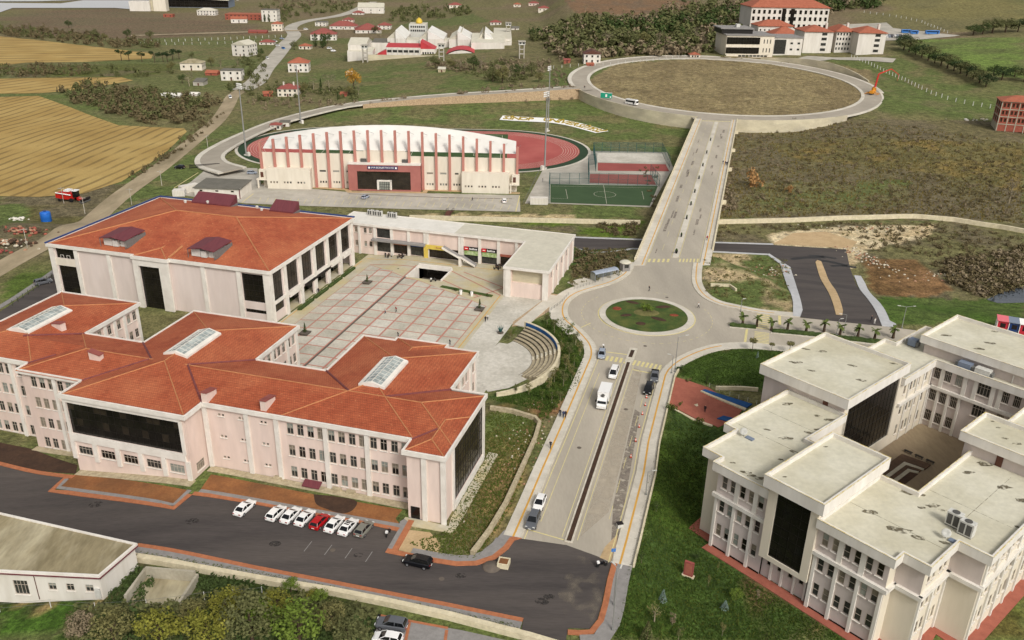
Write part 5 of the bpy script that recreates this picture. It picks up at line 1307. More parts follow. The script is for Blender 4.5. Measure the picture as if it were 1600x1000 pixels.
for i in range(20): q.tube((us[i],1.0,float(arcz(us[i])) - .3),(us[i] + 1.2,9,9.7 + (17.9 - 5.7 * ((us[i] + 13.5) / 52) ** 2 - 9.7) * .66 + .3),.06,n=4)
q.build('stay_cables',M['steel'],sg)
q = MB()
for k in range(14): q.box(-62,2 + k * .8,-6.5,36,2.8 + k * .8,7.6 - k * .9)
q.build('seating_tiers',M['plaza2'],sg)
q = MB(); q.box(-24,2.0,7.5,-7,4.5,9.9); q.build('press_box',M['cream'],sg)
for x0,x1,name in ((-63.5,-45.6,'left'),(16.4,35.8,'right')):
    qq = MB(); L = x1 - x0; wins = [(1.6 + k * 1.25 + 5.6 * j,-3.2,.75,.85,'plain') for j in range(3) for k in range(3) if 1.6 + k * 1.25 + 5.6 * j < L - 1]
    facade(sg,qq,(x0,-2),(x1,-2),ZB,2.4,wins,.15,False); wall(qq,(x1,-2),(x1,1.6),ZB,2.4); wall(qq,(x0,1.6),(x0,-2),ZB,2.4); qq.poly([(x0,-2,2.4),(x1,-2,2.4),(x1,1.6,2.4),(x0,1.6,2.4)]); qq.build('annex',M['cream'],sg)
for u0,u1 in ((-68,-63.6),(35.9,40)):
    qq = MB(); qq.box(u0,-1.6,-2.6,u1,1.6,-2.1); qq.box(u0 + .3,-1.5,-7.5,u0 + .9,-.9,-2.6); qq.box(u0 + 1,-.5,-2.1,u1,1.6,1.6); qq.build('side_stair',M['cream'],sg)
    MB().box((u0 + u1) / 2 - .6,-.56,-1.6,(u0 + u1) / 2 + .6,-.51,0.6).build('door',M['doorbrown'],sg)
q = MB(); wall(q,(-30,-2),(-.4,-2),ZB,4.9,[(3.65,-5.4,25.5,2.15)],.5); wall(q,(-.4,-2),(-.4,1.6),ZB,4.9); wall(q,(-30,1.6),(-30,-2),ZB,4.9); q.build('portal',M['portal'],sg)
MB().box(-30.1,-2.1,4.9,-.3,1.6,5.25).build('portal_coping',M['trim'],sg)
curtain(sg,(-26.35,-1.5),(-4.5,-1.5),-5.4,2.15,14,4,'glassbrown',.06)
q = MB(); q.box(-18.3,-2.3,-5.4,-17.5,-1.45,-1.5); q.box(-12.9,-2.3,-5.4,-12.3,-1.45,-1.5); q.box(-18.3,-2.3,-1.9,-12.3,-1.45,-1.4); q.build('porch',M['trim'],sg)
curtain(sg,(-17.5,-2.0),(-12.9,-2.0),-5.4,-1.9,6,3,'glasspale',.16,name='entrance_doors')
MB().box(-21.9,-2.25,3.15,-9.6,-2.02,4.45).build('name_board',M['signblue'],sg)
sign_text('SPOR BİLİMLERİ FAKÜLTESİ',.95,'signwhite',sg,(-15.75,-2.3,3.8),0,.78)
for u in (-21.2,-10.3): MB().lathe([(.42,-.02),(.42,.02)],12).build('emblem',M['signwhite'],sg,loc=(u,-2.29,3.8)).rotation_euler = (math.pi / 2,0,0)
for u in (-24.0,-7): MB().box(u - 1.2,1.0,5.3,u + 1.2,1.55,6.6).build('rooftop_unit',M['fan'],sg)

# ------------------------------------------------------------------ the pale faculty with flat roofs (right)
rb = thing('faculty_building','pale flat-roofed faculty with stained roofs around a courtyard beside the dark lawn','building',tuple(RBO),A487)
ZR = -3.4
def parapet(poly,ztop,h,m='rbwhite',drop=.75):
    o = eaves(rb,poly,ztop - h,ztop,m,.38,'parapet')
    inn = offset(poly,.38); q = MB(); n = len(poly)
    for i in range(n):
        j = (i + 1) % n; q.poly([tuple(inn[j]) + (ztop - .24,),tuple(inn[i]) + (ztop - .24,),tuple(inn[i]) + (ztop - drop,),tuple(inn[j]) + (ztop - drop,)])
    q.build('parapet_lining',M['rbwhite'],o)
    MB().poly([tuple(p) + (ztop - drop + .01,) for p in inn]).build('roof',M['flatroof'],o)
    q = MB(); a,c = offset(poly,-.05),offset(poly,.12)
    for i in range(n):
        j = (i + 1) % n; q.poly([tuple(a[i]) + (ztop + .015,),tuple(a[j]) + (ztop + .015,),tuple(c[j]) + (ztop + .015,),tuple(c[i]) + (ztop + .015,)])
    q.build('coping',M['coping'],o); return o
R3 = (10.6,6.05,1.45)
q = MB(); qA,qB,qF,qN = MB(),MB(),MB(),MB(); qm = MB()
cu = [2.76,4.37,6.17,7.8,9.57]; eu = [20.94,22.6,24.35,26.0,27.75,29.4]
qC = MB(); facade(rb,qC,(1.4,.8),(11.2,.8),ZR,12.6,[(u - 1.4,z,1.0,2.25,'sash') for u in cu for z in R3])
facade(rb,qm,(19.6,.3),(30.6,.3),ZR,12.6,[(u - 19.6,z,1.0,2.25,'sash') for u in eu for z in R3])
wall(q,(1.4,3),(1.4,.8),ZR,12.6); wall(q,(-2.3,3),(1.4,3),ZR,12.6); wall(q,(-2.3,12),(-2.3,3),ZR,12.6); wall(q,(-4.7,12),(-2.3,12),ZR,12.6); wall(q,(-4.7,31),(-4.7,12),ZR,12.6)
wall(q,(6.0,17),(6.0,31),ZR,13); wall(q,(11.2,17),(6.0,17),ZR,13)
wall(qm,(30.6,2.6),(34.4,2.6),8.2,12.6); wall(q,(30.6,2.6),(34.4,2.6),ZR,8.2); wall(q,(30.6,.3),(30.6,2.6),ZR,12.6)
facade(rb,q,(34.4,2.6),(34.4,11.1),ZR,12.6,[(s,z,.85,2.2,'sash') for s in (1.8,3.3,5.4,6.9) for z in R3])
qG = MB(); wall(qG,(34.4,11.1),(38.9,11.1),8.2,12.6); wall(q,(34.4,11.1),(38.9,11.1),ZR,8.2)
facade(rb,q,(38.9,11.1),(38.9,70),ZR,12.6,[(1.9 + 1.75 * k,z,.9,2.2,'sash') for k in range(30) for z in R3])
wall(q,(26.4,66),(26.4,17),ZR,12.6); wall(q,(26.4,17),(19.6,17),ZR,12.6)
# the far wings round the courtyard
nu = [7.05,9.13,11.3]
facade(rb,qN,(5.9,66),(26.4,66),-1.6,12.6,[(u - 5.9,z,1.35,2.35,'grid') for u in nu for z in (10.95,6.0,1.3)] + [(10.25,z,2.4,2.6,'grid') for z in (10.9,6.1)] + [(u - 5.9,10.9,1.35,2.35,'grid') for u in (20.2,22.3)] + [(u - 5.9,6.0,1.35,2.35,'grid') for u in (20.2,22.3)])
facade(rb,q,(5.9,52.1),(5.9,66),-1.6,12.6,[(v - 52.1,z,.9,2.2,'sash') for v in (54.6,57.2,58.6,60.4,63.6) for z in (10.7,6.1,1.6)])
wall(q,(5.9,31),(5.9,32.3),-1.6,13); wall(q,(40,80),(-2,80),ZR,12.6); wall(q,(-2,80),(-2,67.5),ZR,12.6); wall(q,(-2,67.5),(-4.5,67.5),ZR,12.6); wall(q,(-4.5,67.5),(-4.5,52.1),ZR,12.6)
# raised blocks
wall(qA,(-10.7,52.1),(-10.7,30.8),ZR,16.2); wall(qA,(-10.7,30.8),(5.9,30.8),ZR,16.2); wall(q,(5.9,30.8),(5.9,52.1),-1.6,16.2,[(1.5,1.3,20.6,14.6)],.3); wall(qA,(5.9,52.1),(-10.7,52.1),ZR,16.2)
wall(qB,(2.5,68.2),(40,68.2),12.6,16.2); wall(qB,(2.5,83),(2.5,68.2),ZR,16.2); wall(qB,(40,83),(2.5,83),ZR,16.2)
wall(qF,(24.6,44),(24.6,35.8),12,16.2); wall(qF,(24.6,35.8),(40,35.8),12,16.2); wall(qF,(40,44),(24.6,44),12,16.2)
wall(q,(11.2,-.3),(19.6,-.3),2.1,16.2,[(1.5,2.95,7.1,15.0)],.25); wall(q,(19.6,-.3),(19.6,17.4),2.1,16.2); wall(q,(11.2,17.4),(11.2,-.3),2.1,16.2); wall(q,(19.6,17.4),(11.2,17.4),-1.6,16.2)
q.poly([(11.2,-.3,2.1),(11.2,1.6,2.1),(19.6,1.6,2.1),(19.6,-.3,2.1)])
facade(rb,qm,(11.2,1.2),(19.6,1.2),ZR,2.15,[(1.2 + 1.9 * k,.5,.8,1.0,'plain','glassdark') for k in range(4)],.15,False)
q.build('wall',M['rbcream'],rb); [w.build('wall',M['mauve'],rb) for w in (qm,qG,qC,qA,qB,qF,qN)]
curtain(rb,(12.7,-.08),(18.3,-.08),2.95,15.0,4,8,'glassdark',.03)
curtain(rb,(5.62,32.3),(5.62,51.4),1.3,14.6,13,7,'glassdark',.05)
parapet([(-5.5,30.9),(-5.5,11.2),(-3.1,11.2),(-3.1,2.2),(.6,2.2),(.6,0),(11.3,0),(11.3,17.9),(6.5,17.9),(6.5,30.9)],14,1.6)
parapet([(19.5,-.5),(31.4,-.5),(31.4,1.85),(35.2,1.85),(35.2,10.4),(39.7,10.4),(39.7,70),(25.7,70),(25.7,17.6),(19.5,17.6)],14,1.6)
parapet([(6.6,52.2),(6.6,65.3),(40.5,65.3),(40.5,80.2),(-2.8,80.2),(-2.8,66.8),(-5.2,66.8),(-5.2,52.2)],14.02,1.6)
parapet([(10.5,-1.1),(20.5,-1.1),(20.5,18.1),(10.5,18.1)],17.2,2.1)
parapet([(-11.5,30.0),(6.7,30.0),(6.7,52.9),(-11.5,52.9)],17.2,2.0)
parapet([(1.7,67.4),(41,67.4),(41,84),(1.7,84)],17.2,1.7)
parapet([(23.8,35),(41,35),(41,44.7),(23.8,44.7)],17.2,1.7)
MB().box(-11.0,29.9,4.2,-4.6,30.75,5.0).build('ledge',M['rbcream'],rb)
def cornice(p0,p1,z0=7.55,z1=8.2,d=.55):
    p0,p1 = np.array(p0,float),np.array(p1,float); e = (p1 - p0) / np.linalg.norm(p1 - p0); n = np.array([e[1],-e[0]])
    MB().prism([p0 - n * .02,p0 + n * d,p1 + n * d,p1 - n * .02][::1],z0,z1).build('cornice',M['rbwhite'],rb)
for a,c in (((1.0,.8),(11.2,.8)),((19.6,.3),(31.1,.3)),((30.9,2.6),(34.9,2.6)),((34.4,2.2),(34.4,11.1)),((34.4,11.1),(39.4,11.1)),((38.9,11),(38.9,70)),((5.9,66),(26.4,66)),((5.9,52.5),(5.9,66)),((30.6,.2),(30.6,2.6))): cornice(a,c)
def rpil(u,v,z0,z1,w=.55,d=.3,side='f'):
    q = MB()
    if side == 'f': q.box(u - w / 2,v - d,z0,u + w / 2,v + .02,z1)
    else: q.box(u - .02,v - w / 2,z0,u + d,v + w / 2,z1)
    q.build('pilaster',M['rbwhite'],rb)
for u in (1.75,5.22,8.68): rpil(u,.78,ZR,7.55,.5)
for u in (5.25,8.7): rpil(u,.78,8.2,12.5,.75,.2)
for u in (20.05,23.5,26.9,30.3): rpil(u,.28,ZR,7.55,.5)
for u in (23.5,26.9): rpil(u,.28,8.2,12.5,.8,.2)
for v in (2.9,6.9,10.9): rpil(34.38,v,ZR,7.55,.5,.3,'s')
for k in range(14): rpil(38.88,11.6 + 4.2 * k,ZR,12.5,.5,.3,'s')
for u in (6.1,8.1,10.2,12.4): rpil(u,65.98,-1.6,7.55,.5,.25)
for u in (8.1,12.6,14.6,17.9,19.2,24): rpil(u,65.98,8.2,12.5,.75,.25)
for v in (56,59.6,62.4,65.5): rpil(5.88,v,-1.6,12.5,.45,.25,'s')
for u in (13.0,14.9,17.1,19.0): rpil(u,1.18,ZR,2.1,.35)
for s in ((2.1,4.6),(5.6,8.2),(9.1,11.1)): MB().box(s[0],.72,-2.55,s[1],.82,-2.0).build('basement_window',M['glassdark'],rb)
for s in ((20.4,23.1),(23.9,26.5),(27.3,29.9)): MB().box(s[0],.22,-2.55,s[1],.32,-2.05).build('basement_window',M['glassdark'],rb)
MB().box(.9,.35,-3.4,11.3,.78,-2.6).build('plinth',M['rbwhite'],rb); MB().box(19.6,-.1,-3.4,30.9,.28,-2.6).build('plinth',M['rbwhite'],rb)
for (u,v) in ((2.2,30.72),(30.3,35.72)): MB().box(u - .5,v - .06,13.2,u + .5,v + .06,15.1).build('roof_door',M['doorbrown'],rb)
for (u,v) in ((27.0,67.9),(20,67.9)): MB().tube((u,v,13.3),(u,v,15),.1,n=6).build('vent_pipe',M['acwhite'],rb)
# dark stains left by puddles on the roofs
def stain(u,v,rx,ry,a,z):
    n = 14; q = MB(); r_ = [random.uniform(.65,1.15) for _ in range(n)]
    q.poly([(u + (rx * math.cos(a) * math.cos(t) - ry * math.sin(a) * math.sin(t)) * k,v + (rx * math.sin(a) * math.cos(t) + ry * math.cos(a) * math.sin(t)) * k,z) for t,k in zip([2 * math.pi * i / n for i in range(n)],r_)]); q.build('water_stain',M['stain'],rb)
def stpx(px,py,r,f=.45,z=13.275):
    p = G(px,py,z) - np.array([RBO[0],RBO[1],0]); u = p[0] * math.cos(A487) + p[1] * math.sin(A487); v = -p[0] * math.sin(A487) + p[1] * math.cos(A487); stain(u,v,r,r * f,random.uniform(.4,1.0),z)
random.seed(21)
for x,y,r in ((1240,706,.9),(1220,718,.6),(1198,671,.7),(1229,685,1.3),(1264,676,1.0),(1278,671,.8),(1230,631,1.2),(1279,650,.9),(1295,656,1.1),(1165,738,1.0),(1175,743,.9),(1145,723,.6),(1190,748,1.2),(1405,828,1.9),(1436,840,1.2),(1360,800,1.2),(1422,768,1.9),(1458,790,1.2),(1472,797,.7),(1440,773,.9),(1514,738,1.1),(1540,725,1.8),(1568,761,1.5),(1598,782,1.4),(1597,825,1.0),(1476,848,.8),(1440,793,.8),(1536,575,1.8),(1545,585,1.4),(1380,545,.8)): stpx(x,y,r)
for x,y,r in ((1244,566,1.3),(1268,579,.9),(1346,594,1.1),(1284,549,1.2),(1258,545,1.2),(1396,568,.9),(1332,571,1.0),(1478,524,1.2),(1548,536,1.4),(1530,545,1.3),(1554,518,.9),(1226,745,.4),(1290,698,.4),(1550,658,.6),(1571,685,.6),(1588,693,.9),(1560,668,.5)): stpx(x,y,r,.45,16.475)
q = MB()
for a,c in (((26,20.5),(39.3,20.5)),((-5,14),(10.9,14)),((33,11),(33,34)),((-4.8,22),(6,22)),((20,8),(35,8))): q.tube(a + (13.25,),c + (13.25,),.035,n=4)
q.build('roof_seam',M['stain'],rb)
for i,(u,v,lb_) in enumerate(((32.6,14.3,'left'),(34.7,13.5,'right'))): acunit(RBw(u,v) + (13.26,),A487,f'big square air conditioner on the stained roof, the {lb_} one of the pair','air conditioners on the stained faculty roof',1.35)
def dish(u,v,label):
    t = thing('satellite_dish',label,'satellite dish',RBw(u,v) + (13.26,),A487)
    MB().lathe([(.05,0),(.35,.06),(.65,.22),(.62,.26),(.3,.12)],16).build('dish',M['acwhite'],t,True,loc=(0,0,.9)).rotation_euler = (.9,.2,0)
    MB().tube((0,0,0),(0,0,1),.06,n=6).build('mast',M['steel'],t); MB().box(.5,-.3,0,1.9,.5,.25).build('base_sheet',M['kioskgrey'],t)
dish(33.2,10.5,'white satellite dish near the big roof air conditioners'); dish(-1.5,11.3,'white satellite dish on the low roof by the red forecourt')
def rooftank(u,v,L,label,m):
    t = thing('ventilation_unit',label,'ventilation unit',RBw(u,v) + (13.28,),A487)
    MB().box(-L / 2,-.8,.2,L / 2,.8,1.6).build('casing',M[m],t); MB().box(-L / 2 - .6,-.55,.35,-L / 2 - .003,.55,1.3).build('duct',M['steel'],t); MB().box(-L / 2,-.7,0,L / 2,.7,.19).build('base',M['fan'],t)
    MB().box(L / 2 + .003,-.6,.3,L / 2 + .5,.6,1.2).build('hood',M['steel'],t)
rooftank(11.5,66.9,2.4,'grey ventilation unit tucked under the far parapet of the courtyard wing','kioskgrey'); rooftank(15.0,66.75,2.8,'white ventilation box beside the grey one above the courtyard','acwhite'); rooftank(-.4,69.5,1.6,'small grey ventilation unit left of the highest far roof','kioskgrey')
# sunken stepped basin in the courtyard
bs = thing('stepped_basin','brown stepped basin with pale edges in the courtyard floor','basin',RBw(0,0) + (-1.2,),A487)
for k in range(4):
    qq = MB(); a = .75 * k
    pts = [(9.6 + a,36),(9.6 + a,50.8 - a),(15.0 - a * .2,51.6 - a),(15.0 - a * .2,49.3 - a),(11.2 + a,48.6 - a),(11.2 + a,36)]
    MB().prism(pts[::-1],.02,.42 - .09 * k).build('tier',M['plaza'] if k % 2 else M['balm'],bs)
MB().prism([(12.6,36),(14.8,36),(14.8,47),(12.6,46)],.01,.06).build('bed',M['darksoil'],bs)
for i,u in enumerate((10.0,12.2,14.4)):
    t = thing('bench',f'dark bench behind the courtyard basin, {ordn(i)} from the glass wall','bench',RBw(u,52.6) + (-1.2,),A487,'benches in the faculty courtyard')
    MB().box(-.8,-.25,.4,.8,.25,.5).build('seat',M['signblack'],t)
    for x in (-.6,.6): MB().box(x - .06,-.2,0,x + .06,.2,.4).build('leg',M['steel'],t)
# ------------------------------------------------------------------ low building at the bottom left
bp_ = at(163,939); bl_a = math.atan2(*(np.array(G(160,895,bp_.z + 4.6)) - np.array(G(0,887,bp_.z + 4.6)))[1::-1])
bl_a = math.radians(-2.5); bl = thing('low_building','low white building with worn flat brown roof in the bottom left corner','building',tuple(bp_),bl_a)
q = MB(); Lb,Db = 40.0,15.5; Hb = 4.2
facade(bl,q,(-Lb,.3),(-.2,.3),-1.5,Hb,[(Lb - 12.4,1.5,2.2,2.6,'grid')] + [(Lb - x,2.0,1.2,1.3,'cross') for x in (7.6,4.9,2.0,19,22,25,31)])
wall(q,(-.2,.3),(1.9,7.2),-1.5,Hb); wall(q,(1.9,7.2),(-Lb + 3,16.3),-1.5,Hb); q.build('wall',M['white'],bl)
eaves(bl,[(-Lb,-.1),(.1,-.1),(2.3,7.5),(-Lb,17.4)],Hb,Hb + .55); MB().poly([(-Lb,.2,Hb + .35),(-.1,.2,Hb + .35),(2,7.3,Hb + .35),(-Lb,17.1,Hb + .35)]).build('roof',M['oldroof'],bl)
MB().box(-Lb,-.16,Hb - .05,.26,-.11,Hb + .18).build('red_band',M['purple'],bl); MB().loft([[(.13,-.1,Hb - .05),(.2,-.1,Hb - .05),(.2,-.1,Hb + .18),(.13,-.1,Hb + .18)],[(2.33,7.5,Hb - .05),(2.4,7.5,Hb - .05),(2.4,7.5,Hb + .18),(2.33,7.5,Hb + .18)]]).build('red_band',M['purple'],bl)
MB().tube((-10,.2,-.5),(-10,.2,Hb),.06,n=5).build('downpipe',M['doorbrown'],bl)
MB().box(-1.2,.0,.4,-.4,.3,2.2).build('wall_cabinet',M['acwhite'],bl)
# open concrete basin beside it
c_ = at(250,925); pitb = thing('concrete_basin','empty walled concrete basin overgrown with creepers near the bottom left','basin',tuple(c_),bl_a - .05)
for b4 in ((-3.4,2.6,-1.5,4.4,3.0,2.0),(-3.8,-3,-1.5,-3.4,3.0,1.6),(4.4,-3,-1.5,4.8,3,1.4)): MB().box(*b4).build('wall',M['plaza'],pitb)
MB().box(-3.4,-3,-.3,4.4,2.6,.15).build('floor',M['oldroof'],pitb)
# ------------------------------------------------------------------ houses and far buildings
def fwin(w,h,m='glasswin'):
    k = ('fw',round(w,1),round(h,1),m)
    if k not in cache: cache[k] = MB().box(-w / 2,-.06,-h / 2,w / 2,.06,h / 2).mesh('window',M[m])
    return cache[k]
def winrow(t,p0,p1,zs,n,w,h,m='glasswin',off=.03):
    p0,p1 = np.array(p0,float),np.array(p1,float); d = p1 - p0; a = math.atan2(d[1],d[0])
    for z in zs:
        for i in range(n):
            e = p0 + d * (i + .5) / n; ob('window',fwin(w,h,m),t,(e[0],e[1],z),a)
def gable(q,w,d,z,rise,ov=.4):
    x0,x1,y0,y1 = -w / 2 - ov,w / 2 + ov,-d / 2 - ov,d / 2 + ov
    q.poly([(x0,y0,z),(x1,y0,z),(x1,0,z + rise),(x0,0,z + rise)]); q.poly([(x1,y1,z),(x0,y1,z),(x0,0,z + rise),(x1,0,z + rise)])
    q.poly([(x0,y1,z),(x0,y0,z),(x0,0,z + rise)]); q.poly([(x1,y0,z),(x1,y1,z),(x1,0,z + rise)]); q.poly([(x0,y0,z - .02),(x0,y1,z - .02),(x1,y1,z - .02),(x1,y0,z - .02)])
def house(cx,by,wpx,hpx,depth,label,roof='hip',wm='white',rm='tilered',floors=2,cols=4,rot=0.,name='house',cat='house',rise=None,chim=0,group=None,wmat='glasswin',door=True,win=True):
    p = at(cx,by); dist = AX[:,2] @ np.array([p.x,p.y,p.z - CAM_H]); s = dist / FPX; w,h = wpx * s,hpx * s * 1.02
    t = thing(name,label,cat,(p.x,p.y + depth / 2,p.z - .2),rot,group)
    d = depth; q = MB(); q.box(-w / 2,-d / 2,-1.5,w / 2,d / 2,h); q.build('wall',M[wm],t)
    if win:
        fh = h / floors; zs = [fh * (k + .55) for k in range(floors)]; ww = min(1.3,w / cols * .45); wh = min(1.5,fh * .5)
        winrow(t,(-w / 2,-d / 2),(w / 2,-d / 2),zs,cols,ww,wh,wmat); n = max(1,int(d / 4)); winrow(t,(w / 2,-d / 2),(w / 2,d / 2),zs,n,ww,wh,wmat); winrow(t,(-w / 2,d / 2),(-w / 2,-d / 2),zs,n,ww,wh,wmat)
    if door: MB().box(-.5,-d / 2 - .08,-.2,.5,-d / 2 - .01,2.0).build('door',M['doorbrown'],t)
    q = MB(); r = rise or min(w,d) * .22
    if roof == 'hip': hip(q,-w / 2 - .5,w / 2 + .5,-d / 2 - .5,d / 2 + .5,h,r / (min(w,d) / 2 + .5)); q.poly([(-w / 2 - .5,-d / 2 - .5,h - .01),(-w / 2 - .5,d / 2 + .5,h - .01),(w / 2 + .5,d / 2 + .5,h - .01),(w / 2 + .5,-d / 2 - .5,h - .01)])
    elif roof == 'gable': gable(q,w,d,h,r)
    elif roof == 'gablex':
        g = MB(); gable(g,d,w,h,r); q.add(g,Matrix.Rotation(math.pi / 2,4,'Z'))
    elif roof == 'flat': q.box(-w / 2 - .3,-d / 2 - .3,h,w / 2 + .3,d / 2 + .3,h + .4)
    elif roof == 'shed': q.poly([(-w / 2 - .3,-d / 2 - .3,h),(w / 2 + .3,-d / 2 - .3,h),(w / 2 + .3,d / 2 + .3,h + r),(-w / 2 - .3,d / 2 + .3,h + r)]); q.poly([(-w / 2 - .3,d / 2 + .3,h + r),(w / 2 + .3,d / 2 + .3,h + r),(w / 2 + .3,d / 2 + .3,h),(-w / 2 - .3,d / 2 + .3,h)]); q.poly([(-w / 2 - .3,-d / 2 - .3,h),(-w / 2 - .3,d / 2 + .3,h + r),(-w / 2 - .3,d / 2 + .3,h)]); q.poly([(w / 2 + .3,-d / 2 - .3,h),(w / 2 + .3,d / 2 + .3,h),(w / 2 + .3,d / 2 + .3,h + r)])
    o = q.build('roof',M[rm],t)
    for k in range(chim): MB().box(-w * .25 + k * w * .5 - .4,-.4,h + r * .3,-w * .25 + k * w * .5 + .4,.4,h + r + 1.0).build('chimney',M['white'],o)
    return t
H_ = house
H_(298,110,33,11,12,'cream house with pale tan hipped roof beside the row of pines','hip','cream','oldroof',1,3,.1)
H_(361,126,31,15,10,'white two-storey house with a flat roof and small red dormer by the lane','flat','white','greyroof',2,3,.05)
H_(379,88,27,17,16,'white three-storey house with pale gabled roof beside the town road','gablex','white','lbroof',3,2,-.25)
H_(465,113,31,14,14,'white house with red hipped roof at the bend of the town road','hip','white','tilefar',2,4,.1,rise=3.6)
H_(449,151,31,12,12,'cream house with dark red hipped roof and two chimneys behind the stadium road','hip','cream','tilered',2,4,.05,rise=2.6,chim=2)
H_(417,151,14,5,6,'small rusty red shed left of the cream house with two chimneys','gable','brick','tilefar',1,1,.3,win=False)
H_(536,151,10,4,5,'little brick shed right of the dark conifer behind the stadium','shed','brick','tilefar',1,1,.1,win=False)
H_(432,49,16,11,12,'pale house with brown hipped roof where the town road turns','hip','cream','tilefar',2,3,.1)
H_(421,34,24,17,18,'tall white block with grey flat roof and two cypresses in front','flat','white','greyroof',3,3,.05)
H_(380,31,56,8,22,'long terracotta school-like block near the far town road','flat','brick','tilefar',2,9,.03)
H_(372,36,24,6,12,'low salmon annex with white gable before the long terracotta block','gable','white','tilefar',1,3,.2)
H_(322,24,28,7,14,'long white two-storey house near the airport','hip','white','lbroof',2,6,.05)
H_(262,27,14,4,10,'roofless brick ruin near the airport','flat','brick','tilefar',1,2,.1,door=False)
H_(578,21,40,9,30,'white gabled warehouse near the top edge','gable','white','lbroof',1,3,.1,name='warehouse',cat='warehouse',rise=5)
H_(559,23,17,3,12,'small red-roofed hut left of the white warehouse','hip','white','tilered',1,2)
H_(711,12,20,4,14,'pale farmhouse with brown roof above the hedged meadow','hip','cream','tilered',1,3,.1)
H_(501,41,17,6,14,'white flat block at the back left of the red-roofed school','flat','white','greyroof',2,3)
H_(503,63,40,9,22,'white school block with broad red roof behind the cypresses','hip','white','tilered',2,6,.15,rise=5,cat='school',name='school_building')
H_(535,46,42,5,20,'second red-roofed school block, behind the first','hip','white','tilered',1,6,.1,rise=5,cat='school',name='school_building')
H_(543,36,16,5,14,'pink house with red roof behind the school','hip','pink','tilered',2,3)
H_(572,52,40,5,26,'wide red-roofed school hall next to the white compound','hip','white','tilered',1,5,.2,rise=6,cat='school',name='school_building')
H_(600,46,20,6,14,'white house with low red roof behind the compound','hip','white','tilered',2,3)
H_(476,77,18,5,9,'brown-roofed cottage under trees beside the town road','hip','cream','tilefar',1,3)
H_(416,70,22,4,10,'low red-roofed cottage left of the town road','hip','white','tilered',1,3)
H_(402,52,28,2.5,8,'long low red shed in the green meadow','gable','brick','tilered',1,4,win=False)
H_(310,134,16,6,9,'grey lean-to shed below the cream house','shed','lot','greyroof',1,1,win=False)
H_(330,118,18,4,8,'low orange-roofed shed between the cream and white houses','gable','brick','tilefar',1,2,win=False)
H_(265,152,30,3,6,'long white-roofed animal shed in the thicket','gable','white','lbroof2',1,4,.05,win=False)
H_(303,150,12,3,5,'short white-roofed shed right of the long one in the thicket','gable','white','lbroof2',1,1,win=False)
H_(925,99,26,14,13,'white house with dark gabled roof by the bend of the ring road','gablex','white','doorbrown',2,3,0.0)
H_(886,99,10,5,6,'dark red shed left of the white gabled house','gable','redpave','tilered',1,1,win=False)
H_(922,105.5,11,5,5,'little orange hut in front of the white gabled house','gable','brick','tilefar',1,1,win=False)
H_(1086,90.5,16,5,8,'cream cottage with bright orange roof above the ring road','hip','cream','tilefar',1,2)
H_(850,18,18,5,12,'yellow house with red roof at the edge of the wood','hip','cream','tilered',1,3)
H_(808,11,11,4,10,'pale house with brown hipped roof near the top edge','hip','cream','tilefar',1,2)
H_(834,9,16,4,10,'pink house with red roof near the top edge','hip','pink','tilered',1,3)
H_(774,39,17,4,10,'farmhouse with red hipped roof behind the compound','hip','white','tilered',1,3,.1)
H_(805,47,12,3,8,'small white farm shed right of the compound','gable','white','greyroof',1,2,win=False)
H_(690,113,11,5,5,'small stone hut in the meadow below the compound wall','shed','stone','lbroof',1,1,win=False)
H_(430,203,16,8,5,'small white kiosk with red tiled roof beside the running track','hip','white','tilered',1,2,.1,name='kiosk',cat='kiosk')
H_(444,198,14,7,5,'plain white cabin right of the red-roofed kiosk by the track','flat','white','greyroof',1,1,.1,name='cabin',cat='cabin')
H_(545,117,8,3.5,5,'pale hut beside the yellow tree in the meadow','shed','cream','lbroof',1,1,win=False)
# grey-roofed service shed behind the hall
sa,sb,sc_,sd_ = G(302.6,293.3,-2.2),G(374,296,-2.2),G(386.5,281.6,-2.2),G(315,279.8,-2.2)
an = math.atan2(sb[1] - sa[1],sb[0] - sa[0]); Ls = np.linalg.norm(sb - sa); Ds = abs((sd_ - sa) @ np.array([-math.sin(an),math.cos(an),0]))
t = thing('service_shed','long cream shed with grey metal roof behind the big hall','shed',(sa[0],sa[1],0),an)
q = MB(); facade(t,q,(0,0),(Ls,0),-7,-2.3,[(Ls * f,-3.2,1.3,.7,'plain','glassdark') for f in (.15,.5,.84)],.12,False); wall(q,(Ls,0),(Ls,Ds),-7,-2.0); wall(q,(Ls,Ds),(0,Ds),-7,-2); wall(q,(0,Ds),(0,0),-7,-2); q.build('wall',M['white'],t)
MB().loft([[(-.4,-.4,-2.3),(Ls + .4,-.4,-2.3),(Ls + .4,-.4,-2.1),(-.4,-.4,-2.1)],[(-.4,Ds + .4,-1.9),(Ls + .4,Ds + .4,-1.9),(Ls + .4,Ds + .4,-1.7),(-.4,Ds + .4,-1.7)]]).build('roof',M['greyroof'],t)
MB().box(Ls - .25,-.12,-7,Ls + .1,-.02,-2.3).build('corner_trim',M['purple'],t)
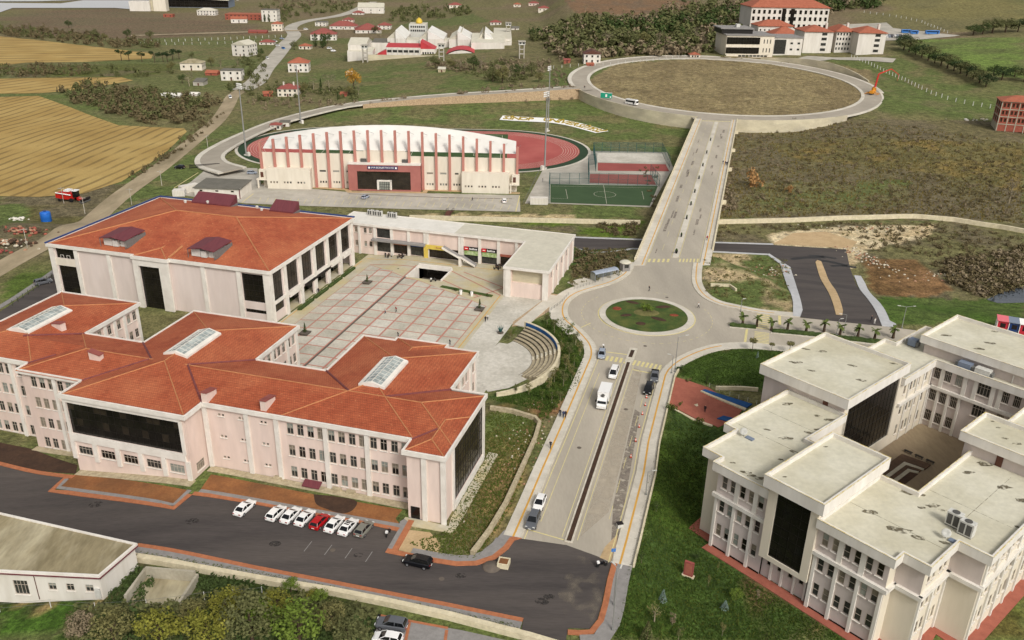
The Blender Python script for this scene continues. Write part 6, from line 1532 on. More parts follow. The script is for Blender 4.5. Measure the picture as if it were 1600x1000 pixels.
def container(px,py,L,w,h,rz,label,m='white',dz=0):
    p = at(px,py); t = thing('container',label,'container',(p.x,p.y,p.z + dz),rz)
    MB().box(-L / 2,-w / 2,.15,L / 2,w / 2,h).build('shell',M[m],t); q = MB()
    for i in range(int(L / .6)): q.box(-L / 2 + .2 + i * .6,-w / 2 - .03,.3,-L / 2 + .35 + i * .6,-w / 2 - .002,h - .1)
    q.build('ribs',M['lbroof'],t); MB().box(-L / 2 + .05,-w / 2 + .1,0,L / 2 - .05,w / 2 - .1,.15).build('skids',M['steel'],t); MB().box(L / 2 + .002,-.6,.3,L / 2 + .05,.6,h - .3).build('door',M['acwhite'],t)
container(281,306,4.6,3.2,2.6,.1,'short white container in front of the cream shed'); container(296,300,7.5,3.0,3.0,.85,'long white container against the left end of the cream shed')
container(842,319,7.0,2.6,2.8,.0,'white container beside the green court')

# ------------------------------------------------------------------ walled white compound with red roofs
def prism_roof(t,x0,x1,y0,y1,h,prof,wm='white',rm='lbroof',name='hall'):
    """hall from x0..x1 with a roof profile [(fraction of the depth, rise)]"""
    o = MB().box(x0,y0,-1,x1,y1,h).build(name,M[wm],t); q = MB(); n = len(prof)
    for (f0,r0),(f1,r1) in zip(prof[:-1],prof[1:]): q.poly([(x0 - .2,y0 + (y1 - y0) * f0,h + r0),(x1 + .2,y0 + (y1 - y0) * f0,h + r0),(x1 + .2,y0 + (y1 - y0) * f1,h + r1),(x0 - .2,y0 + (y1 - y0) * f1,h + r1)])
    for x in (x0,x1): q.poly([(x,y0 + (y1 - y0) * f,h + r) for f,r in prof] + [(x,y1,h - .02),(x,y0,h - .02)])
    q.build('roof',M[rm],o); return o
def saw(t,x0,x1,y0,y1,h,rise,rm='membrane',flip=False):
    o = MB().box(x0,y0,-1,x1,y1,h).build('hall',M['white'],t); a,c = (h + rise,h) if not flip else (h,h + rise); q = MB()
    q.poly([(x0,y0,a),(x1,y0,c),(x1,y1,c),(x0,y1,a)]); q.poly([(x0,y0,h - .02),(x1,y0,h - .02),(x1,y0,c),(x0,y0,a)]); q.poly([(x1,y1,h - .02),(x0,y1,h - .02),(x0,y1,a),(x1,y1,c)])
    x = x1 if flip else x0; q.poly([(x,y1,h - .02),(x,y0,h - .02),(x,y0,h + rise),(x,y1,h + rise)]); q.build('roof',M[rm],o); return o
pb = at(545,95); pdist = AX[:,2] @ np.array([pb.x,pb.y,pb.z - CAM_H]); ps = pdist / FPX
pr = thing('walled_compound','large white compound with saw-tooth halls, red roofs and a long perimeter wall','compound',(pb.x,pb.y,pb.z),.02,sc=(1,1.4,1.35))
X_ = lambda px: (px - 545) * ps * 1.0
prism_roof(pr,X_(545),X_(573),0,26,9.5,[(0,0),(.5,3.0),(1,0)]); prism_roof(pr,X_(545),X_(584),-4,8,6.0,[(0,0),(1,1.5)])
prism_roof(pr,X_(573),X_(602),22,40,8.5,[(0,0),(1,.8)],rm='greyroof')
prism_roof(pr,X_(602),X_(800),30,44,9.5,[(0,0),(1,.4)])
for a,c in ((598,612),(650,665),(698,718),(745,752)): saw(pr,X_(a),X_(c),26,62,11,4.5,'lbroof',True)
for a,c in ((612,628),(664,690),(712,736),(756,772)): saw(pr,X_(a),X_(c),24,60,11,5)
prism_roof(pr,X_(735),X_(788),14,70,10.5,[(0,0),(.5,3),(1,0)]); prism_roof(pr,X_(770),X_(800),34,100,11,[(0,0),(1,.4)])
o = prism_roof(pr,X_(604),X_(657),-1,12,8.5,[(0,0),(1,1.2)],rm='redmetal'); winrow(pr,(X_(605),-1),(X_(656),-1),[6.3],6,3.6,1.5)
for i in range(7): MB().box(X_(605) + i * (X_(656) - X_(605)) / 6 - .3,-1.5,-1,X_(605) + i * (X_(656) - X_(605)) / 6 + .3,-1.02,8.4).build('column',M['acwhite'],pr)
saw(pr,X_(589),X_(605),-2,10,4.0,3.2,'redmetal',True); saw(pr,X_(657),X_(680),2,16,7.5,4.5,'redmetal'); winrow(pr,(X_(659),2),(X_(678),2),[2,5],5,1.2,1.4); prism_roof(pr,X_(668),X_(682),-4,1.9,2.8,[(0,0),(.5,.8),(1,0)],rm='redmetal')
vh = MB().box(X_(693),-3,-1,X_(750),18,4.0).build('vaulted_hall',M['white'],pr); q = MB(); av = [(X_(693) + (X_(750) - X_(693)) * f,4.0 + 4.2 * math.sin(math.pi * f) ** .8) for f in np.linspace(0,1,13)]
[q.poly([(a[0],-3.4,a[1]),(c[0],-3.4,c[1]),(c[0],18,c[1]),(a[0],18,a[1])]) for a,c in zip(av[:-1],av[1:])]; q.build('roof',M['redmetal'],vh); MB().poly([(a,-3.02,z - .6) for a,z in av]).build('gable_wall',M['white'],vh); winrow(pr,(X_(695),-3),(X_(748),-3),[2.4],8,1.8,1.8,'glasspale')
prism_roof(pr,X_(622),X_(652),70,84,15.5,[(0,0),(1,.2)],'acwhite'); winrow(pr,(X_(624),70),(X_(650),70),[11.5,14],7,1.4,1.3)
MB().lathe([(3,0),(3.2,.8),(2.8,2.2),(1.8,3.1),(.4,3.6),(.1,4.2)],16,(X_(638),78,15.6)).build('gold_dome',M['gold'],pr,True)
q = wallstrip(MB(),[(X_(577),-9),(X_(700),-8),(X_(812),-4),(X_(815),60)],.6,lambda x,y: -2,lambda x,y: 5.0,20); q.build('perimeter_wall',M['concwall'],pr)
def tower(px,by,hpx,label):
    p = at(px,by); s = (AX[:,2] @ np.array([p.x,p.y,p.z - CAM_H])) / FPX; h = hpx * s
    t = thing('watchtower',label,'watchtower',tuple(p),.05,'watchtowers of the compound')
    for x in (-1.8,1.8):
        for y in (-1.8,1.8): MB().box(x - .35,y - .35,-1,x + .35,y + .35,h * .78).build('leg',M['lot'],t)
    for k in (.26,.52): MB().box(-2.1,-2.1,h * k - .3,2.1,2.1,h * k + .3).build('landing',M['lot'],t)
    MB().box(-2.5,-2.5,h * .78,2.5,2.5,h * .96).build('cabin',M['acwhite'],t); winrow(t,(-2.5,-2.5),(2.5,-2.5),[h * .89],2,1.7,1.2); winrow(t,(2.5,-2.5),(2.5,2.5),[h * .89],2,1.7,1.2); MB().box(-2.9,-2.9,h * .96,2.9,2.9,h).build('roof',M['lot'],t)
tower(571,97.5,27,'watchtower at the left end of the compound wall'); tower(690,95,26,'watchtower in the middle of the compound wall'); tower(815,91,26,'watchtower at the right corner of the compound wall'); tower(794,58,22,'watchtower at the far right corner of the compound')

# ------------------------------------------------------------------ buildings on the hill behind the ring
def block(px0,px1,by,hpx,depth,label,wm='white',rm=None,rowsz=(),cols=0,rot=0.,m='glasswin',ww=1.4,wh=1.6,name='dormitory_block',cat='dormitory',group=None,rise=3.0,back=0):
    cx = (px0 + px1) / 2; p = at(cx,by); s = (AX[:,2] @ np.array([p.x,p.y,p.z - CAM_H])) / FPX; w,h = (px1 - px0) * s,hpx * s
    t = thing(name,label,cat,(p.x,p.y + depth / 2 + back,p.z - .3),rot,group); MB().box(-w / 2,-depth / 2,-4,w / 2,depth / 2,h).build('wall',M[wm],t)
    if cols: winrow(t,(-w / 2,-depth / 2),(w / 2,-depth / 2),[h * z for z in rowsz],cols,ww,wh,m)
    q = MB()
    if rm in ('tilefar','tilered'): hip(q,-w / 2 - .9,w / 2 + .9,-depth / 2 - .9,depth / 2 + .9,h,rise / (min(w,depth) / 2)); q.box(-w / 2 - .9,-depth / 2 - .9,h - .5,w / 2 + .9,depth / 2 + .9,h - .01)
    else: q.box(-w / 2 - .6,-depth / 2 - .6,h,w / 2 + .6,depth / 2 + .6,h + .7)
    q.build('roof',M[rm or 'lbroof'],t); return t,w,h,depth
t,w,h,d = block(1185,1313,66,47,34,'long white four-storey dormitory with dark windows at the back of the hill','white','tilefar',(.84,.62,.38),15,.05,'glassdark',2.2,3.2,rise=8,back=40)
q = MB(); [q.box(x - 1.6,-d / 2 - .3,h * .25,x + 1.6,-d / 2 - .02,h * .95) for x in (-w * .08,w * .03)]; q.build('stair_glass',M['glassdark'],t)
block(1190,1246,66,22,20,'white wing with red roof before the long dormitory','white','tilefar',(.7,),8,.05,ww=1.1,wh=1.6,rise=4,back=18)
block(1210,1252,70,15,20,'low wing with bright red roof between the hill buildings','redpave','tilefar',(),0,.05,rise=5,back=6)
for a,c,f,hp,lab in ((1252,1297,83,33,'left'),(1302,1330,82,32,'middle'),(1336,1379,85,33,'right')):
    t,w,h,d = block(a,c,f,hp,24,f'white dormitory block with red hipped roof, {lab} of the row of three','white','tilefar',(),0,.03,rise=3.6,group='row of three dormitory blocks')
    if lab == 'middle': winrow(t,(-w / 2,-d / 2),(w / 2,-d / 2),[h * z for z in (.2,.42,.65,.87)],6,1.2,1.8)
    else: winrow(t,(w * .05,-d / 2),(w * .35,-d / 2),[h * z for z in (.18,.42,.66,.88)],1,4.0,2.0); winrow(t,(w / 2,-d / 2),(w / 2,d / 2),[h * z for z in (.3,.6,.85)],4,1.3,1.8)
    MB().box(w / 2 - 3,-2,h,w / 2 - 1.6,0,h + 5.5).build('chimney',M['white'],t)
t,w,h,d = block(1130,1205,89,32,30,'modern faculty with black glass bands and light flat roof behind the ring road','rbcream','greypave',(),0,.06,name='faculty_building',cat='building')
for z0,z1 in ((.18,.46),(.62,.93)): curtain(t,(-w / 2 + .3,-d / 2 - .25),(w * .2,-d / 2 - .25),h * z0,h * z1,12,2,'glassdark',.1); MB().box(-w / 2 + .2,-d / 2 - .2,h * z0,w * .2 + .1,-d / 2 - .02,h * z1).build('band',M['mullion'],t)
winrow(t,(w * .26,-d / 2),(w * .46,-d / 2),[h * .34,h * .75],3,.7,3.0); winrow(t,(-w / 2 + 10,-d / 2),(w * .4,-d / 2),[h * .07],8,2.4,1.2)
MB().box(-w / 2 - 2,-d / 2 + 8,h + .7,w * .1,d / 2,h + 4).build('upper_storey',M['mullion'],t); MB().box(-w / 2 - 3,-d / 2 + 7,h + 4,w * .12,d / 2 + 1,h + 4.8).build('upper_roof',M['greypave'],t)
MB().box(-w * .2,0,h + 4.8,-w * .12,4,h + 7).build('roof_unit',M['acwhite'],t)
t,w,h,d = block(1205,1250,86,26,24,'white wing with sloping roofline right of the black glass faculty','white','greypave',(.35,.7),4,.06,ww=2.0,wh=1.4,name='faculty_wing',cat='building')
curtain(t,(-w / 2 + .5,-d / 2 - .2),(-w * .08,-d / 2 - .2),h * .1,h * .9,4,5,'glasswin',.2)
block(1168,1186,66,14,14,'grey concrete annex left of the long dormitory','lot','greypave',(.4,),2,.05,name='annex',cat='building',back=22)

# unfinished brick building at the right edge
ub = at(1556,204); ut = thing('unfinished_building','unfinished brick apartment block with concrete frame and orange roof at the right edge','building',tuple(ub),-.30)
Wd,Dd,fl = 26.0,14.0,3.9; q = MB()
for f in range(4):
    for i in range(6):
        x0,x1 = i * 4.3,i * 4.3 + 4.3; z0 = f * fl
        if f == 0: MB().box(x0 + .2,-.1,z0,x1 - .2,.2,z0 + fl - .4).build('brick_panel',M['brick'],ut)
        else:
            q = MB(); wall(q,(x0 + .2,-.1),(x1 - .2,-.1),z0,z0 + fl - .4,[(.5,.9 + z0,1.6,2.9 + z0),(2.3,.9 + z0,3.4,2.9 + z0)],.25); q.build('brick_panel',M['brick'],ut)
    for j in range(3):
        y0,y1 = j * 4.6,j * 4.6 + 4.6
        q = MB(); (wall(q,(-.1,y1 - .2),(-.1,y0 + .2),f * fl,f * fl + fl - .4,[(.6,f * fl + .9,3.4,f * fl + 3.0)] if f else [],.25)); q.build('brick_panel',M['brick'] if f else M['concwall'],ut)
    MB().box(-.3,-.3,f * fl + fl - .4,Wd + .2,Dd + .2,f * fl + fl).build('floor_slab',M['plaza'],ut)
for i in range(7): MB().box(i * 4.3 - .22,-.28,-2,i * 4.3 + .22,.3,4 * fl - .4).build('column',M['plaza'],ut)
for j in range(1,4): MB().box(-.28,j * 4.6 - .22,-2,.3,j * 4.6 + .22,4 * fl - .4).build('column',M['plaza'],ut)
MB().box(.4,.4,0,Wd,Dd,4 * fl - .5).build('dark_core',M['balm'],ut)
q = MB(); hip(q,-.9,Wd + 1,-.9,Dd + 1,4 * fl + .02,.32); q.build('roof',M['tilefar'],ut)

# airport terminal and control tower
ap = at(250,17); tt = thing('control_tower','beige airport control tower with dark cab at the top edge','tower',tuple(ap),.1)
MB().box(-6,-6,-2,10,8,30).build('block',M['cream'],tt); MB().lathe([(4,0),(4,36),(7,40),(7.5,46),(5,48)],14,(-8,0,0)).build('shaft',M['concwall'],tt); MB().lathe([(7.0,48),(7.6,52),(5,53)],14,(-8,0,0)).build('cab',M['glassdark'],tt); MB().box(-36,-8,-2,-10,8,12).build('hangar',M['white'],tt)
ap = at(300,12); tt = thing('airport_terminal','grey airport terminal with dark glass front at the top edge','terminal',tuple(ap),.08)
MB().box(-45,0,-2,50,40,14).build('wall',M['kioskgrey'],tt); MB().loft([[(-48,-4,14),(52,-4,10),(52,-4,11.5),(-48,-4,16)],[(-48,44,18),(52,44,14),(52,44,15),(-48,44,20)]]).build('roof',M['lbroof'],tt); curtain(tt,(-45,-.3),(50,-.3),1,12,16,3,'glassdark',.5)
for i in range(3): drape('terminal_car_park',W([(316 + 12 * i,11 - 2 * i),(365 + 3 * i,1.5 - .5 * i),(368 + 3 * i,2 - .5 * i),(320 + 12 * i,12.5 - 2 * i)]),M['lbroof'],.5,cell=20)
# ------------------------------------------------------------------ vehicles
def bodyloft(st,w):
    """rings from stations (x, half width factor, z0, z1) with tumblehome"""
    R = []
    for x,f,z0,z1 in st:
        h = w / 2 * f; R.append([(x,-h * .94,z0),(x,-h,z0 + (z1 - z0) * .3),(x,-h * .97,z0 + (z1 - z0) * .78),(x,-h * .86,z1),(x,h * .86,z1),(x,h * .97,z0 + (z1 - z0) * .78),(x,h,z0 + (z1 - z0) * .3),(x,h * .94,z0)])
    return R
CARS = {
 'sedan': dict(L=4.55,w=1.8,lo=[(-2.27,.82,.42,.72),(-2.2,.93,.3,.9),(-1.5,1,.24,.98),(0,1,.22,.96),(1.1,1,.24,.92),(1.95,.95,.28,.78),(2.27,.78,.4,.62)],cab=[(-1.75,.94),(-1.05,1.43),(.25,1.45),(1.15,.93)]),
 'hatch': dict(L=4.2,w=1.78,lo=[(-2.1,.88,.42,.85),(-2.02,.95,.3,1.0),(-1.3,1,.24,1.02),(0,1,.22,.99),(1.1,1,.24,.94),(1.8,.95,.28,.8),(2.1,.8,.4,.64)],cab=[(-2.02,.98),(-1.6,1.46),(.25,1.5),(1.15,.95)]),
 'suv': dict(L=4.6,w=1.9,lo=[(-2.3,.88,.48,.95),(-2.22,.96,.36,1.12),(-1.4,1,.3,1.14),(0,1,.28,1.1),(1.1,1,.3,1.06),(1.95,.96,.34,.96),(2.3,.82,.45,.8)],cab=[(-2.2,1.1),(-1.85,1.66),(.3,1.68),(1.15,1.08)]),
 'pickup': dict(L=5.2,w=1.9,lo=[(-2.6,.92,.5,.95),(-2.55,.98,.4,1.12),(-.9,1,.32,1.12),(0,1,.3,1.1),(1.1,1,.3,1.06),(2.2,.96,.36,.96),(2.6,.84,.45,.8)],cab=[(-.95,1.1),(-.7,1.7),(.6,1.72),(1.4,1.08)]),
 'van': dict(L=4.7,w=1.9,lo=[(-2.35,.92,.4,1.0),(-2.3,.98,.32,1.14),(-1.2,1,.26,1.14),(0,1,.26,1.1),(1.3,1,.28,1.05),(2.05,.95,.3,.9),(2.35,.8,.42,.7)],cab=[(-2.28,1.1),(-2.15,1.8),(.6,1.82),(1.6,1.02)])}
def carmeshes(kind):
    k = ('car',kind)
    if k in cache: return cache[k]
    d = CARS[kind]; w = d['w']; lo = MB().loft(bodyloft(d['lo'],w))
    (x0,z0),(x1,z1),(x2,z2),(x3,z3) = d['cab']; a,b_ = w / 2 * .88,w / 2 * .70
    roof = MB(); roof.loft([[(x1 - .02,-b_,z1 - .06),(x1 + .06,-b_ * .96,z1),(x1 + .06,b_ * .96,z1),(x1 - .02,b_,z1 - .06)],[(x1 * .4 + x2 * .6,-b_,z2 - .03),(x1 * .4 + x2 * .6,-b_ * .97,z2 + .03),(x1 * .4 + x2 * .6,b_ * .97,z2 + .03),(x1 * .4 + x2 * .6,b_,z2 - .03)],[(x2 + .02,-b_,z2 - .07),(x2 - .04,-b_ * .95,z2),(x2 - .04,b_ * .95,z2),(x2 + .02,b_,z2 - .07)]])
    for s in (-1,1):
        for (xa,za),(xb,zb) in (((x0,z0),(x1,z1)),((x3,z3),(x2,z2))): roof.tube((xa,s * a,za),(xb,s * b_,zb - .03),.055,n=5)
        xm = (x1 + x2) / 2 + .1; roof.tube((xm,s * a,.95),(xm,s * b_,z1 - .02),.05,n=5)
    roof.add(lo)
    g = {}
    g['windscreen'] = MB().poly([(x3 - .03,-a * .95,z3),(x3 - .03,a * .95,z3),(x2,b_ * .94,z2 - .05),(x2,-b_ * .94,z2 - .05)])
    g['rear_window'] = MB().poly([(x0 + .03,a * .95,z0),(x0 + .03,-a * .95,z0),(x1,-b_ * .94,z1 - .05),(x1,b_ * .94,z1 - .05)])
    for s in (-1,1): g['side_window%d' % s] = MB().poly([(x0 + .08,s * a,z0),(x3 - .08,s * a,z3),(x2 - .02,s * b_,z2 - .06),(x1 + .02,s * b_,z1 - .06)][::s])
    ty = MB().lathe([(.2,-.11),(.3,-.11),(.33,-.07),(.33,.07),(.3,.11),(.2,.11)],14); rm = MB().lathe([(.2,-.115),(.06,-.118),(.06,.118),(.2,.115)],10)
    L2 = d['L'] / 2; zl = d['lo'][-2][3] * .82
    hl = MB().box(-.06,-.2,-.07,.06,.2,.07); tl = MB().box(-.04,-.17,-.08,.04,.17,.08)
    cache[k] = (roof.mesh('body',M['carwhite']),{n: q.mesh(n,M['carglass']) for n,q in g.items()},ty.mesh('wheel',M['tyre'],True),rm.mesh('rim',M['rim']),hl.mesh('headlight',M['headlight']),tl.mesh('tail_light',M['taillight']),d)
    return cache[k]
def setmat(o,m): o.material_slots[0].link = 'OBJECT'; o.material_slots[0].material = m
def car(kind,p,rz,m,label,group=None,name='car',cat='car',sc=1.0,detail=True):
    bd,gl,ty,rm,hl,tl,d = carmeshes(kind); t = thing(name,label,cat,tuple(p),rz,group,sc)
    setmat(ob('body',bd,t),M[m])
    for n,g in gl.items(): ob(n if 'side' not in n else 'side_window',g,t)
    for x in (-d['L'] * .3,d['L'] * .31):
        for y in (-d['w'] / 2 + .1,d['w'] / 2 - .1):
            o = ob('wheel',ty,t,(x,y,.33)); o.rotation_euler = (math.pi / 2,0,0); ob('rim',rm,o)
    for y in (-d['w'] * .33,d['w'] * .33): ob('headlight',hl,t,(d['L'] / 2 - .09,y,d['lo'][-2][3] * .85)); ob('tail_light',tl,t,(-d['L'] / 2 + .03,y,d['lo'][1][3] * .82))
    if detail: MB().box(d['L'] / 2 - .05,-.25,.42,d['L'] / 2 + .01,.25,.54).build('number_plate',M['signwhite'],t); MB().box(-d['L'] / 2 - .02,-.26,.55,-d['L'] / 2 + .03,.26,.67).build('number_plate',M['signwhite'],t)
    if kind == 'pickup': MB().box(-2.5,-.8,1.1,-1.0,.8,1.16).build('bed_cover',M['black'],t)
    return t
def head(px0,py0,px1,py1): a,c = at(px0,py0),at(px1,py1); return math.atan2(c.y - a.y,c.x - a.x)
def carpx(kind,px,py,hd,m,label,group=None,dz=.07,**k): p = at(px,py); p.z += dz; return car(kind,p,hd,m,label,group,**k)
rowh = head(372,806,394,786)
G_ = 'cars parked in the bays below the pink faculty'
for i,(px,py,k,m,lab) in enumerate([(383,798,'sedan','carwhite','white sedan parked apart at the left end of the bay'),(432,806.5,'hatch','carwhite','white saloon with dark rear bumper, first of the tight parked row'),(455,809.5,'sedan','carwhite','white sedan parked second in the tight row, two left of the red car'),(477,813.5,'sedan','carwhite','smaller white sedan parked directly left of the red car'),(500,819.5,'hatch','carred','red hatchback parked among the white cars'),(523,823.5,'sedan','carwhite','white sedan parked directly right of the red car'),(544.5,828,'sedan','carwhite','white sedan with dark sunroof next to the grey hatchback'),(569,831,'hatch','carolive','grey hatchback at the right end of the parked row')]):
    t = carpx(k,px,py,rowh,m,lab,G_)
    if i == 6: MB().box(-.6,-.45,1.455,.1,.45,1.475).build('sunroof',M['carglass'],t)
carpx('suv',653,883,head(674,886,633,877),'carblack','black SUV driving along the black front road')
carpx('suv',612,981,head(634,985,590,978),'cargrey','grey SUV with black roof in the lower yard at the bottom edge'); carpx('hatch',606,1003,head(634,1005,590,998),'carwhite','white car cut by the bottom edge beside the grey SUV')
avh = math.atan2(-adir[1],-adir[0])
carpx('hatch',843,790,avh,'carwhite','white hatchback parked behind the dark grey crossover on the avenue','cars on the avenue'); carpx('suv',832.5,818,avh,'cargrey','dark grey crossover with black roof parked at the foot of the avenue','cars on the avenue')
carpx('van',958.5,587,avh,'carwhite','white people carrier driving behind the box truck','cars on the avenue'); carpx('hatch',940,557,avh + .1,'carsilver','silver hatchback stopped on the zebra crossing','cars on the avenue')
carpx('pickup',1022.5,592,avh + .06,'cargrey','dark pickup parked nose in behind the black four-by-four','cars on the avenue'); carpx('suv',1013,612,avh - .05,'carblack','glossy black four-by-four standing on the right carriageway','cars on the avenue')
# box truck
p = at(943,630); p.z += .07; t = thing('box_truck','white box truck driving down the avenue','truck',tuple(p),avh)
MB().loft([[(-3.4,-1.2,.95),(-3.4,1.2,.95),(-3.4,1.2,3.25),(-3.4,-1.2,3.25)],[(1.4,-1.2,.95),(1.4,1.2,.95),(1.4,1.2,3.25),(1.4,-1.2,3.25)]]).build('cargo_box',M['carwhite'],t)
MB().loft([[(1.5,-1.05,.5),(1.5,1.05,.5),(1.5,1.05,2.5),(1.5,-1.05,2.5)],[(2.4,-1.05,.5),(2.4,1.05,.5),(2.4,1.0,2.45),(2.4,-1.0,2.45)],[(3.1,-1.03,.45),(3.1,1.03,.45),(3.1,1.0,1.35),(3.1,-1.0,1.35)],[(3.5,-.98,.5),(3.5,.98,.5),(3.5,.9,1.1),(3.5,-.9,1.1)]]).build('cab',M['carwhite'],t)
MB().poly([(3.06,-.92,1.42),(3.06,.92,1.42),(2.44,.9,2.38),(2.44,-.9,2.38)]).build('windscreen',M['carglass'],t)
for s in (-1,1): MB().poly([(1.65,s * 1.06,1.5),(2.85,s * 1.045,1.5),(2.35,s * 1.035,2.3),(1.65,s * 1.06,2.3)][::s]).build('side_window',M['carglass'],t); MB().box(2.6,s * 1.3 - .12,1.5,2.75,s * 1.3 + .12,2.0).build('mirror',M['black'],t); MB().box(3.42,s * .7 - .2,.75,3.54,s * .7 + .2,.95).build('headlight',M['headlight'],t)
MB().box(-3.3,-.5,.55,2.5,.5,.94).build('chassis',M['black'],t); MB().lathe([(.35,0),(.4,.3),(.3,.42)],10,(1.8,0,2.5)).build('cooler_unit',M['fan'],t)
for x in (-2.3,2.5):
    for y in (-.95,.95): o = ob('wheel',carmeshes('sedan')[2],t,(x,y,.42),0,1.27); o.rotation_euler = (math.pi / 2,0,0)
# vehicles further away
carpx('suv',281,263.5,head(288,264,274,263),'carblack','black SUV on the concrete strip by the sliding gate'); carpx('hatch',394,272,.05,'carsilver','silver car parked at the left end of the grandstand'); carpx('hatch',571,310,1.2,'carsilver','light blue-grey car alone in the middle of the sports car park'); carpx('hatch',788,316,1.6,'carwhite','white car at the right end of the sports car park')
carpx('van',360,153.5,-1.2,'carwhite','white van driving on the farm lane'); carpx('suv',68,444,.75,'cargrey','grey jeep parked at the left edge of the hall'); carpx('van',418,92,-1.1,'carwhite','white van on the lower part of the town road')
for i,(px,py,m) in enumerate([(443,77,'carblue'),(434,73,'carwhite'),(430,66,'carwhite'),(441,62,'carsilver'),(478,47,'carwhite'),(515,77,'carwhite'),(521,81,'carwhite')]): carpx('van',px,py,-.9 + .2 * i,m,f'{"blue" if m == "carblue" else "pale"} vehicle beside the town road, {ordn(i)} from its lower end','vehicles along the town road',.3,detail=False)
for i in range(12):
    px,py = 1386 + (i % 6) * 4.2,57 + (i // 6) * 2.6; carpx('hatch',px,py,.6,['carwhite','carsilver','cargrey'][i % 3],f'car parked beside the right dormitory, {ordn(i % 6)} in the {"back" if i < 6 else "front"} line','cars parked beside the dormitories',.35,detail=False)
def bus(px,py,hd,L,m,label,m2='carglass',dz=.25):
    p = at(px,py); p.z += dz; t = thing('bus',label,'bus',tuple(p),hd); w = 2.5
    MB().loft([[(-L / 2,-w / 2,.4),(-L / 2,w / 2,.4),(-L / 2,w / 2 * .95,3.0),(-L / 2,-w / 2 * .95,3.0)],[(L / 2 - .5,-w / 2,.4),(L / 2 - .5,w / 2,.4),(L / 2 - .5,w / 2 * .95,3.1),(L / 2 - .5,-w / 2 * .95,3.1)],[(L / 2,-w / 2 * .95,.45),(L / 2,w / 2 * .95,.45),(L / 2 - .15,w / 2 * .9,2.7),(L / 2 - .15,-w / 2 * .9,2.7)]]).build('body',M[m],t)
    for s in (-1,1): MB().box(-L / 2 + .4,s * (w / 2 + .012) - .012,1.5,L / 2 - .8,s * (w / 2 + .012) + .012,2.5).build('side_window',M[m2],t); MB().box(L / 2 - 2.2,s * (w / 2 + .02) - .01,.6,L / 2 - 1.4,s * (w / 2 + .02) + .01,2.5).build('door',M['black'],t)
    MB().box(L / 2 - .05,-1.0,1.4,L / 2 + .02,1.0,2.5).build('windscreen',M['carglass'],t)
    for x in (-L * .3,L * .32):
        for y in (-w / 2 + .15,w / 2 - .15): o = ob('wheel',carmeshes('sedan')[2],t,(x,y,.45),0,1.3); o.rotation_euler = (math.pi / 2,0,0)
    return t
def buson(deg,L,m,label):
    pp = RC + 93 * np.array([math.cos(math.radians(deg)),math.sin(math.radians(deg))]); b0 = bus(800,500,math.radians(deg + 90),L,m,label); b0.location = (pp[0],pp[1],float(plane_z(pp[1])) + .13); return b0
b0 = buson(224.5,8.0,'carwhite','white midibus with black windows driving round the ring road')
pp = RC + 97.0 * np.array([math.cos(math.radians(214)),math.sin(math.radians(214))]); gz = float(plane_z(pp[1]))
t = thing('road_sign','green roadside direction board above the retaining wall','sign',(pp[0],pp[1],gz),math.radians(-14))
MB().box(-3.4,-.06,1.2,3.4,.06,4.2).build('board',M['busgreen'],t); MB().box(-3.6,-.1,4.2,3.6,.1,4.4).build('frame',M['signwhite'],t); MB().box(-.5,-.1,1.9,.5,-.07,3.4).build('emblem',M['signwhite'],t); MB().box(2.2,-.1,1.5,2.9,-.07,2.3).build('arrow',M['signwhite'],t)
for x in (-2.6,2.6): MB().tube((x,0,-.2),(x,0,1.2),.1,n=6).build('post',M['steel'],t)
for i,(px,py,L) in enumerate(((1415,52.5,8),(1428,54,6.5),(1456,54,12))): bus(px,py,.1,L,'carblue',f'blue and white bus in the gravel lot, {ordn(i)} from the left',dz=.4)
# concrete pump with raised boom
pp = RC + 93 * np.array([math.cos(math.radians(-14)),math.sin(math.radians(-14))]); pz_ = float(plane_z(pp[1])) + .12
t = thing('concrete_pump','yellow truck concrete pump with red folded boom on the ring road','truck',(pp[0],pp[1],pz_),math.radians(60))
MB().loft([[(-5,-1.25,1.0),(-5,1.25,1.0),(-5,1.25,1.9),(-5,-1.25,1.9)],[(2.6,-1.25,1.0),(2.6,1.25,1.0),(2.6,1.25,1.7),(2.6,-1.25,1.7)]]).build('chassis',M['pumpyel'],t); MB().box(2.8,-1.25,.7,5,1.25,3.2).build('cab',M['pumpyel'],t); MB().box(4.2,-1.27,2.0,5.02,1.27,3.0).build('windscreen',M['carglass'],t); MB().box(-5.6,-1,.8,-4.4,1,2.6).build('hopper',M['pumpyel'],t)
MB().tube((1.5,0,1.6),(1.5,0,4.2),.8,.6,10).build('turret',M['pumpyel'],t)
for s in (-1,1):
    for x in (-3,1.5): MB().tube((x,0,1),(x + s * .2,s * 4.2,.1),.22,n=6).build('outrigger',M['pumpyel'],t)
for x in (-3.4,-2,3.6):
    for y in (-1,1): o = ob('wheel',carmeshes('sedan')[2],t,(x,y,.5),0,1.5); o.rotation_euler = (math.pi / 2,0,0)
iv = Matrix.Rotation(-math.radians(60),3,'Z')
def bm_(a,c,r0,r1): MB().tube(iv @ Vector(a),iv @ Vector(c),r0,r1,6).build('boom_section',M['pumpred'],t)
bm_((1.2,.6,4),(2.2,1,12),.6,.45); bm_((2.2,1,12),(10,2,15),.42,.3); bm_((10,2,15),(15.5,2.5,11.5),.26,.18); bm_((15.5,2.5,11.5),(15.2,2.5,8),.14,.1)
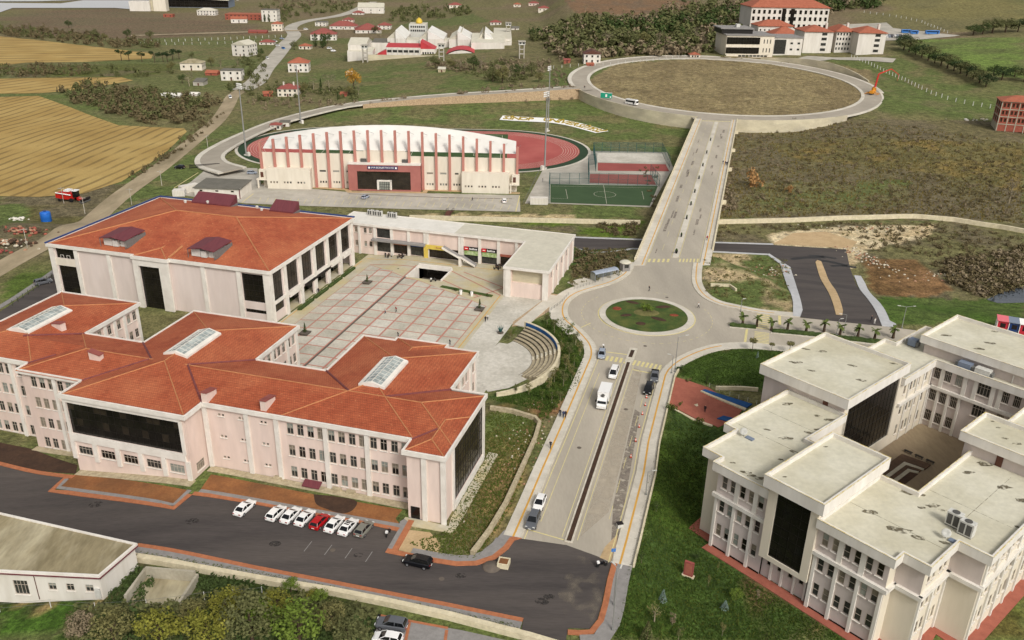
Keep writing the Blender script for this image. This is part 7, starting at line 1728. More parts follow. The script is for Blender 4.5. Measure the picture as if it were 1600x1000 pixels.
# red combine harvester by the stubble field
p = at(110,314); t = thing('combine_harvester','red combine harvester parked at the edge of the stubble field','harvester',tuple(p),-.2)
MB().loft([[(-5,-1.5,1.3),(-5,1.5,1.3),(-5,1.4,3.2),(-5,-1.4,3.2)],[(-1,-1.6,1.0),(-1,1.6,1.0),(-1,1.5,4.0),(-1,-1.5,4.0)],[(2.2,-1.5,1.2),(2.2,1.5,1.2),(2.2,1.4,3.6),(2.2,-1.4,3.6)]]).build('body',M['harvred'],t)
MB().box(2.2,-1.0,2.0,3.8,1.0,4.3).build('cab_glass',M['carglass'],t); MB().box(2.0,-1.15,4.3,4.0,1.15,4.6).build('cab_roof',M['carwhite'],t); MB().tube((-4.5,-1.75,3.4),(2,-1.75,2.9),.22,n=8).build('unloading_pipe',M['carwhite'],t)
MB().loft([[(3.6,-.8,.9),(3.6,.8,.9),(3.6,.8,1.9),(3.6,-.8,1.9)],[(6,-.7,.5),(6,.7,.5),(6,.7,1.1),(6,-.7,1.1)]]).build('feeder_house',M['harvred'],t)
MB().loft([[(6,-2.6,.3),(6,2.6,.3),(6,2.6,1.3),(6,-2.6,1.3)],[(7.2,-2.6,.15),(7.2,2.6,.15),(7.2,2.6,.4),(7.2,-2.6,.4)]]).build('header',M['fan'],t); MB().tube((6.8,-2.5,1.3),(6.8,2.5,1.3),.5,n=8).build('reel',M['signblack'],t)
MB().box(-1.2,-1.3,4.0,.9,1.3,4.6).build('grain_tank',M['carwhite'],t)
for x,r in ((1.6,2.5),(-3.6,1.6)):
    for y in (-1.5,1.5): o = ob('wheel',carmeshes('sedan')[2],t,(x,y,.33 * r),0,r); o.rotation_euler = (math.pi / 2,0,0)
# motorcycles
def moto(px,py,hd,label):
    p = at(px,py); p.z += .08; t = thing('motorcycle',label,'motorcycle',tuple(p),hd)
    for x in (-.68,.68): o = ob('wheel',carmeshes('sedan')[2],t,(x,0,.31),0,(.9,.9,.5)); o.rotation_euler = (math.pi / 2,0,0)
    MB().loft([[(-.7,-.12,.7),(-.7,.12,.7),(-.7,.1,.85),(-.7,-.1,.85)],[(0,-.17,.5),(0,.17,.5),(0,.15,.95),(0,-.15,.95)],[(.5,-.1,.7),(.5,.1,.7),(.5,.08,.9),(.5,-.08,.9)]]).build('body',M['carblack'],t); MB().tube((.45,-.38,1.05),(.45,.38,1.05),.03,n=5).build('handlebar',M['steel'],t); MB().tube((.68,0,.31),(.42,0,1.05),.05,n=5).build('fork',M['steel'],t); MB().box(-.85,-.2,.85,-.45,.2,1.15).build('top_case',M['carwhite'],t)
moto(607,836,1.3,'black motorcycle with white box at the right end of the parking bay'); moto(940,886,.3,'dark motorcycle at the kerb of the black junction'); moto(677,440.5,.4,'white scooter beside the sunken stair'); moto(943,547,-1.5,'dark motorcycle waiting behind the silver hatchback')
# ------------------------------------------------------------------ people: one skinned surface each, coloured by body zone
def person_mesh(pose):
    st = .22 if pose == 'walk' else .05; lean = .0
    V = [(0,0,.95),(0,0,1.15),(0,0,1.38),(0,0,1.5),(.01,0,1.6),(.02,0,1.72),                    # pelvis .. head
         (0,.1,.92),(st * .5,.1,.5),(st - .02,.1,.09),(st + .14,.1,.05),(0,-.1,.92),(-st * .25,-.1,.5),(-st - .05,-.1,.1),(-st + .09,-.1,.05),
         (0,.19,1.40),(-st * .5,.25,1.14),(-st * .4 + .1,.24,.90),(-st * .4 + .13,.24,.80),(0,-.19,1.40),(st * .5,-.25,1.14),(st * .7 + .08,-.24,.90),(st * .7 + .1,-.24,.80)]
    E_ = [(0,1),(1,2),(2,3),(3,4),(4,5),(0,6),(6,7),(7,8),(8,9),(0,10),(10,11),(11,12),(12,13),(2,14),(14,15),(15,16),(16,17),(2,18),(18,19),(19,20),(20,21)]
    R = [.15,.145,.15,.06,.085,.1,.1,.075,.05,.04,.1,.075,.05,.04,.075,.055,.045,.03,.075,.055,.045,.03]
    me = bpy.data.meshes.new('p'); me.from_pydata(V,E_,[]); o = bpy.data.objects.new('p',me); C.objects.link(o)
    md = o.modifiers.new('s','SKIN'); md.use_smooth_shade = True
    for i,v in enumerate(me.skin_vertices[0].data): v.radius = (R[i],R[i]); v.use_root = (i == 0)
    o.modifiers.new('d','SUBSURF').levels = 1
    bpy.context.view_layer.update(); out = bpy.data.meshes.new_from_object(o.evaluated_get(bpy.context.evaluated_depsgraph_get())); bpy.data.objects.remove(o)
    out.name = 'body'; out.materials.clear()
    for m in ('skin','clothdark','jeans','hair','tyre'): out.materials.append(M[m])
    for f in out.polygons:
        c = f.center; z = c.z
        f.material_index = 4 if z < .1 else 2 if z < .95 and abs(c.y) < .21 else (3 if (z > 1.72 or (z > 1.6 and c.x < -.02)) else 0) if z > 1.5 else 0 if z < .88 else 1
    return out
PM = {p: person_mesh(p) for p in ('walk','stand')}
def person(px,py,hd,top,leg,label,pose='walk',dz=.12,pos=None,group=None):
    p = pos or at(px,py); o = tag(ob('person',PM[pose],None,(p[0],p[1],p[2] + dz),hd),label,'person',group)
    for i,m in ((1,top),(2,leg)): o.material_slots[i].link = 'OBJECT'; o.material_slots[i].material = M[m]
    return o
person(602,491,.5,'clothlight','jeans','person in a light top walking across the middle of the plaza'); person(619,488.5,.5,'clothred','clothdark','person in a red coat on the plaza, right of the one in white')
person(498,459,-2,'clothdark','clothdark','person in dark clothes walking out of the glass hall'); person(762,501,1.2,'clothlight','clothdark','person in a white top at the yellow line of the plaza'); person(758.5,503.5,1.2,'clothdark','clothdark','person in black beside the one in white at the yellow line')
person(622,528,.3,'clothdark','clothdark','person in black just above the tiled roof edge',dz=.12); person(703,540,.3,'clothdark','jeans','person in dark clothes close to the right tiled wing on the plaza')
person(1014,455.5,.2,'clothdark','clothdark','person crossing the road north of the island',dz=.1); person(1091,482,2.4,'clothlight','clothdark','person in a pale top crossing the road right of the island',dz=.1)
for i,(px,py,m) in enumerate(((875,652,'clothdark'),(880,654,'clothblue'),(883.5,654,'clothdark'))): person(px,py,-1.9,m,'jeans',f'person in a group of three on the avenue pavement, {["left", "middle", "right"][i]} one',dz=.22,group='three people on the avenue pavement')
person(1101,645,-1.8,'clothdark','clothdark','person in black standing on the red forecourt','stand',.15)
def onbridge(s,t): p = BRp(s,t); return (p[0],p[1],bz(s) + .17)
for i,(s,t_) in enumerate(((.555,.885),(.55,.93),(.545,.955),(.55,.975))): person(0,0,1.3,['clothdark','clothblue','clothdark','clothdark'][i],'clothdark',f'person walking up the raised road pavement, {ordn(i)} of four',dz=0,pos=onbridge(s,t_),group='four people on the raised road')
person(0,0,1.3,'clothred','jeans','lone person in pink-red on the right pavement of the raised road',dz=0,pos=onbridge(.10,.89))
person(979.5,421.5,-1.5,'clothdark','clothdark','person standing at the guard booth','stand',.2); person(963.5,428,2.8,'clothdark','clothdark','person waiting at the right end of the bus shelter','stand',.2); person(1361,503,2,'clothdark','clothdark','person walking at the edge of the new black junction'); person(1366,507,2,'clothlight','clothlight','person in white at the edge of the new black junction','stand')
for i,px in enumerate((913,916)): pp = RC + 94 * np.array([math.cos(math.radians(194.5 - i * .8)),math.sin(math.radians(194.5 - i * .8))]); person(0,0,-1,'clothdark','clothdark',f'person walking at the mouth of the ring road, {["left", "right"][i]} of two',pos=(pp[0],pp[1],float(plane_z(pp[1])) + .13),dz=0,group='two people at the ring road mouth')
person(848,284,0,'clothdark','jeans','person outside the corner of the ball court','stand'); person(860,702,-1.9,'clothdark','clothdark','person alone low on the avenue pavement',dz=.22)
person(738,314,0,'clothdark','clothdark','person walking across the sports car park')
# ------------------------------------------------------------------ street furniture
def lamp(px,py,h,hd,label,arm=1.8,base=None,dbl=False,group='street lamps',sc=1.0):
    p = base or at(px,py); t = thing('street_lamp',label,'street lamp',tuple(p),hd,group)
    MB().tube((0,0,0),(0,0,h),.11,.06,8).build('pole',M['metal'],t); MB().lathe([(.22,0),(.22,.3),(.12,.4)],8).build('base',M['steel'],t)
    for s in ((1,-1) if dbl else (1,)): MB().tube((0,0,h - .05),(s * arm,0,h + .25),.05,n=6).build('arm',M['metal'],t); MB().loft([[(s * arm - .1,-.12,h + .2),(s * arm - .1,.12,h + .2),(s * arm - .1,.1,h + .32),(s * arm - .1,-.1,h + .32)],[(s * (arm + .7),-.1,h + .28),(s * (arm + .7),.1,h + .28),(s * (arm + .7),.08,h + .36),(s * (arm + .7),-.08,h + .36)]]).build('lamp_head',M['acwhite'],t)
lamp(1054,582,9,.2,'tall lamp at the corner of the lawn above the red forecourt'); lamp(1049,584,4.5,2.8,'short lamp post beside the top of the red forecourt',.6); lamp(957,985,9.5,1.2,'tall lamp at the bottom end of the avenue pavement'); lamp(959,946,7,2.2,'grey lamp post on the grey paved corner',.5)
lamp(1318,520,5,3.2,'white lamp post among the palms of the avenue median',1.4); lamp(1306,528,5,0.1,'slim lamp post above the left flat roof',.4); lamp(1409,513,6,3.1,'lamp with two arms at the far end of the palm row',1.6,dbl=True); lamp(1157,487,3.5,0,'short white post beside the sloping lawn',.3); lamp(1009,774,5,0,'leaning lamp post on the dark lawn by the avenue',.8);
for i,(px,py) in enumerate(((206,320),(133,334),(325,232),(253,290),(43,387),(100,318))):
    p = at(px,py); t = thing('utility_pole',f'{"white" if i != 2 else "slim white"} utility pole beside the farm lane, ' + ['by the hedge above the big hall','between harvester and lane','near the lane bend','below the yellow field corner','beside the rubble heaps','in front of the red harvester'][i],'utility pole',tuple(p),.3,'poles along the farm lane')
    MB().tube((0,0,0),(0,0,6.5),.13,.09,7).build('pole',M['lot'],t); MB().box(-1.1,-.05,5.9,1.1,.05,6.05).build('cross_arm',M['lot'],t)
    for x in (-1.,0,1.): MB().tube((x,0,6.05),(x,0,6.3),.07,n=5).build('insulator',M['steel'],t)
def floodmast(base,h,label,hd):
    t = thing('floodlight_mast',label,'floodlight',tuple(base),hd,'floodlight masts of the stadium')
    MB().tube((0,0,0),(0,0,h),.42,.22,8).build('pole',M['metal'],t); MB().box(-.8,-.8,-.3,.8,.8,.6).build('footing',M['white'],t); MB().box(1.2,-.6,-.2,2.6,.6,1.9).build('cabinet',M['white'],t)
    for r in range(3):
        MB().box(-1.7,-.1,h - 1.9 + r * .85,1.7,.05,h - 1.75 + r * .85).build('crossbar',M['steel'],t)
        for c in range(4): MB().loft([[(-1.5 + c,.1,h - 1.95 + r * .85),(-.9 + c,.1,h - 1.95 + r * .85),(-.9 + c,.1,h - 1.45 + r * .85),(-1.5 + c,.1,h - 1.45 + r * .85)],[(-1.55 + c,-.4,h - 2.05 + r * .85),(-.85 + c,-.4,h - 2.05 + r * .85),(-.85 + c,-.4,h - 1.5 + r * .85),(-1.55 + c,-.4,h - 1.5 + r * .85)]]).build('floodlight',M['signwhite'],t)
def mastpx(bx,by,ty,label,hd):
    b_ = at(bx,by); s = (AX[:,2] @ np.array([b_.x,b_.y,b_.z - CAM_H])) / FPX; floodmast(b_,(by - ty) * s * 1.04,label,hd)
mastpx(385,243,138,'floodlight mast left of the running track',-.7); mastpx(470,192,108,'floodlight mast behind the far left of the track',-.9); mastpx(851,264,151,'nearest floodlight mast, right of the grandstand',-2.2); mastpx(856,205,111,'floodlight mast behind the far right of the track',-2.0)
# bus shelter, booth, kiosks, signs
p = at(944,436); a = math.radians(32); t = thing('bus_shelter','glass bus shelter with curved white roof beside the roundabout','bus shelter',(p.x,p.y,p.z + .18),a)
n = 8; R_ = []
for i in range(n + 1): th = math.pi * i / n; R_.append((-1.25 * math.cos(th),2.35 + .45 * math.sin(th)))
q = MB()
for (y0,z0),(y1,z1) in zip(R_[:-1],R_[1:]): q.poly([(-4.2,y0,z0),(4.2,y0,z0),(4.2,y1,z1),(-4.2,y1,z1)])
q.build('roof',M['carsilver'],t,True); q = MB()
for i in range(6): q.poly([(-4.1 + 1.37 * i,1.2,.2),(-2.8 + 1.37 * i,1.2,.2),(-2.8 + 1.37 * i,1.2,2.3),(-4.1 + 1.37 * i,1.2,2.3)])
q.build('back_glass',M['glasspale'],t); MB().box(-4.15,-1.1,.2,-4.1,1.2,2.3).build('end_glass',M['glasspale'],t)
for x in (-4.1,-1.4,1.4,4.1):
    for y in (-1.2,1.2): MB().tube((x,y,0),(x,y,2.4),.05,n=6).build('post',M['carsilver'],t)
MB().box(-3,.5,.4,3,.95,.48).build('bench',M['steel'],t)
p = at(976,423); t = thing('guard_booth','small grey booth with domed roof beside the bus shelter','booth',(p.x,p.y,p.z + .2),.3); q = MB(); wall(q,(-1.2,-1.2),(1.2,-1.2),0,2.5,[(.5,1,1.9,2.1)]); wall(q,(1.2,-1.2),(1.2,1.2),0,2.5,[(.5,1,1.9,2.1)]); wall(q,(1.2,1.2),(-1.2,1.2),0,2.5); wall(q,(-1.2,1.2),(-1.2,-1.2),0,2.5); q.build('wall',M['greypave'],t); MB().lathe([(1.75,2.45),(1.75,2.6),(1.3,2.9),(.5,3.1)],12).build('roof',M['lbroof'],t); MB().box(-.7,-1.1,1,.7,-1.02,2.1).build('window_pane',M['glasswin'],t)
for i,(px,py,m1,m2,lab) in enumerate(((1564,514,'kioskred','kioskpink','red kiosk with pink roof at the far right'),(1582,517,'kioskblue','kioskgrey','blue kiosk with grey roof between the red and white ones'),(1599,520,'kioskred','signwhite','kiosk with white roof cut by the right edge'))):
    p = at(px,py); t = thing('kiosk',lab,'kiosk',tuple(p),A487 + .45,'kiosks at the far right'); MB().box(-1.3,-1.4,0,1.3,1.4,2.7).build('body',M[m1],t); MB().loft([[(-1.5,-1.7,2.7),(1.5,-1.7,2.7),(1.5,-1.7,2.85),(-1.5,-1.7,2.85)],[(-1.5,1.6,3.1),(1.5,1.6,3.1),(1.5,1.6,3.25),(-1.5,1.6,3.25)]]).build('roof',M[m2],t); MB().box(-.6,-1.45,1.0,.6,-1.41,2.2).build('hatch',M['signblack'],t); MB().box(-1.4,-1.5,0,-1.25,1.4,2.7).build('corner_frame',M['signwhite'],t); MB().box(1.25,-1.5,0,1.4,1.4,2.7).build('corner_frame',M['signwhite'],t)
p = at(1075,900); t = thing('monument','upright red stone panel standing on the dark lawn','monument',tuple(p),-.5); MB().box(-.75,-.2,.2,.75,.2,2.8).build('panel',M['courtred'],t); MB().box(-1,-.4,-.1,1,.4,.2).build('base',M['capstone'],t); MB().box(-.55,-.23,.5,.55,-.205,2.5).build('inset',M['redpave'],t)
p = at(957,882); t = thing('road_sign','small blue road sign at the avenue end','sign',(p.x,p.y,p.z + .2),.1); MB().tube((0,0,0),(0,0,2.9),.04,n=6).build('post',M['metal'],t); MB().box(-.35,-.03,2.3,.35,.03,2.9).build('plate',M['carblue'],t)
p = at(787,884); t = thing('planter_box','beige concrete planter box filled with soil at the road corner','planter',(p.x,p.y,p.z + .07),-.2); q = MB(); q.box(-.9,-.9,0,.9,-.7,.9); q.box(-.9,.7,0,.9,.9,.9); q.box(-.9,-.7,0,-.7,.7,.9); q.box(.7,-.7,0,.9,.7,.9); q.build('wall',M['capstone'],t); MB().box(-.7,-.7,.1,.7,.7,.8).build('soil',M['soil'],t)
p = at(768,886); q = MB(); q.lathe([(1.7,-.1),(1.3,.25),(.7,.45),(.2,.55)],14); tag(q.build('sand_heap',M['drain'],None,True,tuple(p)),'small heap of sand in the road beside the planter box','heap')
for i,(px,py) in enumerate(((1010,622),(1008,634),(1003.5,648),(998.5,668),(993,690),(985.5,715))):
    p = at(px,py); t = thing('traffic_cone',f'orange traffic cone on the right carriageway, {ordn(i)} from the parked cars','traffic cone',(p.x,p.y,p.z + .07),0,'traffic cones on the right carriageway'); MB().lathe([(.2,.04),(.13,.35),(.04,.72)],8).build('cone',M['conered'],t); MB().box(-.25,-.25,0,.25,.25,.04).build('foot',M['black'],t); MB().lathe([(.155,.3),(.12,.45)],8).build('white_band',M['signwhite'],t)
p = at(968,824); t = thing('grit_box','small white and dark box at the kerb of the worn lane','box',(p.x,p.y,p.z + .1),.3); MB().box(-.5,-.4,0,.5,.4,.7).build('body',M['acwhite'],t); MB().box(-.52,-.42,.7,.52,.42,.85).build('lid',M['signblack'],t)
# blue water tank and heaps by the farm lane
p = at(73,346); t = thing('water_tank','bright blue plastic water tank beside the farm lane','tank',tuple(p),0); MB().lathe([(1.75,0),(1.8,.2),(1.75,1.2),(1.8,1.3),(1.75,3.2),(1.6,3.5),(.6,3.75)],22).build('tank',M['bluetank'],t,True); MB().lathe([(.5,3.7),(.5,3.95),(.1,4.0)],12).build('lid',M['kioskblue'],t)
def heap(px,py,n,spread,size,mats,label,name='rubble_heap',hgt=.8,flat=.7,an=0.):
    p = at(px,py); t = thing(name,label,'heap',tuple(p),an); r = random.Random(px * 7 + n)
    for i in range(n):
        x,y = r.gauss(0,spread[0]),r.gauss(0,spread[1]); s = size * r.uniform(.5,1.3); z = max(0,hgt * (1 - math.hypot(x / spread[0],y / spread[1]) / 2.2)) * r.uniform(.3,1); q = MB(); k = 6
        rg = [r.uniform(.7,1.2) for _ in range(k)]; q.loft([[(s * rg[j] * f * math.cos(2 * math.pi * j / k),s * rg[j] * f * math.sin(2 * math.pi * j / k),s * zz * flat) for j in range(k)] for f,zz in ((.8,-.3),(1,.3),(.55,.95))])
        q.build('rock',M[r.choice(mats)],t,loc=(x,y,z),rz=r.uniform(0,6))
heap(27,343,30,(1.8,1.3),.5,['whiterock'],'heap of white stones beyond the blue tank'); heap(38,362,60,(4.5,2.0),.6,['rubble','brick','balm'],'long heap of brick rubble below the white stones',hgt=1.3); heap(18,382,60,(4.5,2.2),.7,['rubble','rock','balm'],'near heap of pale rubble beside the farm lane',hgt=1.6); heap(3,394,16,(1.6,.8),.6,['courtred','brick'],'low heap of red bricks at the left edge')
heap(1350,402,90,(2.2,6.0),.4,['rock','rock','rubble'],'bank of pale boulders beside the new black junction','boulder_bank',.7,an=.35); heap(1210,432,60,(4,6),.32,['rock','rubble'],'scatter of pale rocks on the slope below the underpass','boulder_bank',.3); heap(1365,357,70,(16,2.2),.42,['rock','rubble'],'line of pale stones along the sandy track in the scrub','boulder_bank',.2)
heap(800,700,60,(2.2,9),.2,['rock','rubble'],'scatter of pale stones on the rough grass beside the pink faculty','boulder_bank',.1,an=-.35); heap(1560,190,24,(14,3),.9,['whiterock','rock'],'concrete debris below the unfinished brick block','rubble_heap',.2,an=-.3); heap(852,690,30,(1.2,7),.2,['rock','rubble'],'stones along the bank under the avenue pavement','boulder_bank',.1,an=-.35)
heap(1480,430,50,(9,4),.35,['rock','rubble'],'loose stones on the reddish bank near the pond','boulder_bank',.1)
# letters laid out on the bank: SİNOP ÜNİVERSİTESİ
lt = thing('hillside_lettering','yellow letters SİNOP ÜNİVERSİTESİ on a white band on the grass bank','lettering',(0,0,0))
path = smooth(W([(783,184.5),(805,186),(835,187.5),(862,189),(885,192.5),(905,197),(925,202.5),(941,207)]),10); cum = [0]
for a_,c_2 in zip(path[:-1],path[1:]): cum.append(cum[-1] + np.linalg.norm(c_2 - a_))
def alongp(s):
    i = min(max(np.searchsorted(cum,s) - 1,0),len(path) - 2); f = (s - cum[i]) / (cum[i + 1] - cum[i]); p = path[i] + (path[i + 1] - path[i]) * f; d = path[i + 1] - path[i]; return p,math.atan2(d[1],d[0])
strip('white_band',path,-4.8,4.8,M['signwhite'],.25,parent=lt)
txt = 'SİNOP  ÜNİVERSİTESİ'; wd = {'İ': .55,' ': .75,'N': 1.15,'O': 1.15,'V': 1.05,'Ü': 1.1,'R': 1.05}; tot = sum(wd.get(c,1.) for c in txt); s_ = 0
for ch in txt:
    w_c = wd.get(ch,1.) / tot * (cum[-1] - 2); s_ += w_c / 2
    if ch != ' ':
        p,a_ = alongp(s_ + 1); me = textmesh(ch,8.6,.12,.09); me.materials.append(M['ypaint']); zc = Zg(p[0],p[1]); e = .5
        n_ = Vector((-(Zg(p[0] + e,p[1]) - Zg(p[0] - e,p[1])) / (2 * e),-(Zg(p[0],p[1] + e) - Zg(p[0],p[1] - e)) / (2 * e),1)).normalized(); o = ob('letter',me,lt,(p[0],p[1],zc + .42)); o.rotation_euler = (math.atan2(-n_.y,n_.z) * 1.0,math.atan2(n_.x,n_.z),a_); o.scale = (.82,1.0,1)
    s_ += w_c / 2
# fences: posts with wires
def fence(pts,label,st=3.0,h=1.5,m='acwhite',wire=True,r=.07,cat='fence'):
    P = dense(W(pts),st); t = thing('fence',label,cat,(P[0][0],P[0][1],0)); o0 = P[0]
    pm = MB().tube((0,0,-.3),(0,0,h),r,n=5).mesh('post',M[m])
    for p in P: ob('post',pm,t,(p[0] - o0[0],p[1] - o0[1],Zg(p[0],p[1])))
    if wire:
        for k in (.45,.9):
            q = MB()
            for a_,c2 in zip(P[:-1],P[1:]): q.tube((a_[0] - o0[0],a_[1] - o0[1],Zg(*a_) + h * k),(c2[0] - o0[0],c2[1] - o0[1],Zg(*c2) + h * k),.02,n=3,cap=False)
            q.build('wire',M['steel'],t)
    return t
fence([(1330,90),(1380,112),(1440,140),(1462,150),(1480,156),(1520,165),(1560,172)],'white post fence running down the hill right of the ring road',4.5,2.4,r=.22)
fence([(1350,20),(1400,27),(1440,36),(1480,52)],'white post fence above the gravel lot',8,2.2,r=.25); fence([(865,107),(930,104),(1000,97),(1070,90)],'post fence along the meadow beside the ring road',6,2.0,r=.2); fence([(215,67),(300,64),(400,60),(450,58)],'long white vineyard post row in the far meadow, upper line',6,2.4,r=.25,wire=False); fence([(180,70),(260,70),(340,69),(420,65)],'second vineyard post row, lower line',7,2.2,r=.22,wire=False)
fence([(0,956),(80,950),(150,955),(230,950),(320,938),(410,930)],'leaning white post fence in the bushes at the bottom left',4.0,1.6,r=.07); fence([(20,478),(60,450),(95,425)],'green fence along the grass beside the hall road',2.5,1.6,'leafdark')
fence([(897,453),(935,441)],'short grey railing in front of the bus shelter lawn',1.2,1.0,'steel',r=.04); fence([(1100,438),(1140,441)],'grey railing above the short wall on the slope',1.5,1.0,'steel',r=.05); fence([(1108,606),(1140,618),(1182,632)],'white handrail along the blue ramp',2.0,1.0,'acwhite',r=.05); fence([(852,492),(875,476),(888,462)],'railing along the stair slope beside the roundabout',1.6,1.0,'steel',r=.04)
nm = bpy.data.materials.new('netting'); nm.use_nodes = True; nt = nm.node_tree; bs_ = nt.nodes['Principled BSDF']; bs_.inputs['Base Color'].default_value = lin((52,84,80)); tr = nt.nodes.new('ShaderNodeBsdfTransparent'); mx = nt.nodes.new('ShaderNodeMixShader'); mx.inputs[0].default_value = .3; nt.links.new(tr.outputs[0],mx.inputs[1]); nt.links.new(bs_.outputs[0],mx.inputs[2]); nt.links.new(mx.outputs[0],nt.nodes['Material Output'].inputs[0]); M['netting'] = nm
mk('fgreen',(40,84,82),None)
def cage(pts,label,h=5.0):
    P = dense(W(pts),4.0); t = thing('court_fence',label,'fence',(P[0][0],P[0][1],-6)); o0 = P[0]; pm = MB().tube((0,0,0),(0,0,h),.09,n=5).mesh('post',M['fgreen'])
    for p in P: ob('post',pm,t,(p[0] - o0[0],p[1] - o0[1],Zg(*p) + 6))
    for zz in (h,h * .5,.1): q = MB(); [q.tube((a_[0] - o0[0],a_[1] - o0[1],zz),(c2[0] - o0[0],c2[1] - o0[1],zz),.05,n=4) for a_,c2 in zip(P[:-1],P[1:])]; q.build('rail',M['fgreen'],t)
    q = MB(); [q.poly([(a_[0] - o0[0],a_[1] - o0[1],.1),(c2[0] - o0[0],c2[1] - o0[1],.1),(c2[0] - o0[0],c2[1] - o0[1],h),(a_[0] - o0[0],a_[1] - o0[1],h)]) for a_,c2 in zip(P[:-1],P[1:])]; q.build('netting',M['netting'],t)
cage([(858,318),(858,287)],'tall green net fence at the left end of the green court'); cage([(859,288),(920,288),(1026,291)],'tall green net fence between the green court and the red court'); cage([(920,287),(919,259),(932,256)],'green net fence at the left end of the near red court'); cage([(931,268),(927,238),(1034,239),(1046,262)],'green net fence round the white and far red courts'); cage([(1016,274),(1030,292)],'green net fence at the right end of the near red court')
t = fence([(845,264),(818,318)],'low steel railing between grandstand and ball courts',2.0,1.1,'steel',r=.05)
gp_ = at(320,262); t = thing('sliding_gate','long black sliding gate at the stadium entrance','gate',tuple(gp_),.35); MB().box(-6.5,-.08,1.5,6.5,.08,1.65).build('top_rail',M['black'],t); MB().box(-6.5,-.08,.15,6.5,.08,.35).build('bottom_rail',M['black'],t)
for i in range(33): MB().box(-6.5 + .4 * i,-.05,.35,-6.3 + .4 * i,.05,1.5).build('bar',M['black'],t)
fb = at(702,335); t = thing('footbridge','small dark footbridge over the canal behind the shops','footbridge',tuple(fb),1.45); MB().loft([[(-4,-1.1,.2),(-4,1.1,.2),(-4,1.1,.4),(-4,-1.1,.4)],[(0,-1.1,1.0),(0,1.1,1.0),(0,1.1,1.2),(0,-1.1,1.2)],[(4,-1.1,.2),(4,1.1,.2),(4,1.1,.4),(4,-1.1,.4)]]).build('deck',M['doorbrown'],t)
for y in (-1.1,1.1): q = MB(); q.tube((-4,y,1.4),(0,y,2.2),.06,n=5); q.tube((0,y,2.2),(4,y,1.4),.06,n=5); [q.tube((x,y,1.1 - abs(x) * .2),(x,y,2.2 - abs(x) * .2),.05,n=4) for x in (-4,-2,0,2,4)]; q.build('railing',M['signblack'],t)
# cafe parasols (folded seats round them) in front of the shops
for i,(px,py) in enumerate(((607,402),(612,396.5),(604,397.5),(626,403),(631,398.5),(777,420.5),(781,417))):
    p = at(px,py); t = thing('cafe_table',f'dark café table with chairs before the shops, {ordn(i)} from the left','table',(p.x,p.y,p.z + .05),i * .7,'café tables before the shops'); MB().lathe([(.55,.72),(.55,.78)],12).build('top',M['balm'],t); MB().tube((0,0,0),(0,0,.72),.06,n=6).build('leg',M['black'],t)
    for k in range(4):
        a_ = k * math.pi / 2; o = MB().box(-.22,-.22,.4,.22,.22,.46).build('chair',M['signblack'],t,loc=(.95 * math.cos(a_),.95 * math.sin(a_),0),rz=a_); MB().box(.17,-.22,.46,.22,.22,.9).build('back',M['signblack'],o); MB().box(-.18,-.18,0,.18,.18,.4).build('legs',M['fan'],o)
# ------------------------------------------------------------------ vegetation
vr = np.random.default_rng(99)
def Zgv(x,y):
    i = np.clip(np.searchsorted(gx,x) - 1,0,nx - 2); j = np.clip(np.searchsorted(gy,y) - 1,0,ny - 2)
    a = (x - gx[i]) / (gx[i + 1] - gx[i]); c = (y - gy[j]) / (gy[j + 1] - gy[j])
    return (Z[j,i] * (1 - a) + Z[j,i + 1] * a) * (1 - c) + (Z[j + 1,i] * (1 - a) + Z[j + 1,i + 1] * a) * c
def mesh_np(name,V,Q,m):
    me = bpy.data.meshes.new(name); me.vertices.add(len(V)); me.vertices.foreach_set('co',V.astype(np.float32).reshape(-1)); k = Q.shape[1]
    me.loops.add(Q.size); me.loops.foreach_set('vertex_index',Q.astype(np.int32).reshape(-1)); me.polygons.add(len(Q)); me.polygons.foreach_set('loop_start',np.arange(0,Q.size,k,dtype=np.int32))
    me.update(calc_edges=True); me.validate(); me.materials.append(m); return me
def leaves(n,blobs,size,r,flat=.0):
    """leaf faces spread over the skins of several overlapping blobs: (cx, cy, cz, rx, rz)"""
    B = np.array(blobs,float); k = r.integers(0,len(B),n); d = r.normal(size=(n,3)); d /= np.linalg.norm(d,axis=1)[:,None]
    rad = r.uniform(.55,1.05,n); c = B[k,:3] + d * np.stack([B[k,3],B[k,3],B[k,4]],1) * rad[:,None]
    nn = d + r.normal(size=(n,3)) * .55; nn[:,2] += .35; nn /= np.linalg.norm(nn,axis=1)[:,None]
    a = np.cross(nn,r.normal(size=(n,3))); a /= np.linalg.norm(a,axis=1)[:,None]; b_ = np.cross(nn,a); s = size * r.uniform(.6,1.35,n)[:,None]
    V = np.stack([c - a * s,c - b_ * s * .6,c + a * s,c + b_ * s * .6],1).reshape(-1,3); return V,np.arange(4 * n).reshape(-1,4)
def branches(q,base,tip,r0,r,n=5,spread=.5):
    q.tube(base,tip,r0,r0 * .45,6,False)
    for i in range(n):
        f = .45 + .5 * i / n; p = Vector(base).lerp(Vector(tip),f); a = i * 2.4 + r.uniform(0,1); L = (Vector(tip) - Vector(base)).length * spread * (1.1 - f * .6)
        q.tube(p,p + Vector((math.cos(a) * L,math.sin(a) * L,L * .7)),r0 * .4,r0 * .12,5,False)
PROTO = {}
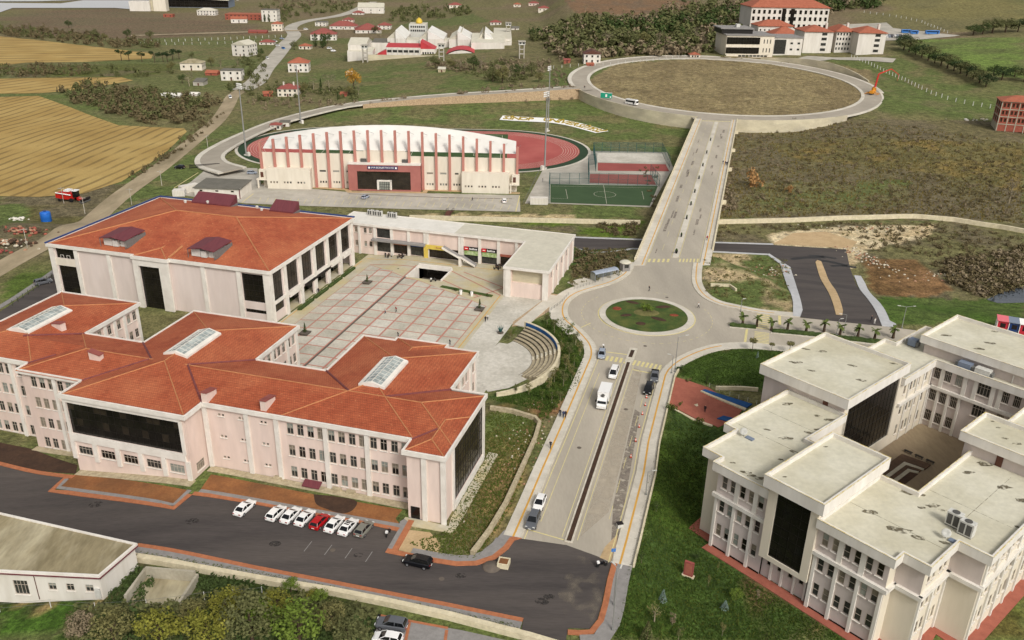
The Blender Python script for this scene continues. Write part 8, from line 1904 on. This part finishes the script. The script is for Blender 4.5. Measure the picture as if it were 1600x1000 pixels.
def proto(kind,var=0):
    k = (kind,var)
    if k in PROTO: return PROTO[k]
    r = np.random.default_rng(sum(map(ord,kind)) * 13 + var); q = MB()
    if kind == 'broad':
        branches(q,(0,0,-.05),(0,0,.62),.03,r,6,.4); bl = [(0,0,.62,.26,.26)] + [(.24 * math.cos(t),.24 * math.sin(t),r.uniform(.42,.75),r.uniform(.13,.22),r.uniform(.12,.2)) for t in np.linspace(0,6.3,9)[:-1]] + [(r.uniform(-.1,.1),r.uniform(-.1,.1),.85,.16,.14)]; V,Q = leaves(1100,bl,.028,r)
    elif kind == 'sapling':
        branches(q,(0,0,-.05),(.02,0,.75),.014,r,6,.3); bl = [(r.uniform(-.15,.15),r.uniform(-.15,.15),r.uniform(.45,.92),r.uniform(.08,.15),r.uniform(.08,.15)) for _ in range(9)]; V,Q = leaves(380,bl,.034,r)
    elif kind == 'conifer':
        q.tube((0,0,-.05),(0,0,.9),.03,.01,6); bl = [(.0,.0,z,.24 * (1.02 - z),.06) for z in np.linspace(.14,.95,12)]; V,Q = leaves(420,bl,.04,r)
    elif kind == 'cypress':
        q.tube((0,0,-.05),(0,0,.5),.03,.02,6); bl = [(.0,.0,z,.13 * math.sin(math.pi * (z * .8 + .15)),.1) for z in np.linspace(.12,.95,10)]; V,Q = leaves(360,bl,.035,r)
    elif kind == 'pine':
        branches(q,(0,0,-.05),(.02,0,.8),.03,r,5,.3); bl = [(r.uniform(-.26,.26),r.uniform(-.26,.26),r.uniform(.6,.9),r.uniform(.12,.2),r.uniform(.08,.12)) for _ in range(9)]; V,Q = leaves(420,bl,.04,r)
    elif kind == 'bare':
        branches(q,(0,0,-.05),(.03,0,.7),.03,r,9,.45); bl = [(r.uniform(-.25,.25),r.uniform(-.25,.25),r.uniform(.4,.95),.16,.14) for _ in range(9)]; V,Q = leaves(230,bl,.028,r)
    elif kind == 'bush':
        q.tube((0,0,-.1),(0,0,.4),.04,.02,5); bl = [(r.uniform(-.35,.35),r.uniform(-.35,.35),r.uniform(.2,.6),r.uniform(.2,.32),r.uniform(.18,.32)) for _ in range(7)]; V,Q = leaves(300,bl,.07,r)
    elif kind == 'lollipop':
        q.tube((0,0,-.05),(0,0,.6),.018,.015,6); bl = [(0,0,.76,.2,.14)] + [(.16 * math.cos(t),.16 * math.sin(t),.74,.13,.12) for t in np.linspace(0,6.3,7)[:-1]]; V,Q = leaves(380,bl,.04,r)
    elif kind == 'spruce':
        q.tube((0,0,-.05),(0,0,.95),.03,.01,6); Vs = []
        for z in np.linspace(.12,.92,10):
            R0 = .34 * (1.04 - z)
            for t in range(9): a = t * .7 + z * 9; Vs.append((R0 * .75 * math.cos(a),R0 * .75 * math.sin(a),z - .03,R0 * .22,.03))
        V,Q = leaves(620,Vs,.035,r)
    elif kind == 'palm':
        q.lathe([(.11,0),(.085,.2),(.07,.55),(.075,.62)],8); V,Q = [],[]
        for t in range(17):
            a = t * 2.4; up = .25 + .5 * (t % 4) / 3; L = .36; pts = [(L * f,.62 + up * L * f * 1.5 - .9 * L * f * f * (1.3 - up)) for f in (0,.35,.7,1)]
            for (d0,z0),(d1,z1),w0,w1 in zip(pts[:-1],pts[1:],(.03,.075,.07),(.075,.07,.01)):
                c,s_ = math.cos(a),math.sin(a); k_ = len(V); V += [(d0 * c - w0 * s_,d0 * s_ + w0 * c,z0 - .02),(d0 * c + w0 * s_,d0 * s_ - w0 * c,z0 - .02),(d1 * c + w1 * s_,d1 * s_ - w1 * c,z1 - .02),(d1 * c - w1 * s_,d1 * s_ + w1 * c,z1 - .02)]; Q.append((k_,k_ + 1,k_ + 2,k_ + 3))
        V,Q = np.array(V),np.array(Q)
    PROTO[k] = (q.mesh('trunk',M['bark'] if kind not in ('sapling','bare') else M['barkpale']),mesh_np('crown',V,Q,M['leafmid'])); return PROTO[k]
tcount = [0]
def tree(kind,px,py,h,leaf,label,group=None,name=None,cat='tree',pos=None,wide=1.0,dz=0.):
    p = pos or at(px,py); tcount[0] += 1; tm,cm = proto(kind,tcount[0] % 3)
    t = thing(name or {'broad': 'broadleaf_tree','sapling': 'young_tree','pine': 'pine_tree','bare': 'bare_tree','palm': 'palm_tree','bush': 'shrub','spruce': 'spruce_tree','cypress': 'cypress_tree','conifer': 'conifer','lollipop': 'clipped_tree'}[kind],label,cat,(p[0],p[1],p[2] + dz),tcount[0] * 1.7,group,(h * wide,h * wide,h))
    ob('trunk',tm,t); setmat(ob('crown',cm,t),M[leaf]); return t
def hpx(px,py,n): p = at(px,py); return n * (AX[:,2] @ np.array([p.x,p.y,p.z - CAM_H])) / FPX * 1.05
for i,(px,py) in enumerate(((190,95),(202,95.5),(222,97),(242,98),(255,97),(262,97),(270,95),(280,93))): tree('pine',px,py,hpx(px,py,17),'leafpine',f'dark umbrella pine in the row beside the yellow field, {ordn(i)} from the left','row of pines beside the stubble field',wide=1.1)
for i,(px,py,n) in enumerate(((493,73,19),(504,75,20),(508,72,17))): tree('cypress',px,py,hpx(px,py,n),'leafdark',f'tall dark conifer before the red-roofed school, {ordn(i)} from the left','conifers before the school',wide=1.7)
for i,px in enumerate((414,420.5)): tree('cypress',px,34,hpx(px,34,11),'leafdark',f'cypress before the tall white block, {["left", "right"][i]} of two','cypresses before the white block',wide=1.3)
tree('cypress',502,147,hpx(502,147,22),'leafdark','slim dark cypress in the thicket behind the stadium',wide=.9); tree('cypress',528,157,hpx(528,157,13),'leafdark','small dark conifer right of the thicket behind the stadium')
tree('broad',553,140,hpx(553,140,32),'leafgold','yellow autumn tree in the meadow behind the stadium')
P_ = [(1160,508),(1182,511),(1205,517),(1230,517),(1259,520),(1287,519),(1312,524),(1340,527),(1366,531),(1395,529)]
for i,(px,py) in enumerate(P_): tree('palm',px,py,hpx(px,py,22),'leafpalm',f'young palm in the hedged median, {ordn(i)} from the roundabout','palms in the avenue median',dz=.2)
def hedge(pts,w,h,label,m='hedge',st=.7):
    P = dense(W(pts),st); N = normals(P); q = MB(); R_ = []; r = random.Random(len(P))
    for p,n in zip(P,N):
        z = Zg(*p); rr = []
        for o_,f in ((-1,0),(-1.05,.7),(-.6,1),(.6,1),(1.05,.7),(1,0)): e = p + n * (w / 2 * o_ * r.uniform(.85,1.15)); rr.append((e[0],e[1],z + h * f * r.uniform(.8,1.2)))
        R_.append(rr)
    q.loft(R_); t = thing('hedge',label,'hedge',(P[0][0],P[0][1],Zg(*P[0]))); o = MB(); o.v = [(a - P[0][0],b_ - P[0][1],c - Zg(*P[0])) for a,b_,c in q.v]; o.f = q.f; o.build('core',M['leafdark'],t)
    bl = [(p[0] - P[0][0] + r.uniform(-.3,.3) * w,p[1] - P[0][1] + r.uniform(-.3,.3) * w,h * .7,w * .4,h * .4) for p in P]; V,Q = leaves(len(P) * 14,bl,.13,vr); ob('foliage',mesh_np('foliage',V,Q,M['leafmid'] if m == 'hedge' else M[m]),t)
hedge([(1140,509),(1160,511),(1181,513)],1.5,.8,'short clipped hedge at the roundabout end of the avenue median'); hedge([(1206,518),(1260,523),(1320,530),(1380,537),(1410,540)],1.7,.8,'long clipped hedge under the palms of the avenue median')
drape('median_east',W([(1138,507),(1182,511),(1182,515),(1140,513)]),M['kerb'],.15,.2); drape('median_east_long',W([(1204,515),(1260,519),(1400,534),(1420,540),(1380,541),(1300,532),(1204,521)]),M['kerb'],.15,.2)
for i,(px,py,lab) in enumerate(((1175,549,'left'),(1205,549,'middle'),(1233,552,'right'))): tree('lollipop',px,py,hpx(px,py,[24,16,22][i]),'leafolive',f'clipped roundish tree on the pavement edge before the white roofs, {lab} of three','clipped trees on the avenue pavement')
sap = [(826,617,20),(847,626,22),(858,612,24),(866,598,26),(880,604,28),(893,594,26),(884,580,28),(897,572,26),(906,556,24),(889,561,26),(877,538,26),(866,520,24),(855,508,20),(889,528,24),(899,540,22),(875,632,24),(868,642,18),(803,527,16),(797,530,16),(806,616,16),(862,628,24),(876,556,24)]
for i,(px,py,n) in enumerate(sorted(sap)): tree('sapling',px,py,hpx(px,py,n),['leafolive','leafmid','leafwood'][i % 3],f'thin young tree on the bank around the amphitheatre, {ordn(i)} from the left','young trees around the amphitheatre',wide=1.05)
tree('bush',1010,488,3.0,'leafbright','leafy shrub in the middle of the roundabout island',dz=.3,cat='shrub');
for i,(px,py,n,k,l,w,lab) in enumerate([(1035,940,24,'spruce','leafblue',1.0,'small blue spruce on the lawn left of the faculty'),(1132,952,18,'spruce','leafblue',1.3,'blunt blue spruce on the bare patch of the lawn'),(1149,938,22,'broad','leafbright',1.2,'round yellow-green shrub tree on the lawn'),(1022,972,36,'bare','leafolive',1.1,'loose olive-green tree at the lower left of the lawn'),(1010,1003,42,'spruce','leafwood',1.0,'spiky grey-green conifer at the bottom of the lawn'),(1050,977,20,'sapling','leafbrown',1.2,'small brown shrub low on the lawn'),(1128,994,26,'sapling','leafolive',.8,'thin young tree at the bottom edge of the lawn'),(1106,918,24,'sapling','leafolive',.5,'slim staked young tree right of the red panel'),(1121,893,18,'sapling','leafolive',.4,'slim staked young tree close to the red path'),(1088,873,12,'bush','leafdark',1.1,'dark low shrub on the lawn above the red panel'),(1183,938,20,'sapling','leafbrown',.7,'thin brownish young tree on the bare patch'),(1060,1000,26,'sapling','leafwood',.8,'young tree at the bottom edge beside the spiky conifer'),(1002,880,20,'sapling','leafdark',1.,'small dark tree near the avenue wall'),(1025,800,18,'sapling','leafdark',1.,'small tree in the middle of the upper lawn'),(1048,642,16,'bush','leafmid',1.,'bright shrub at the lower left corner of the red forecourt'),(1062,640,14,'sapling','leafmid',1.,'young tree at the lower edge of the red forecourt'),(1092,664,16,'bush','leafmid',.9,'bright shrub at the lower right of the red forecourt'),(1104,600,16,'conifer','leafdark',1.,'dark small conifer on the half-round lawn'),(1062,578,12,'bush','leafdark',1.,'shrub at the left tip of the half-round lawn'),(1075,596,8,'bush','leafolive',1.2,'low grey-green shrub above the forecourt edge'),(1183,560,12,'conifer','leafblue',1.,'small bluish conifer on the half-round lawn'),(1497,990,26,'broad','leafwood',1.3,'leafy shrub at the foot of the cream corner, bottom right')]): tree(k,px,py,hpx(px,py,n),l,lab,wide=w,cat='shrub' if k == 'bush' else 'tree')
for i,(px,py,n) in enumerate(((574,443.5,12),(749.5,485.5,16),(477,523,16))):
    p = at(px,py); t = thing('planter','stone planter with a small conifer on the plaza, ' + ['nearest the glass hall','right of the paving grid','beside the middle tiled wing'][i],'planter',(p.x,p.y,p.z + .1),A155,'conifer planters on the plaza'); MB().loft([[(-.9,-.9,0),(.9,-.9,0),(.9,.9,0),(-.9,.9,0)],[(-1.2,-1.2,.6),(1.2,-1.2,.6),(1.2,1.2,.6),(-1.2,1.2,.6)]]).build('pot',M['drain'],t); tm,cm = proto('conifer',i); o = ob('trunk',tm,t,(0,0,.5),0,hpx(px,py,n)); o = ob('crown',cm,t,(0,0,.5),0,hpx(px,py,n)); setmat(o,M['leafdark'])
p = at(782,521); t = thing('agave_sculpture','dark green spiky agave on the plaza edge','plant',(p.x,p.y,p.z + .1)); q = MB()
for k in range(9): a = k * .7; q.loft([[(.1 * math.cos(a + 1.5),.1 * math.sin(a + 1.5),0),(-.1 * math.cos(a + 1.5),-.1 * math.sin(a + 1.5),0),(.05,0,.1)],[(.5 * math.cos(a) + .16 * math.cos(a + 1.5),.5 * math.sin(a) + .16 * math.sin(a + 1.5),1.0),(.5 * math.cos(a) - .16 * math.cos(a + 1.5),.5 * math.sin(a) - .16 * math.sin(a + 1.5),1.0),(.5 * math.cos(a),.5 * math.sin(a),1.1)],[(.9 * math.cos(a),.9 * math.sin(a),1.9),(.9 * math.cos(a) + .01,.9 * math.sin(a),1.9),(.9 * math.cos(a),.9 * math.sin(a),1.92)]])
q.build('leaves',M['fgreen'],t); MB().lathe([(.7,0),(.8,.25),(.5,.3)],10).build('pot',M['drain'],t)
for i in range(4):
    a0,a1 = LFw(-69.0,76 + 8.6 * i),LFw(-69.0,83.4 + 8.6 * i)
    P0 = [a0,a1]; q = MB(); r = random.Random(i); R_ = []
    for f in np.linspace(0,1,14): p = a0 + (a1 - a0) * f; R_.append([(p[0] + x * r.uniform(.9,1.1),p[1],Zg(p[0],p[1]) + z * r.uniform(.8,1.2)) for x,z in ((-.5,0),(-.55,.6),(0,.8),(.55,.6),(.5,0))])
    t = thing('hedge',f'clipped box hedge before the glass hall, {ordn(i)} from the near end','hedge',(0,0,0),0,'box hedges before the glass hall'); q.loft(R_).build('core',M['leafdark'],t); bl = [((a0 + (a1 - a0) * f)[0],(a0 + (a1 - a0) * f)[1],Zg(*(a0 + (a1 - a0) * f)[:2]) + .5,.45,.3) for f in np.linspace(0,1,10)]; V,Q = leaves(200,bl,.1,vr); ob('foliage',mesh_np('foliage',V,Q,M['leafmid']),t)
drape('plaza_flower_bed',[tuple(LFw(*p)[:2]) for p in ((-38.5,100.5),(-38.3,102),(-22.5,99.6),(-22.5,98.0))],M['island'],.16,.2)
for i,(px,py) in enumerate(((711,455),(720,459),(736,461),(762,464))): tree('bush',px,py,1.1,'leafdark',f'little round shrub in the plaza flower bed, {ordn(i)} from the left','shrubs in the plaza bed',cat='shrub',dz=.15)
for i,px in enumerate((720,737)): p = at(px,463 if i else 460.5); t = thing('litter_bin',f'white bin beside the plaza flower bed, {["left", "right"][i]} one','bin',(p.x,p.y,p.z + .1),A155,'bins beside the plaza bed'); MB().lathe([(.35,0),(.4,1.1),(.4,1.2)],12).build('body',M['signwhite'],t); MB().lathe([(.43,1.2),(.4,1.3),(.1,1.36)],12).build('lid',M['acwhite'],t)
# bottom-left trees
BLt = [(255,1015,60,'leafyellow'),(330,1020,62,'leafyellow'),(395,1005,70,'leafwood'),(435,965,40,'leafyellow'),(470,1015,66,'leafbright'),(520,985,40,'leafolive'),(180,1010,52,'leafolive'),(355,968,44,'leafyellow'),(300,975,36,'leafolive'),(130,1000,40,'leafbrown'),(545,1010,44,'leafwood'),(500,945,24,'leafbright'),(455,925,22,'leafbright'),(490,938,18,'leafyellow'),(415,985,46,'leafbright')]
for i,(px,py,n,l) in enumerate(BLt): tree('broad',px,py,hpx(px,min(py,999),n * 1.3),l,{'leafyellow': 'yellowing','leafwood': 'dull green','leafolive': 'olive-brown','leafbrown': 'brown','leafbright': 'bright green'}[l] + f' tree in the bottom left thicket, {ordn(i)} of the clump','trees in the bottom left thicket',wide=1.15)
# trees across the background
BG = [(150,62,16),(165,64,12),(235,62,14),(115,52,14),(108,44,12),(200,60,14),(190,72,10),(215,62,10),(300,92,10),(330,103,14),(345,106,10),(372,104,11),(392,118,12),(268,112,16),(400,84,12),(408,88,12),(296,135,20),(285,130,14),(280,88,8),(440,144,12),(405,140,12),(360,145,8),(490,140,18),(475,146,16),(515,142,22),(545,150,16),(560,148,12),(460,78,14),(512,68,16),(520,60,14),(595,57,12),(586,53,12),(680,108,20),(705,108,16),(720,110,20),(740,110,22),(752,108,18),(770,128,24),(785,130,26),(795,126,22),(805,120,20),(830,118,20),(842,128,16),(820,112,18),(1210,86,5),(1132,90,6),(1166,91,5),(1198,90,5),(915,18,10),(1068,8,10),(935,58,12),(985,78,30),(1030,68,18),(950,72,22),(1005,72,22),(1085,62,18)]
cnt = {}
for i,(px,py,n) in enumerate(sorted(BG)):
    k = 'bare' if i % 5 in (1,4) else 'broad'; l = ['leafdark','leafgrey','leafwood','leafolive','leafbrown'][i % 5]; side = 'left of the town road' if px < 400 else 'behind the stadium' if px < 580 and py > 100 else 'near the compound' if px < 860 else 'on the wooded slope'
    cnt[l,side] = cnt.get((l,side),-1) + 1
    tree(k,px,py,hpx(px,py,n),l,{'leafdark': 'dark leafy','leafgrey': 'grey bare','leafwood': 'dull green','leafolive': 'olive','leafbrown': 'brown bare'}[l] + ' tree ' + side + f', {ordn(cnt[l, side])} from the left','background trees ' + side + ' ' + l[4:],wide=1.2)
HD = [(1412,78),(1420,82),(1430,86),(1440,90),(1450,95),(1460,99),(1470,103),(1480,107),(1490,111),(1500,115),(1510,119),(1520,124),(1530,130),(1540,136),(1520,56),(1535,54),(1550,52),(1570,52),(1590,50),(1552,118),(1565,125),(1585,120),(1600,128),(1410,70)]
for i,(px,py) in enumerate(sorted(HD)): tree('broad',px,py,hpx(px,py,17 + 3 * (i % 3)),['leafdark','leafpine','leafwood'][i % 3],f'dark tree in the hillside hedgerows on the right, {ordn(i)} from the left','trees of the hillside hedgerow',wide=1.9)
tree('bush',1178,292,hpx(1178,292,34),'leafrust','tall straw-coloured bush in the scrub right of the raised road',wide=.85,cat='shrub'); tree('bush',1233,300,hpx(1233,300,14),'leafrust','small straw-coloured bush in the scrub',cat='shrub'); tree('bare',1576,318,hpx(1576,318,40),'leafgrey','pale bare tree in the scrub at the right',wide=.8)
# ---------------------------------------------------------------- masses of shrubs, woods and grass (nobody could count them)
def scatter(poly,n):
    xs = [p[0] for p in poly]; ys = [p[1] for p in poly]; out = []
    X_,Y_ = [],[]
    while sum(map(len,X_)) < n:
        x = vr.uniform(min(xs),max(xs),n * 2); y = vr.uniform(min(ys),max(ys),n * 2); k = inpoly(x,y,poly); X_.append(x[k]); Y_.append(y[k])
    x = np.concatenate(X_)[:n]; y = np.concatenate(Y_)[:n]; R = AX @ np.stack([x - 800,y - 500,np.full(n,FPX)]); z = np.full(n,-3.0)
    for _ in range(12): t = (z - CAM_H) / R[2]; z = .5 * z + .5 * Zgv(R[0] * t,R[1] * t)
    t = (z - CAM_H) / R[2]; return np.stack([R[0] * t,R[1] * t,Zgv(R[0] * t,R[1] * t)],1)
def tmpl(n,size,r,tall=1.0):
    bl = [(r.uniform(-.4,.4),r.uniform(-.4,.4),r.uniform(.15,.6) * tall,r.uniform(.25,.4),r.uniform(.2,.35) * tall) for _ in range(4)]; return leaves(n,bl,size,r)
TB = [tmpl(34,.17,np.random.default_rng(k)) for k in range(6)]; TW = [tmpl(60,.15,np.random.default_rng(50 + k),1.35) for k in range(6)]
def mass(name,label,cat,items,m,T_=TB):
    Vs,Qs,k = [],[],0
    for P,smin,smax in items:
        s = vr.uniform(smin,smax,len(P)); a = vr.uniform(0,6.28,len(P))
        for i in range(len(P)):
            V,Q = T_[i % 6]; c,s_ = math.cos(a[i]),math.sin(a[i]); v = V * s[i]; Vs.append(np.stack([v[:,0] * c - v[:,1] * s_,v[:,0] * s_ + v[:,1] * c,v[:,2]],1) + P[i] - [0,0,.12 * s[i]]); Qs.append(Q + k); k += len(V)
    o = ob(name,mesh_np(name,np.concatenate(Vs),np.concatenate(Qs),M[m])); return tag(o,label,cat,kind='stuff')
S1 = [(1120,215),(1180,205),(1330,190),(1440,200),(1600,225),(1600,350),(1480,338),(1330,336),(1115,342),(1112,300)]
S2 = [(1120,352),(1230,352),(1300,348),(1470,348),(1600,372),(1600,445),(1540,465),(1480,440),(1440,400),(1360,392),(1300,358),(1200,364),(1120,372)]
mass('scrub_brush','brown winter scrub covering the slope right of the raised road','scrub',[(scatter(S1,800),.8,2.2),(scatter(S2,420),.8,2.0),(scatter([(1460,410),(1600,385),(1600,450),(1530,468),(1490,455)],160),1.5,3.2)],'leafscrub')
mass('scrub_brush','greyish dry bushes among the brown scrub','scrub',[(scatter(S1,420),.8,2.2),(scatter([(1475,410),(1600,390),(1600,445),(1530,466),(1500,455)],110),1.6,3.2),(scatter([(1110,205),(1140,205),(1150,330),(1112,330)],160),1.5,3.0)],'leafbrown')
mass('weed_cover','green weeds between the brown scrub bushes','weeds',[(scatter(S1,420),.6,1.6),(scatter(S2,200),.5,1.3),(scatter([(1100,400),(1235,405),(1235,480),(1105,465)],220),.4,1.3),(scatter([(895,388),(980,390),(970,432),(890,448)],120),.6,1.6)],'leafolive')
mass('thicket','dark bramble thicket in the low ground beside the raised road','thicket',[(scatter([(900,392),(985,392),(970,418),(930,432),(892,446)],150),1.0,2.4),(scatter([(930,350),(1000,350),(990,370),(940,366)],80),1,2.2),(scatter([(1000,262),(1040,262),(1020,330)],20),1,2)],'leafscrub')
WD = [(850,60),(905,30),(1000,22),(1100,8),(1380,0),(1385,10),(1330,18),(1190,38),(1185,55),(1130,60),(1120,84),(1000,86),(900,92),(862,92)]
mass('woodland','mixed dark wood covering the slope behind the ring road','wood',[(scatter(WD,330),7,12),(scatter([(840,52),(905,48),(900,60),(830,66)],50),6,10)],'leafwood',TW); mass('woodland','brownish bare trees mixed through the wood behind the ring road','wood',[(scatter(WD,80),7,12),(scatter([(870,75),(1130,70),(1120,86),(900,92)],50),6,10)],'leafbrown',TW); mass('woodland','dark evergreens mixed through the wood behind the ring road','wood',[(scatter([(930,45),(1200,12),(1370,2),(1370,14),(1180,40),(1000,60)],240),7,11),(scatter([(830,52),(900,48),(880,62),(836,62)],40),5,9)],'leafdark',TW)
mass('hedgerow','tangled hedges between the fields on the left','hedge',[(scatter([(0,42),(60,44),(150,58),(240,66),(250,74),(180,76),(80,64),(0,56)],140),3,7),(scatter([(90,142),(140,130),(180,138),(300,150),(345,158),(330,178),(290,196),(240,196),(170,178),(110,160)],170),2.5,6),(scatter([(0,104),(60,100),(140,106),(140,118),(0,122)],70),2,5),(scatter([(290,206),(330,180),(352,176),(300,225),(240,262),(205,283),(200,276),(260,238)],90),1.0,2.4)],'leafscrub',TW); mass('hedgerow','green bushes in the hedges between the fields on the left','hedge',[(scatter([(0,40),(150,58),(250,68),(250,78),(80,62),(0,56)],80),3,6),(scatter([(90,142),(140,128),(300,150),(340,165),(240,190),(120,158)],120),2.5,6),(scatter([(0,105),(140,104),(270,112),(270,120),(0,122)],60),2,5),(scatter([(350,135),(420,118),(440,135),(560,140),(560,158),(400,158)],90),2,5),(scatter([(380,90),(410,80),(420,112),(390,128),(350,115)],50),2,5),(scatter([(640,8),(720,14),(740,22),(620,38),(600,34)],70),5,9),(scatter([(700,100),(800,95),(850,125),(800,135),(700,112)],70),2,5),(scatter([(400,10),(560,4),(580,12),(460,30),(440,40)],90),4,8)],'leafwood',TW)
mass('roadside_brush','brown brush along the meadows near the compound','brush',[(scatter([(380,155),(560,158),(700,150),(780,132),(880,140),(880,150),(600,166),(400,172)],120),1.5,3.5),(scatter([(640,98),(700,98),(880,95),(840,118),(720,114)],110),2,5),(scatter([(860,112),(880,108),(900,150),(870,150)],40),1.5,3),(scatter([(430,0),(560,0),(600,5),(500,12),(430,22)],60),4,8)],'leafbrown',TW)
mass('thicket','dense brown and green thicket in the bottom left corner','thicket',[(scatter([(165,948),(230,950),(320,935),(420,925),(520,940),(590,965),(575,1000),(110,1000),(110,955)],380),.8,2.6)],'leafwood'); mass('thicket','green creepers and bushes around the empty basin','thicket',[(scatter([(165,925),(215,885),(245,905),(215,945),(175,945)],110),.6,1.5),(scatter([(255,893),(400,912),(420,925),(320,932),(300,905)],110),.5,1.5),(scatter([(120,960),(590,965),(580,1000),(120,1000)],200),.8,2.4)],'leafdark')
mass('bank_plants','low plants along the banks beside the avenue','plants',[(scatter([(840,655),(886,575),(898,550),(892,585),(852,660)],130),.3,.9),(scatter([(838,506),(868,498),(898,540),(870,612),(850,630),(876,560),(855,515)],260),.3,1.0),(scatter([(770,660),(845,660),(745,865),(700,860)],200),.2,.6)],'leafmid')
mass('ring_hill_weeds','dry brown tussocks on the mound inside the ring road','weeds',[(scatter(hill,110),.4,1.2)],'leafbrown')
def tufts(name,label,poly,n,m,s0,s1):
    P = scatter(poly,n); s = vr.uniform(s0,s1,n); a = vr.uniform(0,6.28,n); V = []
    for k in range(3):
        c,si = np.cos(a + k * 1.05),np.sin(a + k * 1.05); w = s * .5; lean = vr.normal(0,.25,n) * s
        V.append(np.stack([P + np.stack([-c * w,-si * w,-.02 * np.ones(n)],1),P + np.stack([c * w,si * w,-.02 * np.ones(n)],1),P + np.stack([lean,lean * .5,s],1)],1))
    V = np.concatenate(V).reshape(-1,3); return tag(ob(name,mesh_np(name,V,np.arange(len(V)).reshape(-1,3),M[m])),label,'grass',kind='stuff')
lawn = [(960,1000),(985,870),(1010,760),(1042,650),(1110,675),(1100,720),(1092,830),(1110,870),(1320,1000)]
mk('grassdark',(60,80,32),(78,98,42),2,.95,spec=.1); mk('grassmid',(84,98,42),(100,108,52),2,.95,spec=.1); mk('grassdry',(134,120,72),(116,104,62),2,.95,spec=.1)
tufts('lawn_grass','short dark lawn around the white-roofed faculty',lawn,9000,'grassdark',.1,.3); tufts('lawn_grass','paler grass tufts in the dark lawn',lawn,2500,'grassmid',.1,.35)
tufts('rough_grass','rough grass beside the pink faculty',[(640,850),(700,830),(765,640),(850,660),(800,790),(745,875),(690,870)],4000,'grassmid',.12,.4); tufts('rough_grass','dry grass on the bare soil beside the pink faculty',[(700,860),(775,660),(845,660),(760,860)],2000,'grassdry',.12,.35)
tufts('verge_grass','green verge below the black road',[(215,862),(400,893),(800,975),(820,995),(700,962),(400,908),(230,878)],3500,'grassmid',.12,.35); tufts('bank_grass','grass on the bank round the amphitheatre',[(770,625),(830,612),(880,560),(850,505),(885,495),(915,545),(905,600),(860,645)],3500,'grassdark',.15,.4); tufts('lawn_grass','half-round lawn above the red forecourt',[(1055,580),(1090,556),(1140,546),(1290,545),(1190,605),(1110,604)],3000,'grassdark',.12,.3)
tufts('field_grass','dry grass of the mound inside the ring road',hill,2500,'grassdry',.2,.5); tufts('field_grass','dry grass over the scrub slope',S1,5000,'grassdry',.3,.9)
